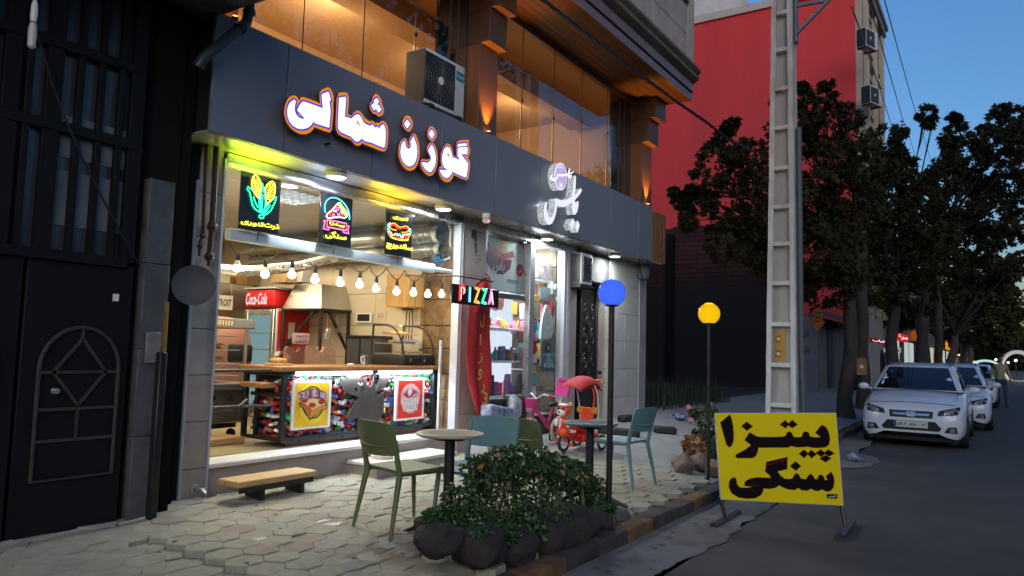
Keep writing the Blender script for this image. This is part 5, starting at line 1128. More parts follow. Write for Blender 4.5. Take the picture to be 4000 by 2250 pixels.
# ---------- sloping hood on black posts, grill things under it
hx_, hy0, hy1 = 6.66, 7.32, 8.08
zl = W(1252, 1203, y=hy0).z; zu = W(1258, 1110, y=hy0 + .12).z
t = thing('sloping_hood', 'stainless pyramid extractor hood on black posts beside the red cooler', 'extractor hood', (6.9, 7.7, FZ))
m = MB(); lo = [(hx_, hy0, zl), (RX1, hy0, zl), (RX1, hy1, zl), (hx_, hy1, zl)]; up = [(hx_ + .10, hy0 + .12, zu), (RX1, hy0 + .12, zu), (RX1, hy1 - .12, zu), (hx_ + .10, hy1 - .12, zu)]
m.bm.verts.ensure_lookup_table(); a = [m.bm.verts.new(p) for p in lo]; b = [m.bm.verts.new(p) for p in up]
for k in range(4): m.bm.faces.new((a[k], a[(k + 1) % 4], b[(k + 1) % 4], b[k]))
m.bm.faces.new(b); obj(m, 'canopy', 'steel', t, True, 20)
m = MB(); m.mm((hx_ - .008, hy0 - .008, zl - .03), (RX1, hy1, zl - .001), .004); obj(m, 'rim', 'blackmetal', t)
for (xx, yy) in ((hx_ + .02, hy0 + .02), (RX1 - .03, hy0 + .02), (hx_ + .02, hy1 - .02)):
    obj(MB().mm((xx - .018, yy - .018, FZ + .0), (xx + .018, yy + .018, zl - .03), .003), 'post', 'blackmetal', t)
m = MB(); m.bar((hx_ + .17, hy0 + .03, zl - .04), (RX1 - .04, hy0 + .03, zl - .52), .03); m.bar((hx_ + .03, hy0 + .16, zl - .04), (hx_ + .03, hy1 - .06, zl - .52), .03); obj(m, 'brace', 'blackmetal', t)
for k, q in enumerate((.30, .38, .62)):
    cx = lerp(hx_, RX1, q); tl = ('whisk', 'spatula', 'ladle')[k]
    t = thing(tl, ('wire whisk hanging under the sloping hood', 'wooden handled spatula hanging beside the whisk', 'steel ladle hanging on the right under the sloping hood')[k], 'utensil', (cx, hy0 + .05, zl - .05))
    obj(MB().tube([(0, 0, -.02), (0, 0, -.2)], .008, 6), 'handle', 'woodtop' if k == 1 else 'steel', t, False); m = MB()
    if k == 0:
        for q2 in range(5): m.tube([(0, 0, -.2), (.03 * math.cos(q2 * 1.26), .03 * math.sin(q2 * 1.26), -.3), (0, 0, -.37)], .003, 4)
    elif k == 1: m.box((0, 0, -.25), (.06, .008, .1), None, .006)
    else: m.lathe([(.0, -.06), (.035, -.05), (.05, 0)], (0, -.02, -.2), 16, None, False)
    obj(m, 'head', 'steel', t, False)
# worktable behind the counter with boards standing on it
m = MB(); m.mm((6.0, 6.95, FZ), (7.17, 7.26, 1.18), .01); one(m, 'work_table', 'brownpanel', 'dark work table behind the pine counter top', 'table')
def board(px0, px1, py0, py1, y_, mm_, lab, hole=True):
    A = W(px0, py0, y=y_); B = W(px1, py1, y=y_); m = MB(); w = B.x - A.x; h = A.z - B.z
    pts = [(A.x + .03, A.z), (A.x + w * .38, A.z), (A.x + w * .40, A.z - .05), (A.x + w * .48, A.z - .07), (A.x + w * .58, A.z - .04), (A.x + w * .6, A.z), (B.x - .04, A.z), (B.x, A.z - .05), (B.x, B.z), (A.x, B.z), (A.x, A.z - .04)]
    m.poly([(u, y_, v) for u, v in pts], (0, .05, 0)); one(m, 'carved_board', mm_, lab, 'board', 'boards standing on the work table')
board(1118, 1205, 1352, 1425, 6.93, mk('terracotta_board', (.23, .075, .045), .6, 0, .15, 5, .1), 'dark terracotta board standing behind the counter top')
board(1197, 1312, 1352, 1425, 6.9, mk('flecked_stone_board', (.42, .235, .14), .6, 0, .35, 26, .2), 'flecked salmon stone board standing right of the dark one')
A = W(1147, 1300, y=6.85); B = W(1209, 1346, y=6.85)
t = thing('pink_plaque', 'pink plaque with black Persian words standing above the dark board', 'sign', ((A.x + B.x) / 2, 6.85, B.z)); obj(MB().mm((A.x, 6.85, B.z), (B.x, 6.88, A.z), .01, 2), 'plaque', mk('pink_plaque', (.45, .27, .25), .5, 0, .08, 6, .02), t)
for s_, k in (('قهوه', .27), ('عربی', .73)): obj(text_mb(fa(s_), ((B.x - A.x) * .7, (A.z - B.z) * .26), (((A.x + B.x) / 2, 6.847, lerp(A.z, B.z, k)), (1, 0, 0), (0, 0, 1)), 0, .02), 'lettering', 'black', t, True, 0)
# glass cake dome and small jug on the counter
c = W(1062, 1425, y=5.95); cx = max(c.x, 4.9)
t = thing('cake_dome', 'clear glass dome over a cake at the left end of the counter top', 'cake stand', (cx, 5.95, 1.293)); obj(MB().lathe([(.0, .0), (.13, .0), (.135, .012), (.13, .02)], (0, 0, 0), 24), 'base', 'woodlight', t, False)
obj(MB().lathe([(.12, .021), (.12, .05), (.105, .09), (.07, .125), (.02, .14), (.012, .16), (0.0, .165)], (0, 0, 0), 24, None, False), 'dome', 'glasscase', t, False)
one(MB().lathe([(.0, 0), (.08, 0), (.085, .03), (.07, .05)], (cx, 5.95, 1.315), 18), 'cake', past, 'small golden cake under the glass dome', 'cake')
c = W(1424, 1430, y=5.8)
t = thing('milk_jug', 'steel milk jug with a pale handle left of the curved pastry case', 'jug', (c.x, 5.8, 1.293)); obj(MB().lathe([(.035, 0), (.038, .03), (.028, .08), (.034, .11), (.036, .115)], (0, 0, 0), 18), 'body', 'steel', t, False); obj(MB().tube([(-.03, 0, .1), (-.06, 0, .09), (-.055, 0, .04), (-.034, 0, .02)], .006, 6), 'handle', 'white', t, False)
one(MB().rock((W(1370, 1425, y=5.8).x, 5.8, 1.305), .03, (1.2, 1, .5), 3), 'crumpled_cloth', 'white', 'crumpled white cloth on the counter top', 'cloth')
# ---------- on the right wall
def onwall(px0, py0, px1, py1, d): A = W(px0, py0, x=RX1 - d); B = W(px1, py1, x=RX1 - d); return A, B
A, B = onwall(1390, 1222, 1450, 1262, .03)
t = thing('wall_screen', 'small white framed dark screen on the cream wall panels', 'screen', (RX1, (A.y + B.y) / 2, B.z)); obj(MB().mm((RX1 - .03, A.y, B.z), (RX1 - .001, B.y, A.z), .006), 'frame', 'white', t); obj(MB().mm((RX1 - .034, lerp(A.y, B.y, .12), lerp(B.z, A.z, .2)), (RX1 - .0305, lerp(A.y, B.y, .88), lerp(B.z, A.z, .85))), 'screen', 'black', t)
A, B = onwall(1468, 1215, 1508, 1252, .006)
t = thing('wall_notice', 'small pencil drawing on white paper right of the white framed screen', 'notice', (RX1, (A.y + B.y) / 2, B.z)); obj(MB().mm((RX1 - .006, A.y, B.z), (RX1 - .002, B.y, A.z)), 'paper', 'cream', t)
m = MB()
for k in range(7): m.tube([(RX1 - .008, lerp(A.y, B.y, .2 + k * .09), lerp(B.z, A.z, .25)), (RX1 - .008, lerp(A.y, B.y, .26 + k * .09), lerp(B.z, A.z, .75))], .003, 4)
obj(m, 'drawing', 'galv', t)
A, B = onwall(1516, 1120, 1588, 1185, .14)
t = thing('wall_speaker', 'black wall speaker on a bracket high on the cream wall', 'speaker', (RX1, (A.y + B.y) / 2, B.z)); obj(MB().mm((RX1 - .2, lerp(A.y, B.y, .05), B.z), (RX1 - .06, lerp(A.y, B.y, .8), A.z), .02, 2), 'cabinet', 'black', t); obj(MB().mm((RX1 - .06, lerp(A.y, B.y, .5), B.z - .08), (RX1 - .001, B.y, A.z + .05), .02), 'bracket', 'black', t)
obj(MB().lathe([(.05, 0), (.055, .012), (.0, .004)], (RX1 - .2, lerp(A.y, B.y, .42), (A.z + B.z) / 2), 16, Matrix.Rotation(R(-90), 3, 'Y')), 'cone', 'blackmetal', t)
A, B = W(1600, 1068, y=5.98), W(1678, 1205, y=5.98)
t = thing('pine_cabinet', 'yellow pine cupboard hung on the wall above the curved pastry case', 'cupboard', ((A.x + B.x) / 2, 6.1, B.z)); obj(MB().mm((A.x, 6.0, B.z), (RX1 - .01, 6.35, A.z), .006), 'carcass', 'woodpanel', t)
for k in range(3): obj(MB().mm((lerp(A.x, RX1 - .02, k / 3) + .002, 5.98, B.z + .004), (lerp(A.x, RX1 - .02, (k + 1) / 3) - .002, 5.998, A.z - .004), .003), 'plank', 'woodpanel', t)
for k, q in enumerate((.1, .5, .62)):
    m = MB(); a = lerp(A.x, B.x, .35 + k * .12); m.tube([(a, 6.12, B.z), (a + .015 * (k - 1), 6.12, B.z - .2), (a + .01, 6.13, B.z - .42)], .007, 6); one(m, 'power_cable', 'black', ('black cable on the left under the pine cupboard', 'black cable in the middle under the pine cupboard', 'black cable on the right under the pine cupboard')[k], 'cable', 'cables under the pine cupboard')
A, B = onwall(1355, 1312, 1456, 1420, .35)
m = MB(); m.mm((RX1 - .35, B.y, 1.0), (RX1 - .01, A.y, A.z - .02), .006); t = thing('grey_cabinet', 'charcoal cabinet with a lid against the cream wall', 'cabinet', (RX1 - .2, (A.y + B.y) / 2, 1.0)); obj(m, 'body', mk('charcoal_laminate', (.05, .05, .052), .5, 0, .1, 4, .02), t); obj(MB().mm((RX1 - .37, B.y - .01, A.z - .019), (RX1 - .01, A.y + .01, A.z + .01), .004), 'lid', 'black', t)
obj(MB().mm((RX1 - .356, (A.y + B.y) / 2 - .015, 1.0), (RX1 - .351, (A.y + B.y) / 2 + .015, A.z - .03)), 'stile', 'black', t)
t = thing('white_easel', 'slim white metal frame standing at the right end of the counter', 'frame', (7.05, 5.62, FZ)); zt2 = W(1745, 1330, y=5.62).z
m = MB(); m.mm((7.0, 5.6, FZ), (7.03, 5.63, zt2), .003); m.mm((6.62, 5.98, zt2 - .03), (7.028, 6.01, zt2)); obj(m, 'upright', 'alubright', t)
# ---------- ducts
for px_, py_, rr, lab in ((1722, 915, .105, 'upper and wider galvanised duct with an open end under the ceiling'), (1728, 975, .085, 'lower galvanised duct with an open end, below the wider one')):
    c = W(px_, py_, y=5.66); t = thing('duct', lab, 'duct', (c.x, 5.66, c.z), 0, 'galvanised ducts along the right wall')
    m = MB(); n = 24; L = 3.6
    m.grid([[(rr_ * math.cos(a), yy, rr_ * math.sin(a)) for a in [i * 2 * math.pi / n for i in range(n)]] for yy, rr_ in ((0.6, rr - .004), (.0, rr - .004), (.0, rr), (.05, rr), (.055, rr + .006), (.075, rr + .006), (.08, rr), (.3, rr), (.305, rr + .008), (.35, rr + .008), (.355, rr), (.85, rr), (.855, rr + .006), (.88, rr + .006), (.885, rr), (1.6, rr), (1.605, rr + .006), (1.64, rr + .006), (1.645, rr), (L, rr))], True)
    obj(m, 'pipe', 'galv', t, False, 50); obj(MB().lathe([(0, 0), (rr - .004, 0)], (0, .55, 0), n, Matrix.Rotation(R(90), 3, 'X'), False), 'blank', 'joint', t, False)
    m = MB(); m.tube([(0, .2, rr), (0, .2, CZ - c.z)], .003, 4); m.tube([((rr + .004) * math.cos(a), .2, (rr + .004) * math.sin(a)) for a in [i * math.pi / 10 for i in range(20)]], .004, 4, False, True); obj(m, 'hanger', 'alubright', t, False)
for k, py in enumerate((1085,)):
    c = W(1704, 1015, y=5.62); t = thing('wall_fan', 'small blue grey fan on the stone slabs below the duct ends', 'fan', (c.x, 5.62, c.z)); obj(MB().lathe([(.07, -.02), (.08, 0), (.08, .05), (.07, .05), (.065, 0)], (0, 0, 0), 20, Matrix.Rotation(R(90), 3, 'X')), 'shroud', mk('blue_grey_fan', (.07, .11, .15), .4, .2, 0, 4, 0), t, False)
    m = MB()
    for q in range(5): m.box((.035 * math.cos(q * 1.256), -.03, .035 * math.sin(q * 1.256)), (.05, .004, .025), (0, -q * 1.256, 0))
    obj(m, 'blade', mk('blue_blade', (.05, .16, .4), .4, 0, 0, 4, 0), t, False)
m = MB(); m.tube([W(1742, 850, y=5.6), W(1760, 900, y=5.6), W(1757, 945, y=5.6), W(1763, 985, y=5.6), W(1755, 1010, y=5.6), W(1722, 1018, y=5.6)], .012, 8); one(m, 'white_conduit', 'white', 'bent white conduit looping beside the duct ends', 'pipe')
m = MB(); pts = [W(840, 1050, y=6.9), W(920, 1058, y=6.9), W(1000, 1058, y=6.95), W(1080, 1050, y=7.05), W(1170, 1042, y=7.2), W(1250, 1020, y=7.3), W(1310, 1005, y=7.4)]
q = []
for a, b in zip(pts, pts[1:]):
    for i in range(16): q.append(a.lerp(b, i / 16))
m.tube(q, [.052 + .012 * (i % 2) for i in range(len(q))], 12); t = one(m, 'flexible_duct', mk('bright_foil_duct', (.75, .74, .70), .25, .8, .1, 10, 0), 'corrugated foil duct sweeping across above the cooler', 'duct', None, 20)
# ---------- string of bulbs under the shutter beam
SB = [(926, 1044), (1035, 1069), (1140, 1072), (1230, 1092), (1329, 1103), (1405, 1110), (1469, 1127), (1549, 1138), (1615, 1143), (1671, 1149), (1725, 1149)]
P3 = [W(a, b, y=5.5) for a, b in SB]
pk_ = [W(a, b, y=5.5) for a, b in ((898, 950), (995, 968), (1090, 985), (1188, 1000), (1285, 1018), (1362, 1022), (1443, 1040), (1510, 1046), (1580, 1056), (1650, 1070), (1700, 1075), (1745, 1085))]
st_ = thing('bulb_string', 'twisted flex of the bulb string looped along under the shutter beam', 'string light', tuple(pk_[0]))
for k, p in enumerate(P3):
    top = p + V((0, 0, .13)); a, b = pk_[k], pk_[k + 1]
    obj(MB().tube([a, a.lerp(top, .35) + V((0, 0, -.02)), a.lerp(top, .75) + V((0, 0, -.02)), top, b.lerp(top, .75) + V((0, 0, -.02)), b.lerp(top, .35) + V((0, 0, -.02)), b], .0055, 6), 'flex_loop', mk('twisted_flex', (.13, .08, .075), .6, 0, .3, 30, 0) if not k else bpy.data.materials['twisted_flex'], st_)
bw, bc = mkE('warm_bulb', (1, .80, .50), 14), mkE('cool_bulb', (.88, .95, 1), 14)
proto = None
for k, p in enumerate(P3):
    t = thing('string_bulb', ('warm' if k % 2 == 0 else 'cool white') + ' bulb of the string, ' + ('first from the left jamb', 'second from the left jamb', 'third from the left jamb', 'fourth from the left jamb', 'in front of the sloping hood', 'right of the sloping hood', 'left of the wall speaker', 'over the wall speaker', 'before the pine cupboard', 'at the right edge of the pine cupboard', 'last one beside the LED board')[k], 'light bulb', tuple(p), 0, 'bulbs of the string under the shutter beam')
    obj(MB().lathe([(.0, -.04), (.02, -.036), (.035, -.018), (.038, .0), (.033, .015)], (0, 0, 0), 16), 'globe', bw if k % 2 == 0 else bc, t, False)
    obj(MB().lathe([(.033, .0155), (.028, .03), (.018, .055), (.017, .06)], (0, 0, 0), 16), 'collar', 'white', t, False); obj(MB().lathe([(.017, .061), (.019, .07), (.018, .11), (.008, .13)], (0, 0, 0), 12), 'socket', 'black', t, False)
    l = lamp('bulb_light', (p.x, p.y - .0, p.z - .06), 2.2, (1, .76, .42) if k % 2 == 0 else (.85, .94, 1), .03)
# plank bench before the plinth
A = G(850, 1930); t = thing('plank_bench', 'low pine plank bench with dark legs before the shop plinth', 'bench', (4.2, 5.1, .2))
pp_ = [W(*q, z=.42) for q in ((845, 1868), (915, 1886), (1205, 1845), (1135, 1830))]
x0_, x1_ = 3.76, 4.56
m = MB(); m.mm((x0_, 4.96, .375), (x1_, 5.22, .425), .008); obj(m, 'plank', 'woodlight', t)
m = MB(); m.mm((x0_ + .03, 4.97, .33), (x1_ - .03, 4.995, .374)); m.mm((x0_ + .25, 5.0, .17), (x0_ + .29, 5.2, .374)); m.mm((x1_ - .14, 5.0, .17), (x1_ - .1, 5.2, .374)); obj(m, 'leg', 'black', t)

# ================================================================ toy shop window
lamp('toy_shop_light', (8.6, 6.1, 3.02), 105, (.84, .95, 1), .8, 'AREA')
lamp('toy_shop_light', (9.2, 5.75, 3.02), 40, (.88, .97, 1), .4, 'AREA')
bx0, bx1 = 7.62, W(2070, 1000, y=5.5).x
t = thing('shop_banner', 'white and plum shop banner with a yellow label, hung inside the toy shop glass', 'banner', (8.1, 5.52, 2.2)); by = 5.52
def wz(px, py): p = W(px, py, y=by); return (p.x, p.z)
zB = wz(1990, 1140)[1]
def pl(nm, pts, k, mm_): obj(plate([V((a, by, b)) for a, b in [wz(*q) for q in pts]], by - .0 - k * .003, .0025), nm, mm_, t, True, 0)
BM = {'w': FL('banner_white', (.66, .74, .74)), 'p': FL('banner_plum', (.22, .035, .10)), 'y': FL('banner_yellow', (.62, .36, .01)), 'r': FL('banner_red', (.5, .05, .06)), 'g': FL('banner_grey', (.3, .36, .38))}
pl('banner_back', [(1905, 915), (2073, 950), (2066, 1155), (1900, 1130)], 0, BM['p'])
pl('banner_field', [(1905, 915), (2010, 935), (2040, 965), (2060, 1020), (2066, 1080), (2058, 1150), (1900, 1128)], 1, BM['w'])
pl('banner_swash', [(1902, 940), (1920, 965), (1965, 990), (2003, 980), (2010, 1005), (1975, 1012), (1930, 1000), (1902, 975)], 2, BM['r'])
pl('banner_emblem', [(1900, 975), (1930, 1000), (1975, 1014), (1998, 1015), (1990, 1050), (1965, 1073), (1940, 1070), (1915, 1050), (1900, 1025)], 2, BM['p'])
pl('banner_label', [(1917, 925), (1985, 938), (1978, 985), (1950, 985), (1930, 965)], 3, BM['y'])
pl('banner_disc', [(2030 + 15 * math.cos(a), 1056 - 25 * math.sin(a)) for a in [i * math.pi / 10 for i in range(20)]], 2, BM['r'])
p = W(1945, 1040, y=by); obj(text_mb(fa('یاس'), (.27, .2), ((p.x + .01, by - .012, p.z), (1, 0, 0), (0, 0, 1)), 0, .02), 'banner_word', 'white', t, True, 0)
p = W(2030, 1056, y=by); obj(text_mb(fa('یاس'), (.1, .08), ((p.x, by - .012, p.z), (1, 0, 0), (0, 0, 1)), 0, .02), 'banner_word', 'white', t, True, 0)
p = W(1950, 948, y=by)
for s_, dz in (('همکار', .05), ('لوازم', 0), ('خرازی', -.05)): obj(text_mb(fa(s_), (.2, .035), ((p.x, by - .014, p.z + dz), (1, 0, 0), (0, 0, 1)), 0, .01), 'label_word', 'black', t, True, 0)
p = W(2000, 1100, y=by); obj(MB().box((p.x, by - .006, p.z), (.27, .004, .05), None, .001), 'phone_strip', BM['g'], t)
m = MB(); m.mm((7.62, 5.5, zB - .1), (bx1 - .02, 5.56, zB - .02), .02); obj(m, 'bottom_bar', mk('dark_slate_bar', (.06, .075, .08), .4, 0, 0, 4, 0), t)
# white glass-fronted cabinet (aquarium style) on the right
A, B = W(2078, 1012, y=5.62), W(2150, 1108, y=5.62)
t = thing('white_cabinet', 'white glass fronted cabinet high behind the toy shop glass', 'cabinet', ((A.x + B.x) / 2, 5.8, B.z)); obj(MB().mm((A.x, 5.62, B.z), (B.x + .1, 6.0, A.z), .01), 'carcass', 'white', t); obj(MB().mm((A.x + .03, 5.612, B.z + .05), (B.x - .02, 5.619, A.z - .05)), 'pink_pane', mk('pale_pink_print', (.55, .42, .42), .2, 0, .6, 9, 0), t)
# shelves with goods
shz = [W(1980, 1285, y=6.05).z, W(1980, 1408, y=6.05).z, W(1980, 1540, y=6.0).z]
sh = thing('display_rack', 'white rack of shelves stocked with toys and cosmetics in the window', 'shelves', (8.2, 6.2, .62))
sx1_ = W(2062, 1300, y=6.05).x
obj(MB().mm((7.62, 6.3, .62), (sx1_ + .3, 6.33, 2.35)), 'back_panel', mkE('glowing_shelf_back', (.74, .82, 1), 1.15), sh)  # panel glows by itself to brighten the display, no lamp in it
for zz_ in shz + [.72]: obj(MB().mm((7.62, 5.85, zz_ - .03), (sx1_ + .1, 6.295, zz_), .004), 'shelf', mk('lilac_white_shelf', (.55, .54, .62), .4, 0, .05, 5, 0) if 'lilac_white_shelf' not in bpy.data.materials else bpy.data.materials['lilac_white_shelf'], sh)
GC = [('red', (.45, .03, .05)), ('deep blue', (.03, .08, .25)), ('black', (.02, .02, .022)), ('pink', (.7, .2, .35)), ('pale green', (.35, .55, .3)), ('amber', (.6, .32, .05)), ('white', (.7, .7, .7)), ('teal', (.05, .3, .32)), ('brown', (.13, .06, .04))]
GM = [mk('goods_' + n.replace(' ', '_'), c_, .4, 0, .15, 9, 0) for n, c_ in GC]
k = 0
for row, (zz_, hs_) in enumerate(((shz[0], .16), (shz[1], .20), (shz[2], .27))):
    x = 7.68
    while x < sx1_ + .02:
        ci = rnd.choice((1, 2, 1, 7, 2, 3, 0, 6, 8, 1)) if row else rnd.choice((0, 3, 5, 4, 6)); w = rnd.uniform(.025, .05); h = hs_ * rnd.uniform(.55, 1.1); m = MB(); q = rnd.random()
        if row == 0: m.rock((x, 5.95, zz_ + h * .45), h * .42, (.6, .6, 1.1), k, 1, .4); nm = 'soft_toy'
        elif q < .5: m.lathe([(w * .9, 0), (w, .01), (w, h * .7), (w * .5, h * .8), (w * .45, h), (w * .3, h)], (x, 5.93, zz_ + .001), 12); nm = 'bottle'
        else: m.box((x, 5.94, zz_ + h / 2 + .001), (w * 1.7, .07, h), (0, 0, rnd.uniform(-.3, .3)), .006); nm = 'gift_box'
        one(m, nm, GM[ci], GC[ci][0] + ' ' + nm.replace('_', ' ') + ' on the %s shelf of the toy shop rack' % ('upper', 'middle', 'lower')[row], nm.replace('_', ' '), 'goods on the toy shop rack'); k += 1; x += w * 2 + rnd.uniform(.01, .04)
# hanging toys above the top shelf
for k in range(34):
    x = 7.66 + k * .028; ci = (5, 3, 6, 3, 0, 5, 3, 4)[k % 8]; h = rnd.uniform(.18, .4); z0_ = shz[0] + rnd.uniform(.22, .32); m = MB()
    m.tube([(x, 5.8, z0_ + h), (x + .01, 5.8, z0_ + h * .5), (x - .01, 5.8, z0_)], [.006, .02, .028], 6); one(m, 'hanging_toy', GM[ci], GC[ci][0] + ' plush toy hanging over the top shelf of the rack', 'toy', 'toys hanging over the rack')
# narrow book stand
bx_ = W(2092, 1400, y=5.55).x
t = thing('card_stand', 'narrow red stand of cards and booklets behind the mullion', 'stand', (bx_ + .06, 5.6, .62)); obj(MB().mm((bx_ - .03, 5.66, .62), (bx_ + .18, 5.69, 2.0), .004), 'back', mk('red_stand', (.35, .03, .02), .4, 0, .1, 5, 0), t)
for k in range(8):
    m = MB(); zz_ = .72 + k * .155; m.box((bx_ + .065, 5.63, zz_ + .06), (.16, .02, .125), (-.15, 0, 0)); one(m, 'booklet', GM[(6, 6, 7, 4, 6, 0, 3, 1)[k]], ('lowest white', 'second white', 'teal', 'pale green', 'plain white', 'red', 'pink', 'deep blue')[k] + ' booklet on the narrow red stand', 'booklet', 'booklets on the red stand')
# bags hanging at the right end of the window
def bagp(pts, y_, th): 
    q = [W(a, b, y=y_) for a, b in pts]; return plate(q, y_ + th, th)
t = thing('grey_apron', 'grey dark apron with a doll print hanging in the window, lower right', 'apron', tuple(W(2155, 1450, y=5.5)))
obj(bagp([(2115, 1330), (2170, 1320), (2165, 1310), (2185, 1340), (2198, 1345), (2198, 1430), (2190, 1448), (2170, 1455), (2125, 1450), (2112, 1430)], 5.5, .02), 'cloth', mk('grey_felt', (.16, .18, .20), .9, 0, .15, 12, .2), t)
sk = mk('doll_skin_print', (.55, .35, .25), .6, 0, 0, 5, 0); dc = W(2143, 1360, y=5.48)
obj(MB().ball((dc.x, 5.487, dc.z), .075, (1, .1, 1.05), 14), 'hair_print', mk('dark_hair_print', (.035, .018, .012), .7, 0, .2, 30, .2), t); obj(MB().ball((dc.x - .01, 5.478, dc.z), .035, (.9, .1, 1.1), 12), 'face_print', sk, t)
obj(bagp([(2140, 1378), (2148, 1378), (2152, 1400), (2168, 1436), (2126, 1436), (2138, 1400)], 5.484, .008), 'dress_print', mk('pale_blue_dress', (.30, .40, .52), .6, 0, .2, 30, .1, stretch=(4, 1, .2)), t)
one(bagp([(2135, 1190), (2142, 1190), (2160, 1250), (2162, 1300), (2150, 1325), (2112, 1328), (2114, 1290), (2120, 1240)], 5.53, .03), 'lace_apron', mk('pale_lace', (.55, .60, .58), .8, 0, .3, 30, .3), 'pale lace apron hanging above the grey one', 'apron')
one(bagp([(2110, 1120), (2165, 1128), (2168, 1180), (2110, 1170)], 5.6, .03), 'grey_packet', mk('grey_packet', (.25, .30, .33), .5, 0, .2, 8, 0), 'flat grey packet hanging below the white cabinet', 'packet')
for k, (a, b, ci) in enumerate(((2176, 1122, 6), (2182, 1150, 6), (2178, 1172, 6), (2093, 1165, 5))):
    c = W(a, b, y=5.55); one(MB().box((c.x, 5.56, c.z), (.14, .06, .09), None, .01), 'small_box', GM[ci], ('upper white carton', 'middle white carton', 'lower white carton', 'amber carton by the mullion')[k] + ' stacked beside the hanging packets', 'box', 'cartons in the toy shop window')
c = W(2093, 1212, y=5.5); one(MB().box((c.x, 5.5, c.z), (.22, .02, .22)), 'yellow_card', mk('pale_yellow_card', (.55, .52, .28), .6, 0, .1, 5, 0), 'pale yellow shop card with a black band at the mullion', 'notice')
# packets hung on the stone wall at the right end of the toy shop
for k in range(22):
    yy = 5.62 + (k % 6) * .16; zz_ = 2.45 - (k // 6) * .30 - .05 * (k % 2); ci = (6, 3, 7, 0, 1, 5, 4, 6, 3)[k * 5 % 9]; w_ = .05 + .02 * (k % 3)
    one(MB().box((S1 + .03, yy, zz_), (.03, w_ * 2, .19 + .05 * (k % 2)), (.04 * (k % 3 - 1), 0, 0), .006), 'hanging_packet', GM[ci], GC[ci][0] + ' packet in the %s row hung on the stone wall of the toy shop' % ('top', 'second', 'third', 'lowest')[k // 6], 'packet', 'packets hung on the toy shop wall')
# ================================================================ pavement furniture
CHG = mk('moss_green_plastic', (.115, .15, .06), .45, 0, .06, 5, .01); CHT = mk('dusty_teal_plastic', (.10, .20, .225), .45, 0, .06, 5, .01)
def make_chair(label, m_):
    t = thing('cafe_chair', label, 'chair', (0, 0, 0), 0, 'plastic cafe chairs on the pavement')
    P = []
    for i in range(9):
        u = i / 8; row = []
        for j in range(9):
            v = j / 8 * 2 - 1; w = .225 - .02 * u + .012 * math.sin(math.pi * min(1, (1 - u) * 1.0))
            rr = 1 - .25 * max(0, (u - .8) * 5) ** 2 * abs(v) ** 4
            row.append((-.20 + .42 * u, v * w * rr, .452 - .02 * math.sin(math.pi * u) * (1 - v * v) + .012 * u - (.035 * ((u - .85) / .15) ** 2 if u > .85 else 0)))
        P.append(row)
    obj(MB().sheet(P, (0, 0, -.022)), 'seat', m_, t, False, 50)
    P = []
    for i in range(8):
        u = i / 7; row = []
        for j in range(11):
            v = j / 10 * 2 - 1; cor = 1 - .10 * (abs(2 * u - 1)) ** 6
            row.append((-.245 - .055 * u - .05 * (1 - v * v), v * .232 * cor, .555 + .245 * u - .012 * v * v * (1 if u > .5 else -1)))
        P.append(row)
    obj(MB().sheet(P, (-.014, 0, 0)), 'backrest', m_, t, False, 50)
    rim = [(-.25 - .065 + .05 * v * v - .02, v * .20, .635 - .012 * (1 - v * v)) for v in [i / 6 * 2 - 1 for i in range(13)] if abs(v) <= 1]
    obj(MB().tube(rim, .008, 6), 'back_rib', m_, t, False, 60)
    for s in (-1, 1):
        m = MB()
        for a, b, w0, w1 in (((-.30, s * .235, 0), (-.215, s * .20, .44), .026, .046), ((-.215, s * .20, .42), (-.262, s * .205, .62), .046, .034), ((-.262, s * .205, .61), (-.292, s * .212, .76), .034, .024)):
            m.tube([a, b], [w0 / 2, w1 / 2], 8)
        obj(m, 'leg', m_, t, False, 60)
        m = MB(); m.tube([(.235, s * .215, 0), (.20, s * .195, .40), (.17, s * .185, .435)], [.012, .02, .02], 8); m.tube([(.19, s * .19, .425), (-.20, s * .195, .43)], .014, 6); obj(m, 'leg', m_, t, False, 60)
    return t
chA = make_chair('moss green chair left of the nearer round table, seat lit by the shop', CHG)
chD = make_chair('teal chair farthest right, standing beside the kerb', CHT)
def seat_chair(t, rear, front, lab=None):
    rm = (G(*rear[0]) + G(*rear[1])) / 2; f = front[1] - front[0] if isinstance(front[0], V) else None
    d = f if f is not None else ((G(*front[0]) + G(*front[1])) / 2 - rm)
    d.z = 0; d.normalize(); c = rm + d * .30; rz = math.atan2(d.y, d.x)
    if lab: t = copy_thing(t, (c.x, c.y, zg(c.x, c.y) + .012), rz, lab)
    else: t.location = (c.x, c.y, zg(c.x, c.y) + .012); t.rotation_euler = (0, 0, rz)
    t.rotation_euler = (-.0, 0, rz); return t
seat_chair(chA, ((1385, 2065), (1515, 2125)), (G(1385, 2065), G(1598, 2031)))
seat_chair(chD, ((2590, 1929), (2471, 1893)), ((2444, 1940), (2345, 1845)))
chD.rotation_euler.z -= R(14)
c = W(1855, 1808, z=.64); cb = copy_thing(chD, (c.x, c.y, zg(c.x, c.y) + .012), R(186), 'teal chair between the nearer table and the leafy planter, facing the table')
c = W(2135, 1768, z=.66); cc_ = copy_thing(chA, (c.x, c.y, zg(c.x, c.y) + .012), R(-16), 'moss green chair behind the planter, before the pink bicycle')
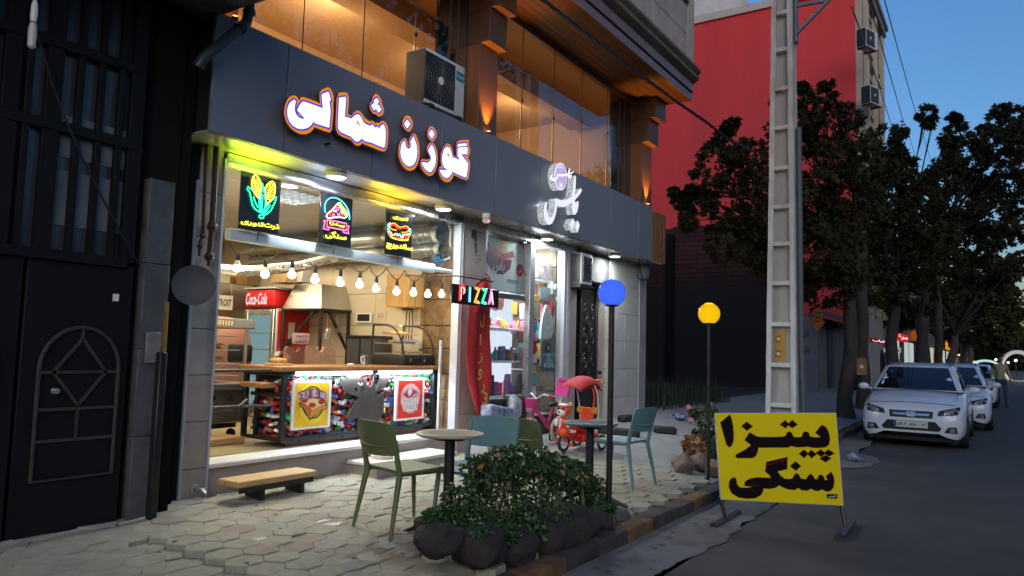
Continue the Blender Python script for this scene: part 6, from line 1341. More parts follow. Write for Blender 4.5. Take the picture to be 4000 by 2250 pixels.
def table(px, py, rpx, label, topm):
    p = W(px, py, z=.95)
    for _ in range(8): p = W(px, py, z=zg(p.x, p.y) + .74)
    d = (p - EYE).dot(CF); r_ = rpx / F * d
    t = thing('round_table', label, 'table', (p.x, p.y, zg(p.x, p.y)), .35, 'round metal cafe tables')
    tp = obj(MB().lathe([(.0, .715), (r_ - .02, .715), (r_, .725), (r_, .735), (r_ - .006, .741), (r_ - .03, .740), (.0, .738)], (0, 0, 0), 56), 'tabletop', topm, t, False)
    m = MB()
    for k in range(-11, 12):
        for j in range(-11, 12):
            u, v = k * r_ / 12, j * r_ / 12
            if u * u + v * v < (r_ * .84) ** 2: m.lathe([(.007, 0), (.006, .0035), (.003, .004)], (u, v, .739), 6)
    o = obj(m, 'stud_pattern', topm, tp, False, 60); o['kind'] = 'stuff'
    m = MB(); m.tube([(0, 0, .10), (0, 0, .71)], .038, 16); m.lathe([(.11, .69), (.10, .714), (.02, .714)], (0, 0, 0), 16); obj(m, 'column', 'blackmetal', t, False)
    for k in range(4):
        a = k * math.pi / 2 + .15; obj(MB().tube([(0, 0, .16), (.10 * math.cos(a), .10 * math.sin(a), .12), (.34 * math.cos(a), .34 * math.sin(a), .018)], [.03, .024, .014], 8), 'foot', 'blackmetal', t, False)
    return t
table(1759, 1690, 133, 'round table with a beige studded top, nearest the shop steps', mk('beige_metal_top', (.44, .37, .26), .45, .1, .06, 5, .02))
table(2305, 1650, 107, 'round table with a dark slate top by the red tricycle', mk('slate_metal_top', (.055, .068, .078), .42, .1, .06, 5, .02))
# ---------------- globe lamps
def globe(base, gpx, gpy, rpx, col, st, label, pr, power):
    b = G(*base); c = W(gpx, gpy, y=b.y); d = (c - EYE).dot(CF); r_ = rpx / F * d
    t = thing('globe_lamp', label, 'street lamp', (b.x, b.y, b.z), 0, 'globe lamps on black posts'); h = c.z - b.z
    obj(MB().tube([(0, 0, -.03), (0, 0, h - r_ * .88)], pr, 16), 'post', 'blackmetal', t, False)
    obj(MB().lathe([(pr * 1.2, h - r_ * 1.0), (r_ * .48, h - r_ * .93), (r_ * .5, h - r_ * .86), (r_ * .3, h - r_ * .84)], (0, 0, 0), 20), 'gallery', 'blackmetal', t, False)
    obj(MB().lathe([(r_ * math.cos(a), h + r_ * math.sin(a)) for a in [math.radians(-60 + 150 * i / 18) for i in range(19)]], (0, 0, 0), 32), 'globe', globe_mat(label.split()[0], col, st), t, False)
    l = lamp('globe_light', (0, 0, 0), power, col, r_); l.parent = t; l.location = (0, 0, h + r_ * 1.02); return t
def globe_mat(n, col, st):
    st = st * LK
    m, t, out = _mat('lit_globe_' + n.lower()); N = t.nodes.new; L = t.links.new
    e = N('ShaderNodeEmission'); e.inputs[0].default_value = (*col, 1); e.inputs[1].default_value = st
    g = N('ShaderNodeBsdfGlossy'); g.inputs['Roughness'].default_value = .12; f = N('ShaderNodeFresnel'); f.inputs[0].default_value = 1.15
    lw = N('ShaderNodeLayerWeight'); lw.inputs[0].default_value = .35; mr = N('ShaderNodeMapRange'); mr.inputs[3].default_value = st * 1.1; mr.inputs[4].default_value = st * .72
    L(lw.outputs['Facing'], mr.inputs[0]); L(mr.outputs[0], e.inputs[1])
    mx = N('ShaderNodeMixShader'); L(f.outputs[0], mx.inputs[0]); L(e.outputs[0], mx.inputs[1]); L(g.outputs[0], mx.inputs[2]); L(mx.outputs[0], out.inputs[0]); return m
globe((2377, 2013), 2385, 1143, 55, (.055, .15, 1.0), 1.0, 'Blue lit globe on a thick black post by the planter', .026, 7)
globe((2767, 1876), 2767, 1225, 42.5, (1.0, .56, .004), .95, 'Yellow lit globe on a thin black post before the rose bed', .017, 6)
c = G(2385, 2020); m = MB(); m.rock((c.x + .03, c.y, c.z + .0), .17, (1.2, .9, .36), 4, 3, .2); one(m, 'post_footing', 'concdark', 'rough concrete lump around the foot of the blue globe post', 'footing')
# ---------------- planter of stones with trailing shrub
def leaves(mb, centres, n, size, droop=.3, rs=rnd, flat=0.0, hang=0.0):
    for _ in range(n):
        c, r_, sq = rs.choice(centres)
        while True:
            v = V((rs.uniform(-1, 1), rs.uniform(-1, 1), rs.uniform(-1, 1)))
            if .25 < v.length < 1: break
        v = v.normalized() * (v.length ** .45)
        p = c + V((v.x * r_, v.y * r_, v.z * r_ * sq))
        s_ = size * rs.uniform(.6, 1.35); d = V((rs.uniform(-1, 1), rs.uniform(-1, 1), rs.uniform(-1, .5) - droop)).normalized(); q = d.orthogonal().normalized(); q.rotate(Matrix.Rotation(rs.uniform(0, 6.28), 3, d)); nn = d.cross(q)
        a = p; b = p + d * s_ * .5 + q * s_ * .34 + nn * s_ * .10; e = p + d * s_; f = p + d * s_ * .5 - q * s_ * .34 + nn * s_ * .10
        v0, v1, v2, v3 = (mb.bm.verts.new(k) for k in (a, b, e, f)); mb.bm.faces.new((v0, v1, v2)); mb.bm.faces.new((v0, v2, v3))
PYC = 3.02
lob = []
for px_, py_, r_ in ((1745, 2020, 70), (1800, 1950, 75), (1840, 2030, 95), (1900, 1890, 80), (1960, 1960, 120), (2010, 1850, 65), (2080, 1900, 95), (2110, 2000, 130), (2190, 1880, 60), (2230, 1940, 90), (2260, 2030, 110), (2330, 1990, 75), (2340, 2080, 70), (1900, 2060, 110), (2050, 2070, 120), (2180, 2090, 110), (2075, 1820, 40), (1880, 1830, 30), (2300, 1900, 45), (1960, 2120, 70), (2090, 2130, 75), (2230, 2140, 60), (1790, 2060, 50), (1990, 1800, 30), (2160, 1830, 40), (2280, 2100, 80), (2350, 2040, 60), (2330, 2130, 60), (2180, 2150, 70), (2060, 2160, 55), (1900, 2120, 60), (1990, 2150, 50), (1830, 2110, 40), (2130, 2170, 50), (1745, 2070, 40), (1700, 2010, 35)):
    c = W(px_, py_, y=PYC + rnd.uniform(-.2, .22)); lob.append((c, r_ / F * (c - EYE).dot(CF), .85))
for px_, py_, r_ in ((2060, 2060, 80), (2150, 2070, 90), (2240, 2060, 90), (2325, 2050, 70), (1950, 2080, 70), (2360, 1990, 45), (1860, 2080, 55)):
    c = W(px_, py_, y=2.74); lob.append((c, r_ / F * (c - EYE).dot(CF), .8))
sb = thing('trailing_shrub', 'dense trailing green shrub spilling over the stone planter', 'shrub', (lob[6][0].x, PYC, .2))
m = MB(); lob += [(W(a, b, y=2.95), .13, .9) for a, b in ((1960, 1800), (2030, 1790), (2100, 1800), (2180, 1820), (1880, 1840), (2250, 1850), (2310, 1900))]; leaves(m, lob, 14500, .042); obj(m, 'foliage', 'leafgreen', sb, True, 0)
m = MB(); leaves(m, lob, 900, .04); obj(m, 'foliage', mk('shrub_leaf_bright', (.11, .21, .045), .4, 0, .4, 6, 0), sb, True, 0)
m = MB(); leaves(m, [l for l in lob if l[0].z > .45], 60, .05); obj(m, 'dry_leaves', 'leafdry', sb, True, 0)
m = MB()
for k in range(90):
    c, r_, q = rnd.choice(lob); a = V((rnd.uniform(-1, 1), rnd.uniform(-.6, .6), rnd.uniform(-.2, 1))).normalized(); m.tube([V((c.x, PYC, .22)), c, c + a * r_ * .8, c + a * r_ * 1.22 + V((0, 0, -.02))], [.006, .005, .003, .0015], 4)
obj(m, 'stems', 'bark', sb, True, 0)
for k, (px_, py_, r_, lb) in enumerate(((1722, 2112, 86, 'long smooth dark boulder at the left end of the stone planter'), (1660, 2050, 40, 'flat small stone behind the left boulder of the planter'), (1870, 2130, 95, 'upright dark boulder second from the left in the stone planter'), (2010, 2150, 92, 'rounded dark boulder in the middle of the stone planter'), (2140, 2140, 90, 'dark boulder right of the middle of the stone planter'), (2260, 2120, 85, 'dark boulder below the blue globe post'), (2345, 2090, 55, 'smallest dark boulder at the right end of the stone planter'))):
    yy = 2.95 - .03 * k if k != 1 else 3.2; c = W(px_, py_, y=yy - .12); rr = r_ / F * (c - EYE).dot(CF); m = MB(); m.rock((c.x, c.y, max(c.z, zg(c.x, c.y) + rr * .35)), rr, (1.15, 1.0, .9) if k else (1.12, 1, .8), k + 3, 3, .28)
    one(m, 'boulder', 'rock', lb, 'boulder', 'boulders of the stone planter')
m = MB(); m.rock((lob[6][0].x, 3.12, .12), .6, (1.25, .55, .26), 2, 3, .2); one(m, 'planter_soil', 'earth', 'mound of dark soil under the trailing shrub', 'soil')
# ---------------- rose bed behind the yellow globe
bed = []
for px_, py_, r_ in ((2740, 1625, 32), (2765, 1655, 35), (2730, 1690, 25), (2770, 1710, 35), (2790, 1760, 28), (2755, 1740, 25), (2715, 1610, 18), (2775, 1600, 25)):
    b = G(2767, 1850); c = W(px_, py_, y=b.y + .25); bed.append((c, r_ / F * (c - EYE).dot(CF), 1.1))
rb = thing('rose_bush', 'upright green rose bush with pink buds behind the yellow globe post', 'shrub', (bed[3][0].x, bed[3][0].y, zg(8.6, 3)))
m = MB(); leaves(m, bed, 620, .07); obj(m, 'foliage', 'leafgreen', rb, True, 0)
m = MB()
for c, r_, q in bed: m.tube([(bed[3][0].x, bed[3][0].y, .15), c.lerp(bed[3][0], .4), c], [.008, .006, .003], 5)
obj(m, 'stems', 'bark', rb)
for px_, py_ in ((2726, 1607), (2700, 1640), (2690, 1590)):
    c = W(px_, py_, y=bed[0][0].y); obj(MB().rock(c, .035, (1, 1, 1), 2, 1, .3), 'rose', mk('pink_rose', (.6, .16, .2), .6, 0, .2, 30, 0) if 'pink_rose' not in bpy.data.materials else bpy.data.materials['pink_rose'], rb)
m = MB(); c = W(2712, 1735, y=bed[0][0].y); leaves(m, [(c, .14, .9)], 160, .08); one(m, 'dry_fern', mk('rusty_dry_frond', (.22, .09, .04), .8, 0, .3, 8, 0), 'rusty dry tuft at the foot of the rose bush', 'plant', None, 0)
m = MB()
for k in range(46):
    c = V((bed[4][0].x + rnd.uniform(-.25, .2), bed[4][0].y + rnd.uniform(-.1, .2), zg(8.6, 2.9))); a = rnd.uniform(-.3, .3); h = rnd.uniform(.25, .5); m.tube([c, c + V((a * .3, 0, h * .6)), c + V((a, .05, h))], [.008, .006, .001], 3)
one(m, 'strap_leaves', 'leafgreen', 'clump of narrow upright leaves beside the yellow globe post', 'plant', None, 0)
for k, (px_, py_, r_, lb) in enumerate(((2640, 1800, 22, 'flat pale stone at the left end of the rose bed'), (2672, 1808, 42, 'big brown rounded stone on the left of the rose bed'), (2735, 1800, 40, 'upright brown stone just left of the yellow globe post'), (2795, 1825, 40, 'brown stone between yellow globe post and yellow sign'), (2690, 1770, 22, 'small brown stone below the rusty dry tuft'))):
    b = G(px_, py_ + r_); rr = r_ / F * (b - EYE).dot(CF); m = MB(); m.rock((b.x, b.y, b.z + rr * .8), rr, (1.2, 1, .95), k + 21, 3, .25); one(m, 'garden_stone', mk('brown_garden_stone', (.20, .155, .115), .85, 0, .3, 6, .6) if not k else bpy.data.materials['brown_garden_stone'], lb, 'stone', 'stones edging the rose bed')
# ---------------- yellow A-board
A = W(2830, 2035, z=.04); B = W(3300, 2066, z=.04); ab = (B - A); ab.z = 0; ab.normalize(); nrm = V((ab.y, -ab.x, 0))
if nrm.dot(EYE - A) < 0: nrm = -nrm
pn = (nrm * math.cos(.10) + V((0, 0, math.sin(.10)))).normalized()
def wp(px, py, off=0.0):
    d = ray(px, py); c_ = A + pn * off; t_ = (c_ - EYE).dot(pn) / d.dot(pn); return EYE + d * t_
t = thing('yellow_signboard', 'big yellow signboard with dark red edged Persian words standing on the road', 'sign', tuple((A + B) / 2))
cs = [wp(*q) for q in ((2792, 1613), (3266, 1612), (3296, 1976), (2815, 1952))]
m = MB(); m.poly(cs, -pn * .07); obj(m, 'lightbox', mk('dirty_white_frame', (.5, .5, .48), .5, .1, .1, 6, .02, dirt=.3), t, True, 0)
inn = [cs[0].lerp(cs[2], .006) + pn * .001, cs[1].lerp(cs[3], .006) + pn * .001, cs[2].lerp(cs[0], .006) + pn * .001, cs[3].lerp(cs[1], .006) + pn * .001]
m = MB(); m.poly([p + pn * .003 for p in inn], -pn * .003); obj(m, 'yellow_face', mk('yellow_vinyl', (.80, .64, .002), .65, 0, .05, 2.5, .0, dirt=.12, dirtcol=(.3, .22, .01), spec=.15), t, True, 0)
Q4 = (2780, 1600, 3.622)
words = [[(255,80),(275,130),(295,230),(305,340),(300,450),(275,510),(245,525),(215,490),(180,370),(130,185)], [(495,180),(570,235),(500,290),(430,235)],
 [(540,330),(630,385),(700,395),(850,395),(1000,390),(1050,380),(1070,330),(1100,315),(1130,340),(1150,390),(1220,400),(1280,390),(1300,330),(1330,315),(1365,330),(1390,390),(1470,400),(1555,395),(1520,360),(1475,325),(1560,225),(1610,250),(1650,320),(1668,420),(1655,490),(1610,525),(1500,535),(1420,530),(1360,515),(1290,525),(1200,525),(1120,505),(1080,530),(900,530),(650,530),(650,580),(620,650),(575,680),(370,680),(345,665),(350,640),(480,570),(570,505),(530,470),(475,430)],
 [(1040,160),(1090,210),(1045,255),(978,210)], [(1140,155),(1205,210),(1140,255),(1085,210)], [(1305,575),(1360,620),(1310,675),(1245,625)], [(1410,580),(1475,630),(1415,680),(1360,625)], [(1545,570),(1600,620),(1550,660),(1485,615)], [(1650,570),(1725,620),(1660,655),(1595,615)], [(1610,650),(1680,690),(1610,738),(1540,690)],
 [(1065,680),(1060,835),(920,870),(970,940),(1030,985),(1100,990),(1150,980),(1175,925),(1200,905),(1230,925),(1255,980),(1340,995),(1370,940),(1400,915),(1430,940),(1455,990),(1500,995),(1515,945),(1545,925),(1575,950),(1600,1005),(1650,1000),(1625,945),(1690,890),(1720,950),(1730,1020),(1715,1100),(1670,1150),(1620,1150),(1560,1120),(1510,1145),(1460,1140),(1410,1110),(1350,1140),(1280,1135),(1225,1100),(1170,1130),(1080,1120),(1000,1090),(960,1060),(900,1100),(820,1115),(740,1108),(470,1072),(480,1020),(550,980),(660,965),(850,975),(830,930),(765,875),(780,745)],
 [(500,1112),(690,1085),(725,1110),(720,1160),(690,1205),(620,1245),(500,1255),(380,1235),(290,1180),(250,1100),(255,1020),(290,970),(330,970),(345,1000),(350,1060),(400,1110)], [(1185,740),(1255,800),(1190,855),(1120,800)]]
inkm = mk('sign_ink_black', (.010, .008, .009), .9, 0, 0, 5, 0, spec=.05); rim_ = mk('sign_ink_red', (.15, .006, .004), .9, 0, 0, 5, 0, spec=.05)
for k, w_ in enumerate(words):
    g_ = grow(w_, 9)
    obj(MB().poly([wp(Q4[0] + a / Q4[2], Q4[1] + b / Q4[2], .005) for a, b in g_], -pn * .0015), 'red_edge', rim_, t, True, 0)
    obj(MB().poly([wp(Q4[0] + a / Q4[2], Q4[1] + b / Q4[2], .0075) for a, b in w_], -pn * .0015), 'letter', inkm, t, True, 0)
for bar_ in ([(790, 770), (1050, 705), (1050, 722), (790, 790)], [(560, 1060), (690, 1072), (640, 1084), (560, 1076)]):
    obj(MB().poly([wp(Q4[0] + a / Q4[2], Q4[1] + b / Q4[2], .010) for a, b in bar_], -pn * .001), 'letter_gap', rim_, t, True, 0)
tg = [wp(Q4[0] + a / Q4[2], Q4[1] + b / Q4[2], .007) for a, b in ((1625, 1195), (1780, 1195), (1780, 1258), (1632, 1258))]
obj(MB().poly(tg, -pn * .002), 'maker_tag', inkm, t, True, 0)
cx_ = sum(tg, V()) / 4; obj(text_mb(fa('نفیس'), ((tg[1] - tg[0]).length * .8, (tg[0] - tg[3]).length * .8), (cx_ + pn * .002, (tg[1] - tg[0]).normalized(), (tg[0] - tg[3]).normalized()), 0, .01), 'tag_word', 'white', t, True, 0)
for (qa, qb, f0, f1) in (((3287, 1960), (3304, 2066), (3282, 2098), (3330, 2034)), ((2812, 1940), (2835, 2030), (2786, 2056), (2882, 2000))):
    a = wp(*qa) - pn * .03; b = W(*qb, z=.045); m = MB(); m.tube([a, b], .017, 8); obj(m, 'leg', 'blackmetal', t)
    p0_, p1_ = W(*f0, z=.034), W(*f1, z=.034); m = MB(); dd = (p1_ - p0_).normalized(); ax = dd.to_track_quat('Z', 'Y').to_matrix(); Lf = (p1_ - p0_).length
    m.lathe([(.026, .02), (.026, 0), (.032, 0), (.032, Lf), (.0, Lf)], p0_, 16, ax, False); m.lathe([(0, 0), (.026, 0)], p0_ + dd * .02, 16, ax, False); obj(m, 'foot_pipe', mk('steel_pipe', (.09, .09, .095), .5, .5, .2, 6, .03) if 'steel_pipe' not in bpy.data.materials else bpy.data.materials['steel_pipe'], t)
# ---------------- red feather flag before the middle pier
FYY = 5.16
le = [(1896, 1082), (1868, 1110), (1838, 1180), (1826, 1280), (1827, 1400), (1836, 1500), (1846, 1580), (1856, 1650), (1862, 1712)]; re_ = [(1908, 1080), (1911, 1120), (1912, 1190), (1913, 1290), (1913, 1400), (1912, 1500), (1909, 1570), (1890, 1650), (1868, 1715)]
t = thing('feather_flag', 'tall red feather flag with yellow Persian letters between the two shops', 'flag', (W(1870, 1715, y=FYY).x, FYY, zg(7.2, 5.0)))
def frow(L_, u):
    f = u * (len(L_) - 1); i = min(int(f), len(L_) - 2); f -= i; return (lerp(L_[i][0], L_[i+1][0], f), lerp(L_[i][1], L_[i+1][1], f))
def fp(u, v, off=0):
    a = frow(le, u); b = frow(re_, u); p = W(lerp(a[0], b[0], v), lerp(a[1], b[1], v), y=FYY)
    return V((p.x, FYY + .028 * math.sin(v * 9 + u * 5) * (.4 + u) + .02 * math.sin(u * 13 + v * 3) - off, p.z))
def fstrip(u0, u1, name, m_):
    P = [[fp(lerp(u0, u1, i / 30), v / 14) for v in range(15)] for i in range(31)]; obj(MB().sheet(P, (0, .002, 0)), name, m_, t, True, 70)
fstrip(0, .83, 'red_cloth', mk('red_flag_cloth', (.40, .018, .022), .7, 0, .08, 10, .05)); fstrip(.83, 1, 'pale_hem', mk('pale_flag_cloth', (.55, .38, .36), .7, 0, .1, 10, .05))
m = MB(); a = W(1912, 1100, y=FYY + .05); m.tube([V((a.x + .02, FYY + .06, zg(7.3, 5) + .02)), V((a.x + .02, FYY + .06, a.z - .3)), V((a.x, FYY + .05, a.z + .05)), V((a.x - .12, FYY + .04, a.z + .1))], .009, 8); obj(m, 'pole', 'blackmetal', t)
m = MB(); m.box((a.x + .02, FYY + .06, zg(7.3, 5) + .02), (.34, .3, .03), None, .01); obj(m, 'base', mk('orange_base', (.35, .10, .03), .6, 0, .2, 5, .02), t)
yl = mk('yellow_flag_print', (.62, .44, .04), .6, 0, .05, 5, 0)
for s_, u_, v_, w_, h_ in (('و', .20, .42, .09, .12), ('ل', .33, .60, .07, .16), ('ا', .42, .62, .03, .12), ('ز', .50, .62, .07, .12), ('و', .58, .55, .08, .13), ('ر', .655, .58, .07, .10), ('3', .72, .62, .09, .14)):
    p = fp(u_, v_, .012); o_ = text_mb(fa(s_), (w_ * 1.15, h_ * 1.1), (p, (1, 0, -.08), (.05, 0, 1)), 0, .02)
    for v in o_.bm.verts: v.co.y -= .016
    obj(o_, 'flag_letter', yl, t, True, 0)
p = fp(.80, .6, .03); obj(text_mb(fa('سس'), (.16, .06), (p, (1, 0, 0), (0, 0, 1)), 0, .02), 'flag_letter', yl, t, True, 0)
p = fp(.35, .86, .03); obj(text_mb('Lebas', (.20, .03), (p, (.1, 0, -1), (1, 0, .1)), 0, .0), 'flag_small_print', mk('flag_small_print', (.5, .12, .12), .6, 0, 0, 5, 0), t, True, 0)
# ---------------- goods before the toy shop
def rbox(name, px0, py0, px1, py1, y, dep, mm_, label, cat, tilt=(0, 0, 0), bev=.04):
    a = W(px0, py0, y=y); b = W(px1, py1, y=y); m = MB(); m.box(((a.x + b.x) / 2, y + dep / 2, (a.z + b.z) / 2), (abs(b.x - a.x), dep, abs(a.z - b.z)), tilt, bev, 3); return one(m, name, mm_, label, cat)
bagm = mk('black_vinyl_case', (.012, .012, .014), .35, 0, .2, 6, .05)
rbox('travel_case', 1918, 1556, 1990, 1735, 5.12, .12, bagm, 'black soft case leaning at the toy shop, left of the two', 'case', (-.06, 0, 0), .09)
rbox('travel_case', 1985, 1545, 2068, 1730, 5.1, .14, bagm, 'black soft case behind the green chair, right of the two', 'case', (-.06, .05, .1), .1)
plastic = mk('clear_wrapped_pack', (.22, .27, .40), .22, 0, .9, 9, .6, bscale=30)
rbox('wrapped_pack', 1918, 1596, 2032, 1632, 4.86, .16, plastic, 'white and blue wrapped blanket pack lying over the black cases', 'pack', (-.1, .16, 0), .035)
rbox('wrapped_pack', 2006, 1550, 2044, 1622, 5.0, .1, mk('pale_wrapped_pack', (.36, .42, .46), .25, 0, .6, 9, .5, bscale=30), 'pale wrapped pillow pack standing beside the bicycle basket', 'pack', (-.2, .45, 0), .04)
rbox('carton', 1885, 1725, 1955, 1770, 4.7, .2, 'alubright', 'low white carton under the teal chair', 'box', (0, .1, .3), .01)
a = G(1490, 1850); m = MB(); m.lathe([(.0, 0), (.085, 0), (.11, .17), (.115, .19), (.10, .19), (.09, .1), (.0, .1)], a, 24, None, False); one(m, 'white_bucket', mk('cream_bucket', (.6, .52, .4), .45, 0, .08, 6, 0), 'cream bucket on the pavers behind the green chair', 'bucket')
# pink bicycle
wheel_r = .18
pkm, pkl, wt = mk('pink_frame', (.52, .035, .14), .3, 0, .05, 5, 0), mk('bright_pink_plastic', (.75, .06, .30), .35, 0, .05, 5, 0), mk('cream_tyre', (.55, .5, .42), .6, 0, .1, 8, .05)
mid = G(2128, 1735); rz = R(163)
t = thing('child_bicycle', 'pink child bicycle with a pink front basket outside the toy shop', 'bicycle', (mid.x, mid.y, zg(mid.x, mid.y)), rz)
def bwheel(t, x, y, r_, tyre, rim, name='wheel', w=.02):
    o = obj(MB().tube([(x + (r_ - w) * math.cos(a), y, r_ + (r_ - w) * math.sin(a)) for a in [i * math.pi / 14 for i in range(28)]], w, 8, False, True), name, tyre, t, False)
    m = MB(); m.tube([(x + (r_ - w * 2.4) * math.cos(a), y, r_ + (r_ - w * 2.4) * math.sin(a)) for a in [i * math.pi / 14 for i in range(28)]], w * .5, 6, False, True)
    for k in range(12):
        q = k * math.pi / 6; m.tube([(x, y, r_), (x + (r_ - w * 2.4) * math.cos(q), y, r_ + (r_ - w * 2.4) * math.sin(q))], .0025, 4)
    m.tube([(x, y - .03, r_), (x, y + .03, r_)], .015, 8); obj(m, 'rim', rim, o, False); return o
bwheel(t, .27, 0, wheel_r, wt, pkm); bwheel(t, -.27, 0, wheel_r, wt, pkm)
m = MB(); m.tube([(.20, 0, .50), (-.02, 0, .24), (-.05, 0, .22)], .022, 8); m.tube([(.19, 0, .44), (-.05, 0, .30), (-.12, 0, .46)], .016, 8); m.tube([(-.04, 0, .22), (-.13, 0, .48)], .016, 8); m.tube([(-.04, 0, .21), (-.27, 0, .18)], .012, 8); m.tube([(-.12, 0, .44), (-.27, .03, .18)], .010, 6); obj(m, 'frame', pkm, t, False)
m = MB(); m.tube([(.17, 0, .55), (.2, 0, .48), (.27, .035, .18)], .013, 8); m.tube([(.2, 0, .48), (.27, -.035, .18)], .013, 8); obj(m, 'fork', pkm, t, False)
m = MB(); m.tube([(.10, -.2, .64), (.15, -.12, .66), (.17, 0, .60), (.15, .12, .66), (.10, .2, .64)], .010, 8); obj(m, 'handlebar', 'white', t, False)
for s in (-1, 1): obj(MB().tube([(.11, s * .18, .645), (.06, s * .26, .63)], .016, 8), 'grip', mk('rose_grip', (.45, .06, .08), .6, 0, 0, 5, 0) if 'rose_grip' not in bpy.data.materials else bpy.data.materials['rose_grip'], t, False)
obj(MB().lathe([(.065, -.07), (.10, .04), (.105, .05), (.095, .045), (.06, -.065)], (.30, 0, .55), 18), 'basket', pkl, t, False)
m = MB()
for k in range(18): m.bar((.30 + .07 * math.cos(k * .349), .07 * math.sin(k * .349), .485), (.30 + .105 * math.cos(k * .349), .105 * math.sin(k * .349), .595), .009, .004)
obj(m, 'basket_rib', pkl, t, False); obj(MB().lathe([(.055, -.075), (.068, -.06), (.05, -.1)], (.30, 0, .545), 16), 'basket_base', mk('pale_pink_plastic', (.7, .4, .5), .4, 0, 0, 5, 0), t, False)
m = MB(); m.ball((-.14, 0, .52), .07, (1.4, .9, .5), 12); obj(m, 'saddle', 'black', t, False)
for s in (-1, 1): bwheel(t, -.27, s * .14, .07, 'rubber', 'white', 'training_wheel', .012)
m = MB(); P = [(-.30, -.12, .62), (-.30, .12, .62), (-.34, .13, .80), (-.33, .07, .86), (-.33, -.07, .86), (-.34, -.13, .80)]; m.poly(P, (.025, 0, .004)); obj(m, 'child_seat_back', pkl, t, False); m = MB(); m.box((-.318, 0, .83), (.04, .10, .018), None, .006); obj(m, 'grab_slot', mk('deep_pink_slot', (.3, .01, .1), .5, 0, 0, 5, 0), t, False)
# red tricycle with canopy
rd, og = mk('toy_red_plastic', (.58, .02, .012), .3, 0, .04, 5, 0), mk('toy_orange_plastic', (.70, .075, .015), .35, 0, .04, 5, 0)
b = G(2262, 1758); rz = R(172)
t = thing('canopy_tricycle', 'red child tricycle with a red canopy, bear head and orange push handle', 'tricycle', (b.x, b.y, b.z), rz)
bwheel(t, .33, 0, .115, 'rubber', 'white', 'front_wheel', .02); bwheel(t, -.22, -.20, .10, 'rubber', 'white', 'rear_wheel', .016); bwheel(t, -.22, .20, .10, 'rubber', 'white', 'rear_wheel', .016)
m = MB(); m.tube([(.33, .04, .12), (.30, 0, .28), (.27, 0, .42)], .016, 8); m.tube([(.33, -.04, .12), (.30, 0, .28)], .016, 8); m.tube([(.28, 0, .24), (.05, 0, .17), (-.22, 0, .12)], .018, 8); m.tube([(-.22, -.20, .10), (-.22, .20, .10)], .010, 8); obj(m, 'frame', rd, t, False)
m = MB(); m.box((-.10, 0, .16), (.36, .24, .10), None, .03, 3); obj(m, 'tub', rd, t, False)
m = MB(); m.box((-.02, 0, .285), (.24, .23, .05), None, .02, 3); m.box((-.05, 0, .235), (.12, .10, .06), None, .01); obj(m, 'seat', rd, t, False)
m = MB(); m.box((-.16, 0, .42), (.04, .20, .24), (0, -.15, 0), .035, 3); obj(m, 'seat_back', og, t, False)
for s in (-1, 1):
    obj(MB().lathe([(.045, -.012), (.048, 0), (.04, .012)], (-.16, s * .115, .50), 16, Matrix.Rotation(R(90), 3, 'Y')), 'ear', mk('amber_ear', (.7, .3, .03), .4, 0, 0, 5, 0) if 'amber_ear' not in bpy.data.materials else bpy.data.materials['amber_ear'], t, False)
    obj(MB().tube([(-.20, s * .13, .22), (-.21, s * .15, .5), (-.16, s * .16, .72), (-.10, s * .15, .83)], .008, 8), 'canopy_pole', 'white', t, False)
    obj(MB().box((.33, s * .12, .10), (.07, .06, .02), None, .006), 'pedal', rd, t, False)
P = []
for i in range(11):
    u = i / 10; row = []
    for j in range(11):
        v = j / 10 * 2 - 1; row.append((-.28 + .52 * u, v * (.19 - .03 * abs(u - .5)), .86 + .09 * math.sin(math.pi * min(1, u * .9 + .08)) * (1 - .55 * v * v) - .05 * v ** 4 - .05 * u ** 4 - .10 * max(0, .25 - u) * 4))
    P.append(row)
obj(MB().sheet(P, (0, 0, -.006)), 'canopy', mk('red_canopy_cloth', (.46, .028, .03), .75, 0, .1, 10, .1), t, False, 60)
obj(MB().tube([(-.24, 0, .30), (-.33, 0, .66), (-.36, -.07, .84), (-.42, -.07, .88), (-.42, .07, .88), (-.36, .07, .84)], .012, 8), 'push_handle', og, t, False)
m = MB(); m.ball((.33, 0, .52), .085, (.95, 1.05, .9), 16); obj(m, 'bear_head', og, t, False); m = MB(); m.ball((.39, 0, .49), .055, (.9, 1.1, .8), 14); m.ball((.34, 0, .585), .075, (.9, 1.1, .3), 12); obj(m, 'bear_muzzle', 'white', t, False)
m = MB()
for s in (-1, 1): m.ball((.395, s * .035, .545), .016, (1, 1, 1.2), 8)
m.ball((.435, 0, .505), .014, (1, 1.2, .9), 8); obj(m, 'bear_eye', 'black', t, False)
for s in (-1, 1): obj(MB().ball((.31, s * .08, .595), .032, (.6, 1, 1), 10), 'bear_ear', bpy.data.materials['amber_ear'], t, False)
m = MB(); m.ball((.34, 0, .36), .075, (1, 1.0, 1.1), 14); m.ball((.35, 0, .25), .08, (1, 1.05, .9), 14); obj(m, 'bear_body', og, t, False); m = MB()
for s in (-1, 1): m.ball((.37, s * .09, .36), .035, (.9, .9, 1.5), 10)
m.tube([(.40, 0, .42), (.425, 0, .30)], .012, 6); obj(m, 'bear_paw', 'white', t, False)
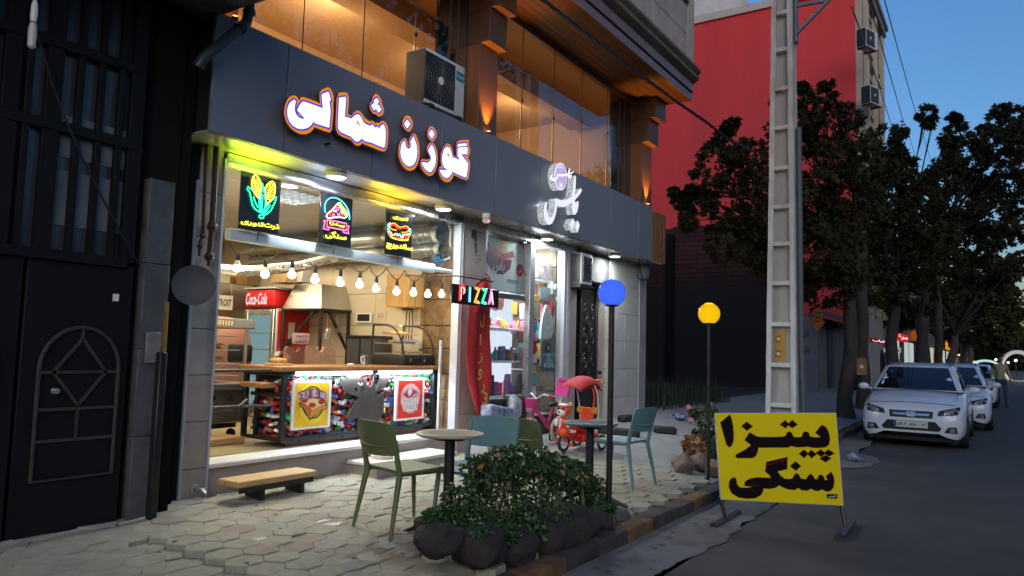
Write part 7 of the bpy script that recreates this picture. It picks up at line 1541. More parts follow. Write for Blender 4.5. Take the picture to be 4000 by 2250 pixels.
# dark wheel stops and litter on the apron
for k, (p0_, p1_, lb) in enumerate((((2330, 1690), (2500, 1712), 'long dark rubber wheel stop on the concrete apron'), ((2420, 1650), (2475, 1645), 'short dark wheel stop behind the teal chair'), ((2555, 1690), (2640, 1696), 'dark wheel stop nearest the dark empty lot'))):
    a = G(*p0_); b = G(*p1_); m = MB(); m.bar(a + V((0, 0, .05)), b + V((0, 0, .05)), .14, .12, .03); one(m, 'wheel_stop', 'rubber', lb, 'wheel stop', 'wheel stops on the apron')
for k, (px_, py_, r_, lb) in enumerate(((2650, 1640, .13, 'crumpled pale plastic bag on the dark lot'), (2700, 1655, .05, 'small scrap of white litter right of the plastic bag'), (3330, 1795, .09, 'crumpled white rag on the road behind the yellow sign'))):
    b = G(px_, py_) if k < 2 else W(px_, py_, z=.03); one(MB().rock((b.x, b.y, b.z + r_ * .4), r_, (1.2, 1, .55), k + 40, 2, .5), 'litter', plastic, lb, 'litter')
m = MB()
for k in range(150):
    if k < 90: p = V((rnd.uniform(3.5, 16), rnd.choice((rnd.uniform(2.2, 2.44), rnd.uniform(2.2, 2.44), rnd.uniform(1.2, 2.4))), .034))
    else: p = V((rnd.uniform(2.6, 9), rnd.uniform(2.7, 5), 0)); p.z = zg(p.x, p.y) + .02
    s_ = rnd.uniform(.012, .035); a = rnd.uniform(0, 6.28); u = V((math.cos(a), math.sin(a), rnd.uniform(-.2, .3))) * s_; w_ = V((-math.sin(a), math.cos(a), rnd.uniform(-.2, .3))) * s_ * .45
    m.quad(p - u, p + w_ + V((0, 0, .004)), p + u, p - w_ + V((0, 0, .006)))
one(m, 'fallen_leaves', mk('fallen_leaf', (.10, .065, .03), .8, 0, .6, 2, 0), None, None, None, 0)['kind'] = 'stuff'
# dark weeds along the lot edge
m = MB()
for k in range(700):
    b = V((rnd.uniform(13.0, 17.5), rnd.uniform(5.3, 7.2), 0)); b.z = zg(b.x, b.y); h = rnd.uniform(.15, .6); a = rnd.uniform(-.25, .25); m.tube([b, b + V((a * .4, a * .2, h * .6)), b + V((a, a * .5, h))], [.012, .010, .002], 3)
one(m, 'weeds', mk('dark_weed', (.022, .035, .018), .8, 0, .4, 3, 0), None, None, None, 0)['kind'] = 'stuff'
# ================================================================ concrete pole and wires
PX = 12.0
t = thing('concrete_pole', 'tall grey concrete utility pole with recessed ladder panels, at the kerb', 'utility pole', (PX, 2.85, .15))
def py_(px, py): return W(px, py, x=PX)
def edge(side, z):     # tapering edges of the front face
    z0, z1 = .5, 7.2; u = (z - z0) / (z1 - z0)
    return lerp(W(2989 if side else 3111, 1611, x=PX).y, W(3013 if side else 3092, 0, x=PX).y, u)
zs_ = [.1, 2, 4, 6, 8.6]
for s in (1, 0):
    m = MB(); a = [(PX, edge(s, z), z) for z in zs_]; w = -.075 if s else .075
    P = [[(PX, edge(s, z), z), (PX, edge(s, z) + w, z), (PX + .30, edge(s, z) + w, z), (PX + .30, edge(s, z), z)] for z in [.1 + .12 * i for i in range(71)]]
    for r_ in P:
        for q in range(4): n_ = noise.noise(V((r_[q][1] * 9 + q, 0, r_[q][2] * 3))) * .008; r_[q] = (r_[q][0] + n_, r_[q][1] + n_, r_[q][2])
    m.grid(P, True); obj(m, 'side_rail', 'poleconc', t)
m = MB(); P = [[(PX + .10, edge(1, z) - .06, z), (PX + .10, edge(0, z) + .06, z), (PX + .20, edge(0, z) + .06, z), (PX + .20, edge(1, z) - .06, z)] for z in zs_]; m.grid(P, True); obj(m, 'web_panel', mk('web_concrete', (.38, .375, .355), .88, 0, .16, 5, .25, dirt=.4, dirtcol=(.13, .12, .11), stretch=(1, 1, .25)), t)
for py in (48, 193, 345, 497, 655, 807, 952, 1106, 1267, 1427, 1584, -120):
    z = W(3050, py, x=PX).z; m = MB(); m.mm((PX - .004, edge(1, z) - .07, z - .035), (PX + .14, edge(0, z) + .07, z + .035), .012); obj(m, 'rung', 'poleconc', t)
c = W(3046, 1352, x=PX + .09); a = W(3024, 1291, x=PX + .09); b = W(3069, 1413, x=PX + .09)
fl = thing('pole_flyer', 'yellow flyer with two rows of dark print stuck on the concrete pole', 'poster', (PX + .09, (a.y + b.y) / 2, b.z)); obj(MB().mm((PX + .088, b.y, b.z), (PX + .094, a.y, a.z)), 'sheet', mk('yellow_flyer', (.42, .25, .045), .7, 0, .1, 8, 0), fl)
for k in range(2):
    zc = lerp(b.z, a.z, .73 - .48 * k); yc = (a.y + b.y) / 2 + .02
    for s_, dz in (('کاشی', .04), ('چاه', -.04)): obj(text_mb(fa(s_), (.09, .045), ((PX + .085, yc + .01, zc + dz), (0, -1, 0), (0, 0, 1)), 0, .02), 'print', 'black', fl, True, 0)
    obj(MB().lathe([(.02, 0), (.02, .002)], (PX + .083, yc + .005, zc), 14, Matrix.Rotation(R(90), 3, 'Y')), 'print_disc', 'white', fl, True, 0)
stl = mk('galvanised_angle', (.20, .215, .24), .5, .5, .15, 5, .02)
m = MB(); a = W(3112, 165, x=PX + .1); m.mm((PX + .06, a.y - .01, a.z), (PX + .2, a.y + .02, a.z + 1.6)); obj(m, 'strap', stl, t)
m = MB(); m.bar(W(3112, 130, x=PX + .1), W(3245, -8, x=PX + .1), .05, .05); m.bar(W(3112, 22, x=PX + .1), W(3245, -2, x=PX + .1), .05, .05); obj(m, 'bracket', stl, t)
m = MB(); m.tube([W(3120, 500, x=PX + .15), W(3128, 1300, x=PX + .15), W(3140, 1640, x=PX + .15)], .045, 10); obj(m, 'cable_sleeve', mk('grey_cable_sleeve', (.10, .11, .125), .6, .1, .15, 5, .02), t)
m = MB()
pts = [W(2095, -20, y=3.5), W(2300, 138, y=3.45), W(2480, 278, y=3.4), W(2640, 395, y=3.38), W(2760, 478, y=3.35), W(2845, 545, y=3.3), W(2960, 600, y=3.2)]
q = []
for a, b in zip(pts, pts[1:]):
    for i in range(14): q.append(a.lerp(b, i / 14))
for s in range(3): m.tube([p + V((0, .012 * math.cos(i * .8 + s * 2.1), .012 * math.sin(i * .8 + s * 2.1))) for i, p in enumerate(q)], .011, 5)
one(m, 'overhead_cable', 'black', 'thick twisted black cable sagging across the balcony towards the trees', 'cable')
for k, (a, b, lb) in enumerate((((3452, -10), (3610, 540), 'overhead wire against the sky, farthest right of the three'), ((3436, 150), (3560, 560), 'overhead wire against the sky, middle of the three'), ((3405, 250), (3520, 580), 'overhead wire grazing the front of the red building'))):
    p0_, p1_ = W(*a, x=24), W(*b, x=60); m = MB(); m.tube([p0_ + (p0_ - p1_) * .2, p0_, p0_.lerp(p1_, .5) + V((0, 0, -.25)), p1_, p1_ + (p1_ - p0_) * .5], .018, 5); one(m, 'overhead_wire', 'black', lb, 'wire', 'overhead wires')
# ================================================================ red building and the empty lot
RXW = 34.0
rbd = thing('red_building', 'five storey building with a blank red side wall and a beige street front', 'building', (RXW + 5, 9, .2))
obj(MB().mm((RXW, 4.9, .2), (RXW + .3, 18, 17.6)), 'side_wall', 'red', rbd)
obj(MB().mm((RXW + .3, 4.95, .2), (RXW + 5.3, 18, 17.4)), 'core', 'concrete', rbd)
obj(MB().mm((RXW - .12, 4.8, 17.6), (RXW + .4, 18, 17.95)), 'coping', mk('cream_coping', (.5, .47, .42), .7, 0, .1, 2, .05), rbd)
a = W(2720, 40, x=RXW + 2); m = MB(); m.mm((RXW + 1, 10.2, 17.95), (RXW + 3, 16, 19.4)); obj(m, 'roof_room', mk('white_roof_room', (.6, .6, .6), .7, 0, .1, 2, .05), rbd)
beige = mk('beige_stone_front', (.42, .36, .27), .7, 0, .14, 1.5, .1, dirt=.25)
obj(MB().mm((RXW + .02, 4.62, .2), (RXW + 5.4, 4.945, 17.5)), 'front_wall', beige, rbd)
for fl_ in range(5):
    z0 = 3.4 + fl_ * 2.85
    for k in range(2):
        x0 = RXW + .7 + k * 2.5
        w_ = obj(MB().mm((x0, 4.605, z0 + .5), (x0 + 1.7, 4.618, z0 + 2.1)), 'window', mk('dark_window', (.02, .022, .026), .1, 0, 0, 4, 0) if 'dark_window' not in bpy.data.materials else bpy.data.materials['dark_window'], rbd)
        obj(MB().mm((x0 - .12, 4.52, z0 + .38), (x0 + 1.82, 4.604, z0 + .49)), 'sill', beige, w_); obj(MB().mm((x0 - .1, 4.55, z0 + 2.11), (x0 + 1.8, 4.604, z0 + 2.25)), 'lintel', beige, w_)
    obj(MB().mm((RXW, 4.45, z0 + 2.6), (RXW + 5.4, 4.615, z0 + 2.8), .03), 'string_course', beige, rbd)
for x_ in (RXW + .0, RXW + 2.6, RXW + 4.95): obj(MB().mm((x_, 4.4, 3.4), (x_ + .45, 4.612, 17.3), .03), 'pilaster', beige, rbd)
m = MB(); m.mm((RXW - .1, 4.3, 17.3), (RXW + 5.5, 4.9, 17.6), .05); m.mm((RXW - .1, 4.2, 17.6), (RXW + 5.5, 4.78, 17.85), .05); obj(m, 'cornice', mk('grey_cornice', (.2, .19, .18), .7, 0, .1, 3, .1), rbd)
for k, (px_, py_2) in enumerate(((3388, 170), (3405, 390), (3380, 700))):
    c = W(px_, py_2, y=4.2); condenser((c.x, 4.2, c.z - .3), R(-20), ('highest', 'middle', 'lowest')[k] + ' air conditioner on the street front of the red building', w=.95, h=.75, d=.4, brand=False)
def brickmat():
    m, t, out = _mat('sooty_red_brick'); N = t.nodes.new; L = t.links.new
    b = N('ShaderNodeBsdfPrincipled'); L(b.outputs[0], out.inputs[0]); b.inputs['Roughness'].default_value = .9
    tc = N('ShaderNodeTexCoord'); sx = N('ShaderNodeSeparateXYZ'); cb_ = N('ShaderNodeCombineXYZ'); L(tc.outputs['Object'], sx.inputs[0]); L(sx.outputs['Y'], cb_.inputs[0]); L(sx.outputs['Z'], cb_.inputs[1])
    br = N('ShaderNodeTexBrick'); br.inputs['Scale'].default_value = 1.0; br.inputs['Brick Width'].default_value = .5; br.inputs['Row Height'].default_value = .16; br.inputs['Mortar Size'].default_value = .02
    br.inputs['Color1'].default_value = (.085, .02, .018, 1); br.inputs['Color2'].default_value = (.05, .016, .015, 1); br.inputs['Mortar'].default_value = (.015, .012, .011, 1); L(cb_.outputs[0], br.inputs['Vector'])
    n = N('ShaderNodeTexNoise'); n.inputs['Scale'].default_value = .7; n.inputs['Detail'].default_value = 7; L(tc.outputs['Object'], n.inputs['Vector'])
    mr = N('ShaderNodeMapRange'); mr.inputs[1].default_value = .35; mr.inputs[2].default_value = .7; mr.inputs[3].default_value = .35; mr.inputs[4].default_value = 1.3; L(n.outputs[0], mr.inputs[0])
    s_ = N('ShaderNodeVectorMath'); s_.operation = 'SCALE'; L(br.outputs[0], s_.inputs[0]); L(mr.outputs[0], s_.inputs['Scale']); L(s_.outputs[0], b.inputs['Base Color'])
    bp = N('ShaderNodeBump'); bp.inputs['Strength'].default_value = .5; bp.inputs['Distance'].default_value = .03; L(br.outputs['Fac'], bp.inputs['Height']); bp.invert = True; L(bp.outputs[0], b.inputs['Normal']); return m
M['brick'] = brickmat()
bw_ = thing('brick_wall', 'sooty old brick party wall standing at the back of the dark empty lot', 'wall', (25, 9, .2))
BX = 25.0
zt1 = W(2640, 885, x=BX).z
P = []
y = 5.35
while y < 14.05:
    top = zt1 - .05 * (9 - y) * 0 - .14 * abs(noise.noise(V((y * 2.2, 0, 0)))) - (.25 if y < 6.6 else 0) - (0.5 if y < 5.7 else 0); P.append([(BX, y, .1), (BX, y, 2.2), (BX, y, top)]); y += .12
m = MB(); m.sheet(P, (.35, 0, 0)); obj(m, 'brickwork', 'brick', bw_, True, 0)
for yy in (W(2622, 1100, x=BX).y, 5.5): obj(MB().mm((BX - .16, yy - .13, .1), (BX - .002, yy + .13, zt1 - .3)), 'tie_column', 'darkwall', bw_)
m = MB(); m.grid([[(BX - .02, y_2, z_ + .25 * noise.noise(V((y_2, z_, 3))) * (1 if z_ > 2 else 0)) for z_ in (.1, 1.5, 3.9)] for y_2 in [5.36 + .25 * i for i in range(34)]]); obj(m, 'tar_coat', mk('tar_coating', (.008, .008, .009), .7, 0, .4, 1.5, .2), bw_, True, 0)
m = MB(); m.grid([[(x_, y_2, .25 + .1 * noise.noise(V((x_, y_2, 0)) * .8) + .02 * (x_ - 12)) for y_2 in (5.5, 6.5, 8, 10, 12, 15)] for x_ in [12.9 + .9 * i for i in range(15)]]); struct(m, 'lot_ground', 'earth', 'bare dark ground of the empty lot')
obj(MB().mm((12.9, 15, .1), (34, 15.2, 6)), 'back_wall', 'brick', bw_)
# low grey garage front before the red building
gr = thing('garage_front', 'low grey garage wall with black graffiti and old shutter doors before the red building', 'building', (29, 5.6, .2))
gx = [W(3118, 1500, y=5.2).x, W(3192, 1500, y=5.2).x, W(3205, 1500, y=5.2).x, W(3240, 1500, y=5.2).x, W(3262, 1500, y=5.2).x, 33.9]
obj(MB().mm((25.4, 5.2, .2), (gx[1], 5.5, 2.9)), 'wall', mk('lilac_grey_render', (.17, .165, .19), .8, 0, .12, 1.2, .1, dirt=.3), gr)
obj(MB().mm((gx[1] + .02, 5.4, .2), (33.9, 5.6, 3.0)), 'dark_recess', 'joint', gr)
for k, (a, b) in enumerate(((gx[1] + .1, gx[2]), (gx[2] + .15, gx[3]), (gx[3] + .25, gx[4]), (gx[4] + .2, 33.5))): obj(MB().mm((a, 5.28, .2), (b, 5.38, 2.7), .01), 'shutter_door', mk('old_shutter_%d' % k, ((.22, .22, .24), (.17, .155, .13), (.05, .05, .05), (.12, .11, .10))[k], .7, .1, .2, 4, .1, dirt=.4), gr)
m = MB(); m.poly([(gx[2], 4.4, 2.95), (gx[2], 5.4, 3.25), (gx[2], 5.4, 3.1), (gx[2], 4.4, 2.75)], (5, 0, 0)); obj(m, 'awning', mk('grey_awning', (.16, .16, .17), .7, 0, .3, 3, .1), gr)
for k, zc in enumerate((2.3, 1.75)):
    c = W(3155, 1300, y=5.19); obj(text_mb(fa(('جای پارک', 'پارک ممنوع')[k]), (1.5, .34), ((gx[0] + .9, 5.194, zc), (1, 0, 0), (0, 0, 1)), 0, .02), 'graffiti', mk('black_spray_%d' % k, (.03, .03, .03), .8, 0, 0, 5, 0), gr, True, 0)
# orange arrow sign hanging among the leaves
c = W(3195, 1255, x=21.5); t = thing('arrow_sign', 'orange arrow board pointing down, hung under the leaves', 'sign', (21.5, c.y, c.z)); s_ = 21.5 * .83 / F
k_ = (c - EYE).dot(CF) / F
obj(MB().poly([(21.5, c.y - u * k_, c.z - v * k_) for u, v in ((-14, -48), (17, -48), (17, 0), (28, 0), (-3, 42), (-30, 0), (-14, 0))], (.04, 0, 0)), 'board', mk('orange_board', (.36, .12, .01), .5, 0, .15, 4, 0), t)
for k in range(3): obj(MB().mm((21.492, c.y - 12 * k_, c.z + (30 - 16 * k) * k_), (21.498, c.y + 10 * k_, c.z + (34 - 16 * k) * k_)), 'print_line', 'black', t)
# ================================================================ street row far behind
rowm = [mk('far_front_%d' % k, c_, .8, 0, .1, .6, .05, dirt=.2) for k, c_ in enumerate(((.22, .2, .17), (.14, .13, .125), (.27, .25, .22), (.18, .15, .12), (.1, .1, .11)))]
x = 48.3; k = 0
lits = {}
LB = ('narrow dark', 'broad grey', 'pale beige', 'brownish', 'charcoal', 'plain tan', 'tall sandy', 'low slate', 'far ochre', 'distant grey')
while x < 190 and k < 10:
    w_ = 9 + 5 * (k % 3) * .6 + (k > 4) * 6; h_ = (4.2, 6.8, 5.0, 9.5, 6.2, 8.0, 11, 6, 9, 8)[k]
    b_ = thing('street_shop', LB[k] + ' shop house in the row far behind the plane trees', 'building', (x + w_ / 2, 6, .3), 0, 'shop houses down the street')
    obj(MB().mm((x, 5.2, .2), (x + w_ - .1, 14, h_)), 'wall', rowm[k % 5], b_); obj(MB().mm((x, 4.7, 2.9), (x + w_ - .1, 5.19, 3.9)), 'sign_band', mk('dark_band', (.05, .02, .02), .5, 0, .2, 2, 0) if 'dark_band' not in bpy.data.materials else bpy.data.materials['dark_band'], b_)
    nw = max(2, int(w_ / 3))
    for q in range(nw):
        x0 = x + .4 + q * (w_ - .6) / nw
        lit = (k * 3 + q) % 3 != 1 and k < 5
        obj(MB().mm((x0, 5.12, .4), (x0 + (w_ - .6) / nw - .5, 5.185, 2.75)), 'shop_window', (mkE('lit_shop_cool', (.75, .88, .8), .6) if 'lit_shop_cool' not in bpy.data.materials else bpy.data.materials['lit_shop_cool']) if lit and q % 2 == 0 else (mkE('lit_shop_warm', (1, .72, .38), .42) if 'lit_shop_warm' not in bpy.data.materials else bpy.data.materials['lit_shop_warm']) if lit else rowm[4], b_)
        if h_ > 6: obj(MB().mm((x0 + .3, 5.15, 4.6), (x0 + 1.7, 5.19, 6.0)), 'window', bpy.data.materials['dark_window'], b_)
    x += w_; k += 1
# lit signs on that row, each its own board
def farsign(px0, py0, px1, py1, y, col, s_, label, txt=None, tcol=None):
    a, b = W(px0, py0, y=y), W(px1, py1, y=y); t = thing('shop_sign', label, 'sign', ((a.x + b.x) / 2, y, b.z), 0, 'lit shop signs down the street')
    obj(MB().mm((a.x, y, b.z), (b.x, y + .15, a.z)), 'board', mkE('lit_board_' + str(px0), col, s_), t)
    if txt: obj(text_mb(fa(txt), (abs(b.x - a.x) * .8, (a.z - b.z) * .7), (((a.x + b.x) / 2, y - .02, (a.z + b.z) / 2), (1, 0, 0), (0, 0, 1)), 0, .02), 'lettering', mkE('lit_sign_text_' + str(px0), tcol or (1, 1, 1), 1.5), t, True, 0)
farsign(3400, 1318, 3460, 1345, 4.6, (.25, .01, .02), .5, 'dim red sign with small white lamps, left end of the lit row', 'کباب', (1, .85, .85))
farsign(3478, 1290, 3500, 1335, 4.55, (.55, .75, 1), 2.2, 'bright bluish white round sign beside the red one')
farsign(3502, 1298, 3548, 1338, 4.5, (.45, .01, .02), 1.4, 'glowing red sign with white script between two trunks', 'مرغ', (1, .95, .95))
farsign(3400, 1352, 3458, 1376, 4.75, (.5, .55, .62), .5, 'pale sign with a dark red word under the lit row', 'ساندویچ', (.25, .02, .02))
farsign(3476, 1352, 3520, 1378, 4.7, (.6, .63, .68), .55, 'pale sign with black words behind the second trunk', 'پیتزا', (.02, .02, .02))
farsign(3590, 1290, 3612, 1335, 4.3, (1, .22, .01), 1.6, 'orange flame shaped sign between the trunks')
farsign(3700, 1330, 3730, 1372, 3.9, (1, .36, .01), .8, 'amber lit board by the far kerb')
farsign(3788, 1408, 3822, 1432, 3.2, (1, .55, .02), 1.4, 'round yellow sign over the farthest parked cars')
# far lamps
for k, (px_, py_2, rr, col) in enumerate(((3665, 1405, 7, (.9, 1, 1)), (3703, 1400, 5, (1, .95, .85)), (3725, 1380, 6, (1, .8, .5)), (3745, 1385, 4, (1, .8, .5)), (3405, 1312, 5, (.7, 1, 1)), (3640, 1360, 4, (1, 1, 1)), (3920, 1410, 5, (1, .9, .6)), (3938, 1416, 4, (1, .8, .7)), (3890, 1405, 4, (1, .95, .8)), (3968, 1408, 5, (1, .85, .5)))):
    c = W(px_, py_2, x=75 + 4 * k); d = (c - EYE).dot(CF); t = thing('distant_lamp', 'tiny lit lamp far down the street', 'lamp', tuple(c), 0, 'tiny lamps far down the street')
    obj(MB().ball((0, 0, 0), rr / F * d, n=8), 'glow_globe', mkE('far_lamp_%d' % k, col, 5), t, False); obj(MB().tube([(0, 0, -rr / F * d), (0, 0, -c.z)], .05, 5), 'post', 'blackmetal', t, False)
# white ring monument and hooped arcade at the end
c = W(3975, 1435, x=85); d = (c - EYE).dot(CF); r_ = 52 / F * d
t = thing('ring_monument', 'white ring shaped monument at the far end of the street', 'monument', (85, c.y, 0)); obj(MB().tube([(85, c.y + r_ * math.cos(a), c.z + r_ * 1.15 * math.sin(a)) for a in [i * math.pi / 20 for i in range(40)]], 8 / F * d, 8, False, True), 'ring', mk('white_ring', (.75, .75, .72), .6, 0, .05, 1, 0), t)
m = MB(); m.mm((84.5, c.y - 1.2, 0), (85.5, c.y + 1.2, c.z - r_ * 1.1)); obj(m, 'plinth', 'concrete', t)
l = lamp('monument_light', (82, c.y, .8), 120, (1, .95, .8), .3)
m = MB(); c = W(3850, 1425, x=100); d = (c - EYE).dot(CF)
m.tube([(100, c.y + 46 / F * d * math.cos(a), c.z - 10 / F * d + 26 / F * d * math.sin(a)) for a in [i * math.pi / 14 for i in range(15)]], 5 / F * d, 6); one(m, 'light_arch', mkE('arch_light', (.55, .85, .85), .9), 'pale lit arch spanning the far street', 'arch')
# ================================================================ plane trees
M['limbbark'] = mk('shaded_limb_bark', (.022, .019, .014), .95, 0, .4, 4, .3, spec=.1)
def leafmesh(lobes, n, size, rs, droop=.5, fill=.42):
    vs, fs = [], []
    wts = []; acc = 0
    for c, r_, sq in lobes: acc += r_ ** 2.2; wts.append(acc)
    import bisect
    # twig clusters inside every lobe give gaps and clumps
    clus = []
    for li, (c, r_, sq) in enumerate(lobes):
        for _ in range(max(16, int(52 * r_))):
            while True:
                v = V((rs.uniform(-1, 1), rs.uniform(-1, 1), rs.uniform(-1, 1)))
                if v.length < 1: break
            v = v.normalized() * v.length ** fill; clus.append((c + V((v.x * r_, v.y * r_, v.z * r_ * sq)), r_ * rs.uniform(.05, .14), v))
    for _ in range(n):
        c, r_, dv = rs.choice(clus)
        p = c + V((rs.gauss(0, 1), rs.gauss(0, 1), rs.gauss(-.2, 1.1))) * r_
        s_ = size * rs.uniform(.6, 1.3); d = (V((rs.uniform(-1, 1), rs.uniform(-1, 1), rs.uniform(-.8, .35) - droop)) + dv * .5).normalized()
        q = d.orthogonal().normalized(); q.rotate(Matrix.Rotation(rs.uniform(0, 6.28), 3, d)); nn = d.cross(q); i = len(vs)
        e = p + d * s_; mdl = p + d * s_ * .42
        vs += [p, p + d * s_ * .30 + q * s_ * .52 + nn * s_ * .12, mdl + q * s_ * .20 + nn * s_ * .02, e, mdl - q * s_ * .20 + nn * s_ * .02, p + d * s_ * .30 - q * s_ * .52 + nn * s_ * .12]
        fs += [(i, i + 1, i + 2), (i, i + 2, i + 3), (i, i + 3, i + 4), (i, i + 4, i + 5)]
    return vs, fs
def raw(name, vs, fs, m_, parent):
    inv = WM[parent.name].inverted(); me = bpy.data.meshes.new(name); me.from_pydata([inv @ v for v in vs], [], fs); me.materials.append(M[m_] if isinstance(m_, str) else m_); me.update()
    o = bpy.data.objects.new(name, me); COL.objects.link(o); o.parent = parent; return o
def tree(label, base, tr, lobes, n, size, seed, leaf='leafdark', group='plane trees along the kerb', fork=None, limbs=14):
    rs = random.Random(seed); t = thing('plane_tree', label, 'tree', tuple(base), 0, group)
    ctr = sum((l[0] for l in lobes), V()) / len(lobes)
    zmin = min(l[0].z - l[1] * .6 for l in lobes); fk = V(fork) if fork else V((lerp(base[0], ctr.x, .25), lerp(base[1], ctr.y, .25), max(base[2] + 2.2, zmin)))
    m = MB(); k = 9; pts = [V(base).lerp(fk, i / k) + V((.05 * math.sin(i * 1.3 + seed), .05 * math.cos(i * 1.1 + seed), 0)) * (i > 0) for i in range(k + 1)]; m.tube([pts[0] + V((0, 0, -.1))] + pts, [tr * 1.5, tr * 1.25] + [tr * (1 - .035 * i) + .02 * tr * math.sin(i * 3) for i in range(1, k + 1)], 14)
    obj(m, 'trunk', 'bark', t, True, 60)
    m = MB()
    for c, r_, sq in (lobes if len(lobes) <= limbs else rs.sample(lobes, limbs)):
        md = fk.lerp(c, .5) + V((rs.uniform(-.3, .3), rs.uniform(-.3, .3), rs.uniform(.0, .5))); m.tube([fk, fk.lerp(md, .5) + V((0, 0, .1)), md, c], [tr * .5, tr * .32, tr * .16, tr * .05], 7)
        for _ in range(3):
            e = c + V((rs.uniform(-1, 1), rs.uniform(-1, 1), rs.uniform(-.3, 1))) * r_ * .85; m.tube([md.lerp(c, .5), c.lerp(e, .4), e], [tr * .08, tr * .05, tr * .02], 4)
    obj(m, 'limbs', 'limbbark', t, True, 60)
    vs, fs = leafmesh(lobes, n, size, rs); raw('crown', vs, fs, leaf, t); return t
def lobes_px(lst, depth, sq=.9, jit=.6, seed=1):
    rs = random.Random(seed); out = []
    for px_, py_2, r_ in lst:
        d = depth + rs.uniform(-jit, jit); p = EYE + ray(px_, py_2) / F * d; out.append((p, r_ / F * d, sq))
    return out
b1 = G(3305, 1632)
L1 = lobes_px([(2790, 640, 95), (2865, 590, 60), (2880, 760, 130), (2740, 780, 55), (2660, 780, 35), (2760, 850, 85), (2850, 930, 95), (2950, 620, 90), (3010, 740, 150), (3120, 420, 70), (3110, 520, 110), (3220, 400, 60), (3230, 500, 110), (3320, 450, 50), (3190, 640, 140), (3310, 620, 110), (3060, 860, 160), (3200, 800, 160), (3330, 780, 120), (3140, 970, 150), (3010, 980, 110), (3270, 960, 140), (3370, 900, 90), (3220, 1090, 110), (3120, 1110, 70), (2690, 860, 30), (2640, 760, 18), (2670, 820, 22), (2700, 740, 22), (2830, 520, 30), (2860, 480, 22), (2630, 745, 12), (2790, 560, 24), (3130, 340, 25), (3230, 330, 22), (3040, 400, 24), (2960, 880, 110), (3300, 1060, 90)], 16.6, .9, 1.6, 3)
tree('big plane tree in front of the red wall, its dark crown nearest the pole', b1, .17, L1, 26000, .125, 5, fork=tuple(EYE + ray(3330, 1000) / F * 16.9))
b2 = G(3478, 1590)
L2 = lobes_px([(3440, 560, 80), (3400, 660, 90), (3500, 640, 60), (3560, 680, 70), (3480, 760, 110), (3600, 780, 90), (3420, 860, 110), (3540, 900, 120), (3660, 700, 70), (3640, 880, 100), (3400, 1000, 110), (3520, 1040, 120), (3640, 1010, 110), (3440, 1130, 90), (3560, 1150, 90), (3620, 440, 35), (3640, 480, 30), (3520, 520, 25), (3700, 560, 40)], 24, .9, 2, 4)
tree('plane tree with a slim trunk, second in the row beyond the white car', b2, .2, L2, 20000, .16, 6)
b3 = G(3572, 1560)
L3 = lobes_px([(3740, 520, 50), (3780, 600, 80), (3700, 680, 80), (3820, 680, 90), (3870, 560, 70), (3900, 470, 45), (3910, 430, 30), (3960, 540, 60), (3990, 640, 70), (3930, 700, 80), (3760, 800, 110), (3870, 830, 90), (3980, 500, 30), (3700, 930, 100), (3800, 950, 90), (3890, 920, 50), (3960, 800, 35), (4020, 560, 70), (4050, 700, 80), (3975, 440, 25), (3985, 860, 30), (3970, 930, 28), (3850, 500, 25), (3730, 460, 22)], 30, .9, 3, 5)
tree('plane tree with a leaning forked trunk and open crown against the sky', b3, .22, L3, 20000, .18, 7)
L4 = lobes_px([(3700, 1080, 90), (3800, 1080, 90), (3890, 1060, 70), (3950, 1050, 45), (3640, 1170, 80), (3750, 1190, 90), (3850, 1180, 90), (3930, 1150, 60), (3700, 1270, 60), (3800, 1290, 60), (3890, 1270, 60), (3950, 1220, 45), (3980, 1000, 30)], 44, .85, 5, 6)
tree('far plane tree whose crown closes over the parked cars', V((46, 2.4, .1)), .25, L4, 15000, .28, 8)
L5 = lobes_px([(3830, 1330, 45), (3880, 1345, 40), (3760, 1340, 40), (3920, 1320, 40), (3950, 1290, 40), (3700, 1320, 30)], 70, .8, 8, 7)
tree('low leafy plane tree lit brown by lamps, far down the street', V((70, 2.2, .1)), .25, L5, 4500, .42, 9, 'leafdark')
L6 = lobes_px([(3400, 1180, 60), (3450, 1210, 60), (3530, 1220, 60), (3600, 1230, 50), (3380, 1100, 60)], 38, .8, 3, 8)
tree('dark plane tree between the trunks behind the first white car', V((37, 2.5, .1)), .22, L6, 6000, .3, 10)
rs = random.Random(77); L_ = [(V((190 + rs.uniform(0, 30), -34 + k * 2.2 + rs.uniform(-1, 1), rs.uniform(1, 9))), rs.uniform(2.2, 4.2), 1.0) for k in range(32) for _ in range(2)]
vs, fs = leafmesh(L_, 9000, 1.3, rs, .2); me = bpy.data.meshes.new('far_trees'); me.from_pydata(vs, [], fs); me.materials.append(M['leafdark']); o = bpy.data.objects.new('far_trees', me); COL.objects.link(o); o['kind'] = 'stuff'
m = MB()
for k in range(9): m.mm((225 + 3 * (k % 2), -60 + k * 14, 0), (240, -60 + k * 14 + 13.8, 8 + 3 * (k * 7 % 4)))
struct(m, 'skyline', 'darkwall')
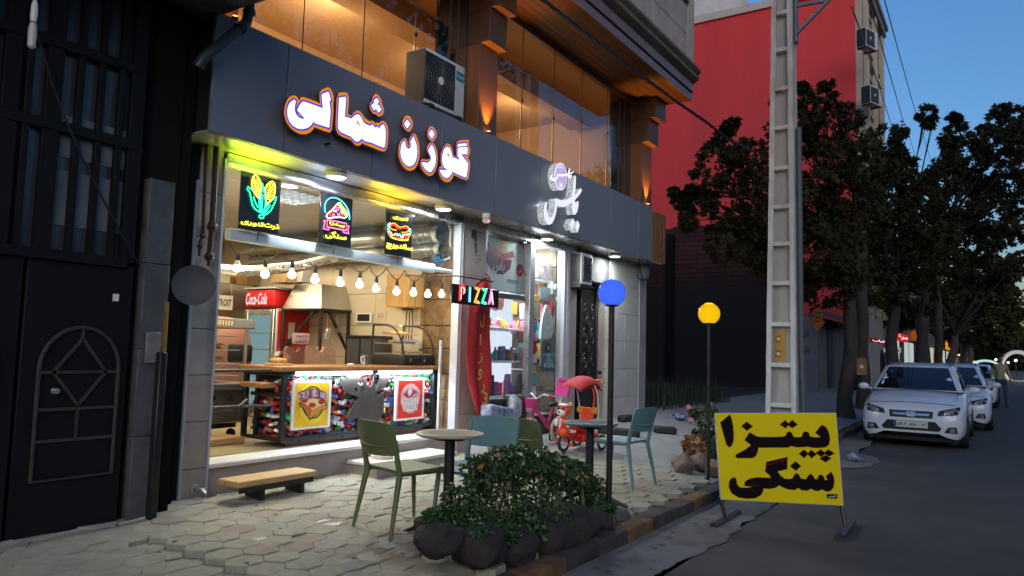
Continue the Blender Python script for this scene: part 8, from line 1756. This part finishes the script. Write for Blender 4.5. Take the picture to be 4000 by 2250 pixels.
# extra trunks seen between the crowns
for k, (px_, py_2, w_, lb) in enumerate(((3372, 1600, 22, 'straight dark trunk with an orange flyer, left of the white car'), (3670, 1530, 14, 'dark straight trunk right of the leaning forked one'), (3765, 1500, 10, 'slender far trunk by the amber board'))):
    b = G(px_, py_2); d = (b - EYE).dot(CF); m = MB(); m.tube([b + V((0, 0, .5 * i)) + V((.02 * math.sin(i), .03 * math.cos(i * 2), 0)) for i in range(14)], [w_ / F * d * (1.15 - .02 * i) for i in range(14)], 12)
    t = thing('tree_trunk', lb, 'tree', tuple(b), 0, 'bare trunks along the kerb'); obj(m, 'trunk', 'bark', t, True, 60)
c = W(3366, 1432, x=G(3372, 1600).x - .3); t = thing('trunk_flyer', 'small orange flyer pasted on the straight dark trunk', 'poster', tuple(c)); obj(MB().mm((c.x, c.y - .12, c.z - .22), (c.x + .01, c.y + .12, c.z + .22)), 'sheet', mk('orange_flyer', (.32, .17, .06), .7, 0, .2, 8, 0), t); obj(MB().lathe([(.05, 0), (.05, .004)], (c.x - .004, c.y, c.z), 12, Matrix.Rotation(R(90), 3, 'Y')), 'print_disc', 'white', t)
# trees and houses across the street: they shade the front and show in the upper panes
for k, (x, y, h) in enumerate(((4.0, -7.5, 12), (10.5, -8.0, 12.6), (17.5, -7.8, 12), (25, -8.2, 12.4))):
    rs = random.Random(50 + k); L_ = [(V((x + rs.uniform(-2.6, 2.6), y + rs.uniform(-1.8, 1.8), h + rs.uniform(-4, 3.5))), rs.uniform(.8, 1.4), .9) for _ in range(26)]
    tree(('first', 'second', 'third', 'fourth', 'fifth')[k] + ' plane tree across the street, seen only mirrored in the amber panes', V((x, y, .1)), .22, L_, 5500, .28, 60 + k, group='plane trees across the street')
for k, (x0, x1, h) in enumerate(((-30, -12, 5), (-11.5, 2, 5.5), (2.5, 15, 4.6), (15.5, 34, 5.4), (34.5, 60, 5))):
    b_ = thing('opposite_house', ('brown', 'tall grey', 'low tan', 'broad grey', 'long dim')[k] + ' house across the street, mirrored in the panes', 'building', ((x0 + x1) / 2, -16, 0), 0, 'houses across the street'); obj(MB().mm((x0, -22, 0), (x1, -13, h)), 'wall', rowm[k % 5], b_)
    for q in range(int((x1 - x0) / 3)): obj(MB().mm((x0 + .6 + q * 3, -12.99, 2.2), (x0 + 2.2 + q * 3, -12.96, 3.6)), 'window', bpy.data.materials['dark_window'], b_)
m = MB(); m.mm((-60, -13, -.05), (420, -7, .13)); struct(m, 'opposite_pavement', 'concrete')
# ================================================================ parked cars
from mathutils.bvhtree import BVHTree
def make_car(label, detail=True):
    t = thing('parked_car', label, 'car', (0, 0, 0), 0, 'white cars parked along the kerb')
    st = [(0.00, .46, .27, .50, .56), (-.025, .62, .21, .545, .655), (-.07, .72, .19, .585, .70), (-.15, .775, .18, .635, .745), (-.32, .81, .18, .715, .82), (-.60, .825, .18, .78, .89), (-.95, .83, .18, .84, .965), (-1.25, .83, .18, .88, .985), (-2.2, .835, .18, .90, .985), (-3.2, .825, .18, .92, 1.0), (-3.7, .79, .20, .92, .99), (-3.92, .72, .24, .86, .94), (-4.0, .60, .30, .78, .86)]
    def sec(x, hw, zb, zs, zt):
        h = [(hw * .90, zb), (hw * .975, zb + .08), (hw, lerp(zb, zs, .45)), (hw * .995, lerp(zb, zs, .75)), (hw * .95, zs), (hw * .80, lerp(zs, zt, .75)), (hw * .42, lerp(zs, zt, .96)), (0, zt)]
        return [(x, y, z) for y, z in h] + [(x, -y, z) for y, z in h[-2::-1]]
    mb = MB(); mb.grid([sec(*s) for s in st]); mb.bm.verts.ensure_lookup_table(); n = 15
    mb.bm.faces.new(mb.bm.verts[:n]); mb.bm.faces.new(mb.bm.verts[-n:]); bmesh.ops.recalc_face_normals(mb.bm, faces=mb.bm.faces)
    bvh = BVHTree.FromBMesh(mb.bm); body = obj(mb, 'body', 'carwhite', t, False, 50)
    cb = [(-.93, .70, .955, .69, .962), (-1.22, .745, .95, .655, 1.17), (-1.60, .765, .95, .585, 1.395), (-1.85, .77, .95, .58, 1.435), (-2.4, .77, .95, .58, 1.46), (-3.0, .765, .96, .57, 1.44), (-3.35, .745, .97, .56, 1.36), (-3.72, .70, .985, .63, 1.0)]
    def cs(x, hb, zb, ht, zt):
        h = [(hb, zb), (lerp(hb, ht, .5) + .012, lerp(zb, zt, .5)), (ht, zt - .03 * min(1, (zt - zb) * 4)), (ht * .85, zt), (ht * .45, zt + .014), (0, zt + .018)]
        return [(x, y, z) for y, z in h] + [(x, -y, z) for y, z in h[-2::-1]]
    mb = MB(); mb.grid([cs(*s) for s in cb]); bmesh.ops.recalc_face_normals(mb.bm, faces=mb.bm.faces); cv = BVHTree.FromBMesh(mb.bm); obj(mb, 'cabin', 'carwhite', t, False, 50)
    def patch(name, quad, m_, off=.005, nu=7, nv=4, tree=bvh, d=(-1, 0, 0), par=None, org=None):
        P = []
        for i in range(nu):
            row = []
            for j in range(nv):
                u, v = i / (nu - 1), j / (nv - 1); a = [lerp(quad[0][k], quad[1][k], u) for k in (0, 1)]; b = [lerp(quad[3][k], quad[2][k], u) for k in (0, 1)]; y, z = lerp(a[0], b[0], v), lerp(a[1], b[1], v)
                if d[0]: h = tree.ray_cast(V((3, y, z)), V(d))
                else: h = tree.ray_cast(V((y, 3 * (-d[1]), z)), V(d))
                if h[0] is None: h = (V((-.2, y, z)), V((1, 0, 0)))
                row.append(h[0] - V(d) * off)
            P.append(row)
        return obj(MB().grid(P), name, m_, par or t, False, 60)
    patch('windshield', [(-.66, .985), (.66, .985), (.50, 1.385), (-.50, 1.385)], 'carglass', .008, 9, 6, cv)
    for s in (-1, 1):
        dd = (0, -s, 0)
        patch('side_window', [(-1.22, 1.0), (-2.05, 1.0), (-2.05, 1.36), (-1.60, 1.34)], 'carglass', .006, 6, 4, cv, dd); patch('side_window', [(-2.12, 1.0), (-2.95, 1.01), (-2.90, 1.35), (-2.12, 1.36)], 'carglass', .006, 6, 4, cv, dd)
        hl = patch('headlight', [(s * .40, .575), (s * .70, .605), (s * .745, .74), (s * .43, .66)], mk('headlamp_black', (.03, .03, .032), .2, 0, 0, 5, 0) if 'headlamp_black' not in bpy.data.materials else bpy.data.materials['headlamp_black'], .010)
        patch('lens', [(s * .50, .60), (s * .64, .62), (s * .665, .70), (s * .51, .655)], mk('headlamp_lens', (.45, .46, .46), .08, .6, 0, 5, 0) if 'headlamp_lens' not in bpy.data.materials else bpy.data.materials['headlamp_lens'], .016, 5, 3, bvh, (-1, 0, 0), hl)
        fg = patch('fog_light', [(s * .50, .30), (s * .70, .29), (s * .68, .40), (s * .56, .395)], 'black', .008)
        patch('fog_lens', [(s * .585, .305), (s * .66, .305), (s * .66, .375), (s * .585, .375)], bpy.data.materials['headlamp_lens'], .014, 4, 4, bvh, (-1, 0, 0), fg)
        m = MB(); m.ball((-1.28, s * .92, 1.0), .085, (.55, 1.15, .75), 12); m.tube([(-1.26, s * .76, .955), (-1.28, s * .86, .97)], .02, 6); mr_ = obj(m, 'mirror', 'carwhite', t, False, 60); obj(MB().ball((-1.30, s * .92, .995), .07, (.4, 1.15, .72), 10), 'mirror_back', 'black', mr_, False)
        for x in (-.72, -3.22):
            o = obj(MB().lathe([(.17, -.085), (.27, -.09), (.29, -.06), (.29, .06), (.27, .09), (.17, .085)], (x, s * .745, .29), 24, Matrix.Rotation(R(90), 3, 'X')), 'wheel', 'rubber', t, False)
            m = MB(); m.lathe([(.02, .02), (.175, .05), (.175, .0), (.05, -.02), (.02, -.02)], (x, s * .76, .29), 20, Matrix.Rotation(R(90 * s), 3, 'X')); obj(m, 'rim', 'alu', o, False)
            m = MB(); m.tube([(x + .31 * math.cos(a), s * .80, .29 + .31 * math.sin(a)) for a in [math.pi * i / 12 for i in range(13)]], .028, 6); obj(m, 'wheel_arch', 'black', t, False)
        m = MB(); m.tube([(-1.75, s * .53, 1.44), (-1.85, s * .53, 1.475), (-2.9, s * .52, 1.475), (-3.0, s * .52, 1.45)], .013, 6); obj(m, 'roof_rail', 'blackmetal', t, False)
        m = MB(); m.bar((-1.22, s * .835, .86), (-3.2, s * .83, .87), .006, .006); obj(m, 'door_seam', 'joint', t, False)
    patch('grille', [(-.33, .525), (.33, .525), (.34, .645), (-.34, .645)], 'black', .008, 9, 4)
    for s in (-1, 1): patch('grille_bar', [(s * .07, .565), (s * .27, .565), (s * .29, .605), (s * .07, .60)], 'chrome', .014, 5, 3)
    patch('badge', [(-.06, .545), (.06, .545), (.075, .63), (-.075, .63)], 'chrome', .020, 4, 4)
    patch('lower_grille', [(-.36, .215), (.36, .215), (.46, .36), (-.46, .36)], 'black', .008, 9, 4); patch('lower_grille', [(-.46, .36), (.46, .36), (.37, .47), (-.37, .47)], 'black', .0081, 9, 4)
    pl_ = patch('plate', [(-.26, .355), (.26, .355), (.26, .465), (-.26, .465)], mk('cream_plate', (.6, .6, .54), .5, 0, .05, 5, 0) if 'cream_plate' not in bpy.data.materials else bpy.data.materials['cream_plate'], .024, 4, 3)
    if detail:
        obj(text_mb('۵۹', (.08, .06), ((.026, -.165, .41), (0, 1, 0), (0, 0, 1)), 0, .02), 'plate_digits', 'black', pl_, False, 0)
        obj(text_mb('م', (.03, .055), ((.026, -.085, .41), (0, 1, 0), (0, 0, 1)), 0, .02), 'plate_digits', 'black', pl_, False, 0)
        obj(text_mb('۸۱۶', (.12, .06), ((.026, .03, .41), (0, 1, 0), (0, 0, 1)), 0, .02), 'plate_digits', 'black', pl_, False, 0)
        obj(text_mb('۴۰', (.06, .045), ((.026, .20, .41), (0, 1, 0), (0, 0, 1)), 0, .02), 'plate_digits', 'black', pl_, False, 0)
        obj(MB().box((.026, -.24, .41), (.004, .035, .1)), 'plate_flag', mk('plate_blue', (.03, .07, .35), .5, 0, 0, 5, 0), pl_, False, 0)
    m = MB(); m.tube([(-.32, -.70, .835), (-.9, -.67, .955)], .004, 4); m.tube([(-.32, .70, .835), (-.9, .67, .955)], .004, 4); m.tube([(-.215, y, .752 + .03 * (1 - (y / .7) ** 2)) for y in [-.68 + .136 * i for i in range(11)]], .004, 4); obj(m, 'bonnet_seam', 'joint', t, False)
    m = MB()
    for y0 in (-.55, .05): m.tube([(-.93, y0, .985), (-1.0, y0 + .3, 1.02), (-1.04, y0 + .55, 1.035)], .008, 5)
    obj(m, 'wiper', 'black', t, False); m = MB(); m.tube([(-1.95, -.03, 1.46), (-2.05, -.03, 1.62)], .006, 5); obj(m, 'aerial', 'black', t, False)
    m = MB(); m.mm((-3.8, -.70, .12), (-.2, .70, .19)); obj(m, 'underbody', 'black', t, False); return t
car = make_car('white hatchback parked at the kerb, nearest, its plate facing the road')
cy_ = 1.32
car.location = (14.75, cy_, 0); car.rotation_euler = (0, 0, R(180))
copy_thing(car, (19.3, .98, 0), R(181), 'second white car parked just behind the nearest hatchback')
copy_thing(car, (29.6, .92, 0), R(179), 'third white car in the row, beside the walking man')
dark = mk('dark_car_paint', (.02, .022, .026), .3, 0, 0, 1, 0, coat=.7)
def tint(c, m_):
    for ch in c.children:
        if ch.name.split('.')[0] in ('body', 'cabin', 'mirror'): ch.data = ch.data.copy(); ch.data.materials[0] = m_
c4 = copy_thing(car, (38.5, 1.5, 0), R(180), 'dark car fourth in the row beyond the walking man'); tint(c4, dark)
p = W(3990, 1500, z=0); copy_thing(car, (42, -2.7, 0), R(180), 'white car coming down the road at the right edge')
c5 = copy_thing(car, (50, -3.2, 0), R(180), 'grey car farthest right behind the oncoming white one'); tint(c5, mk('silver_car_paint', (.3, .31, .33), .35, .4, 0, 1, 0))
# ================================================================ people
def figure(name, label, loc, face, joints, edges, mats, cut, extra=None):
    """one continuous skinned body; cut(z, v) picks the material slot"""
    t = None
    me = bpy.data.meshes.new('skeleton'); names = list(joints); me.from_pydata([joints[k][0] for k in names], [(names.index(a), names.index(b)) for a, b in edges], [])
    o = bpy.data.objects.new('skeleton', me); COL.objects.link(o)
    sk = o.modifiers.new('skin', 'SKIN'); ss = o.modifiers.new('sub', 'SUBSURF'); ss.levels = 2; ss.render_levels = 2
    for i, k in enumerate(names): r_ = joints[k][1]; me.skin_vertices[0].data[i].radius = r_ if isinstance(r_, tuple) else (r_, r_)
    me.skin_vertices[0].data[0].use_root = True
    dg = bpy.context.evaluated_depsgraph_get(); out = bpy.data.meshes.new_from_object(o.evaluated_get(dg)); bpy.data.objects.remove(o); bpy.data.meshes.remove(me)
    out.name = name; out.materials.clear()
    for m_ in mats: out.materials.append(m_)
    for p in out.polygons: p.material_index = cut(p.center); p.use_smooth = True
    b = bpy.data.objects.new(name, out); COL.objects.link(b); b.location = loc; b.rotation_euler = (0, 0, face); WM[b.name] = Matrix.Translation(V(loc)) @ Matrix.Rotation(face, 4, 'Z')
    tag(b, label, 'person'); return b
sk_, hair = mk('skin', (.30, .17, .11), .55, 0, .05, 8, 0), mk('dark_hair', (.015, .012, .010), .7, 0, .2, 20, .1)
J = {'pelvis': ((0, 0, .95), (.15, .11)), 'waist': ((0, 0, 1.10), (.14, .10)), 'chest': ((.01, 0, 1.32), (.17, .11)), 'neckb': ((0, 0, 1.47), .07), 'neck': ((.01, 0, 1.54), .05), 'head': ((.03, 0, 1.66), (.085, .095)), 'crown': ((.02, 0, 1.75), .06),
     'sl': ((0, .17, 1.43), .065), 'el': ((.02, .24, 1.16), .045), 'wl': ((.14, .25, .95), .032), 'hl': ((.18, .25, .87), .028), 'sr': ((0, -.17, 1.43), .065), 'er': ((-.06, -.25, 1.17), .045), 'wr': ((-.02, -.28, .93), .032), 'hr': ((.01, -.28, .84), .028),
     'hipl': ((0, .10, .90), .095), 'kl': ((.14, .10, .50), .062), 'al': ((.20, .10, .09), .042), 'tl': ((.32, .11, .035), .035), 'hipr': ((0, -.10, .90), .095), 'kr': ((-.02, -.10, .50), .062), 'ar': ((-.20, -.10, .12), .042), 'tr': ((-.10, -.11, .04), .035)}
E_ = [('pelvis', 'waist'), ('waist', 'chest'), ('chest', 'neckb'), ('neckb', 'neck'), ('neck', 'head'), ('head', 'crown'), ('chest', 'sl'), ('sl', 'el'), ('el', 'wl'), ('wl', 'hl'), ('chest', 'sr'), ('sr', 'er'), ('er', 'wr'), ('wr', 'hr'), ('pelvis', 'hipl'), ('hipl', 'kl'), ('kl', 'al'), ('al', 'tl'), ('pelvis', 'hipr'), ('hipr', 'kr'), ('kr', 'ar'), ('ar', 'tr')]
shirt, jeans, shoe = mk('khaki_shirt', (.36, .31, .16), .8, 0, .15, 8, .1), mk('blue_jeans', (.03, .045, .09), .8, 0, .2, 8, .1), mk('dark_shoe', (.02, .018, .016), .6, 0, .1, 8, 0)
def cutm(c):
    if c.z < .07: return 2
    if c.z > 1.53: return 4 if (c.z > 1.70 or c.x < .0) else 3
    if abs(c.y) > .19 and c.z < .93: return 3
    return 1 if c.z < .97 and abs(c.y) < .21 else 0
pb = W(3912, 1592, z=0)
man = figure('person', 'man in a khaki shirt and dark jeans walking on the road by the cars', (pb.x, pb.y, 0), R(195), J, E_, [shirt, jeans, shoe, sk_, hair], cutm)
m = MB(); m.ball((.115, 0, 1.655), .018, (1, .8, 1.2), 8); obj(m, 'nose', sk_, man, False)
for s in (-1, 1): obj(MB().ball((.03, s * .088, 1.655), .022, (.7, .4, 1.2), 8), 'ear', sk_, man, False)
m = MB()
for s in (-1, 1): m.ball((.104, s * .034, 1.68), .011, (.6, 1.2, .7), 6)
obj(m, 'eyes', hair, man, False)
m = MB()
for s, hx, hz in ((1, .19, .85), (-1, .02, .82)):
    for k in range(4): m.tube([(hx + .012 * k - .02, s * .265, hz - .01), (hx + .012 * k - .012, s * .27, hz - .06), (hx + .012 * k, s * .262, hz - .085)], [.009, .008, .005], 5)
    m.tube([(hx + .02, s * .25, hz + .01), (hx + .045, s * .24, hz - .03)], [.010, .006], 5)
obj(m, 'fingers', sk_, man, False)
# two women in long black cloaks on the pavement
CJ = {'hem': ((0, 0, .05), (.24, .26)), 'knee': ((.02, 0, .5), (.21, .23)), 'waist': ((0, 0, .95), (.17, .20)), 'chest': ((0, 0, 1.25), (.15, .21)), 'neck': ((.02, 0, 1.42), (.10, .11)), 'head': ((.03, 0, 1.54), (.095, .10)), 'crown': ((.01, 0, 1.64), .06)}
CE = [('hem', 'knee'), ('knee', 'waist'), ('waist', 'chest'), ('chest', 'neck'), ('neck', 'head'), ('head', 'crown')]
clk = mk('black_cloak', (.008, .008, .009), .9, 0, .1, 6, .05)
for (px_, py_2, lb, f) in ((3337, 1535, 'woman in a long black cloak walking between the two trunks', 200), (3445, 1505, 'woman in a black cloak on the pavement behind the nearest white car', 150)):
    b = G(px_, py_2); w_ = figure('person', lb, tuple(b), R(f), CJ, CE, [clk, sk_], lambda c: 1 if (c.x > .095 and 1.49 < c.z < 1.6 and abs(c.y) < .06) else 0)
    for s in (-1, 1): obj(MB().tube([(.05, s * .08, .03), (.24, s * .085, .02)], .03, 6), 'shoe', shoe, w_, False)
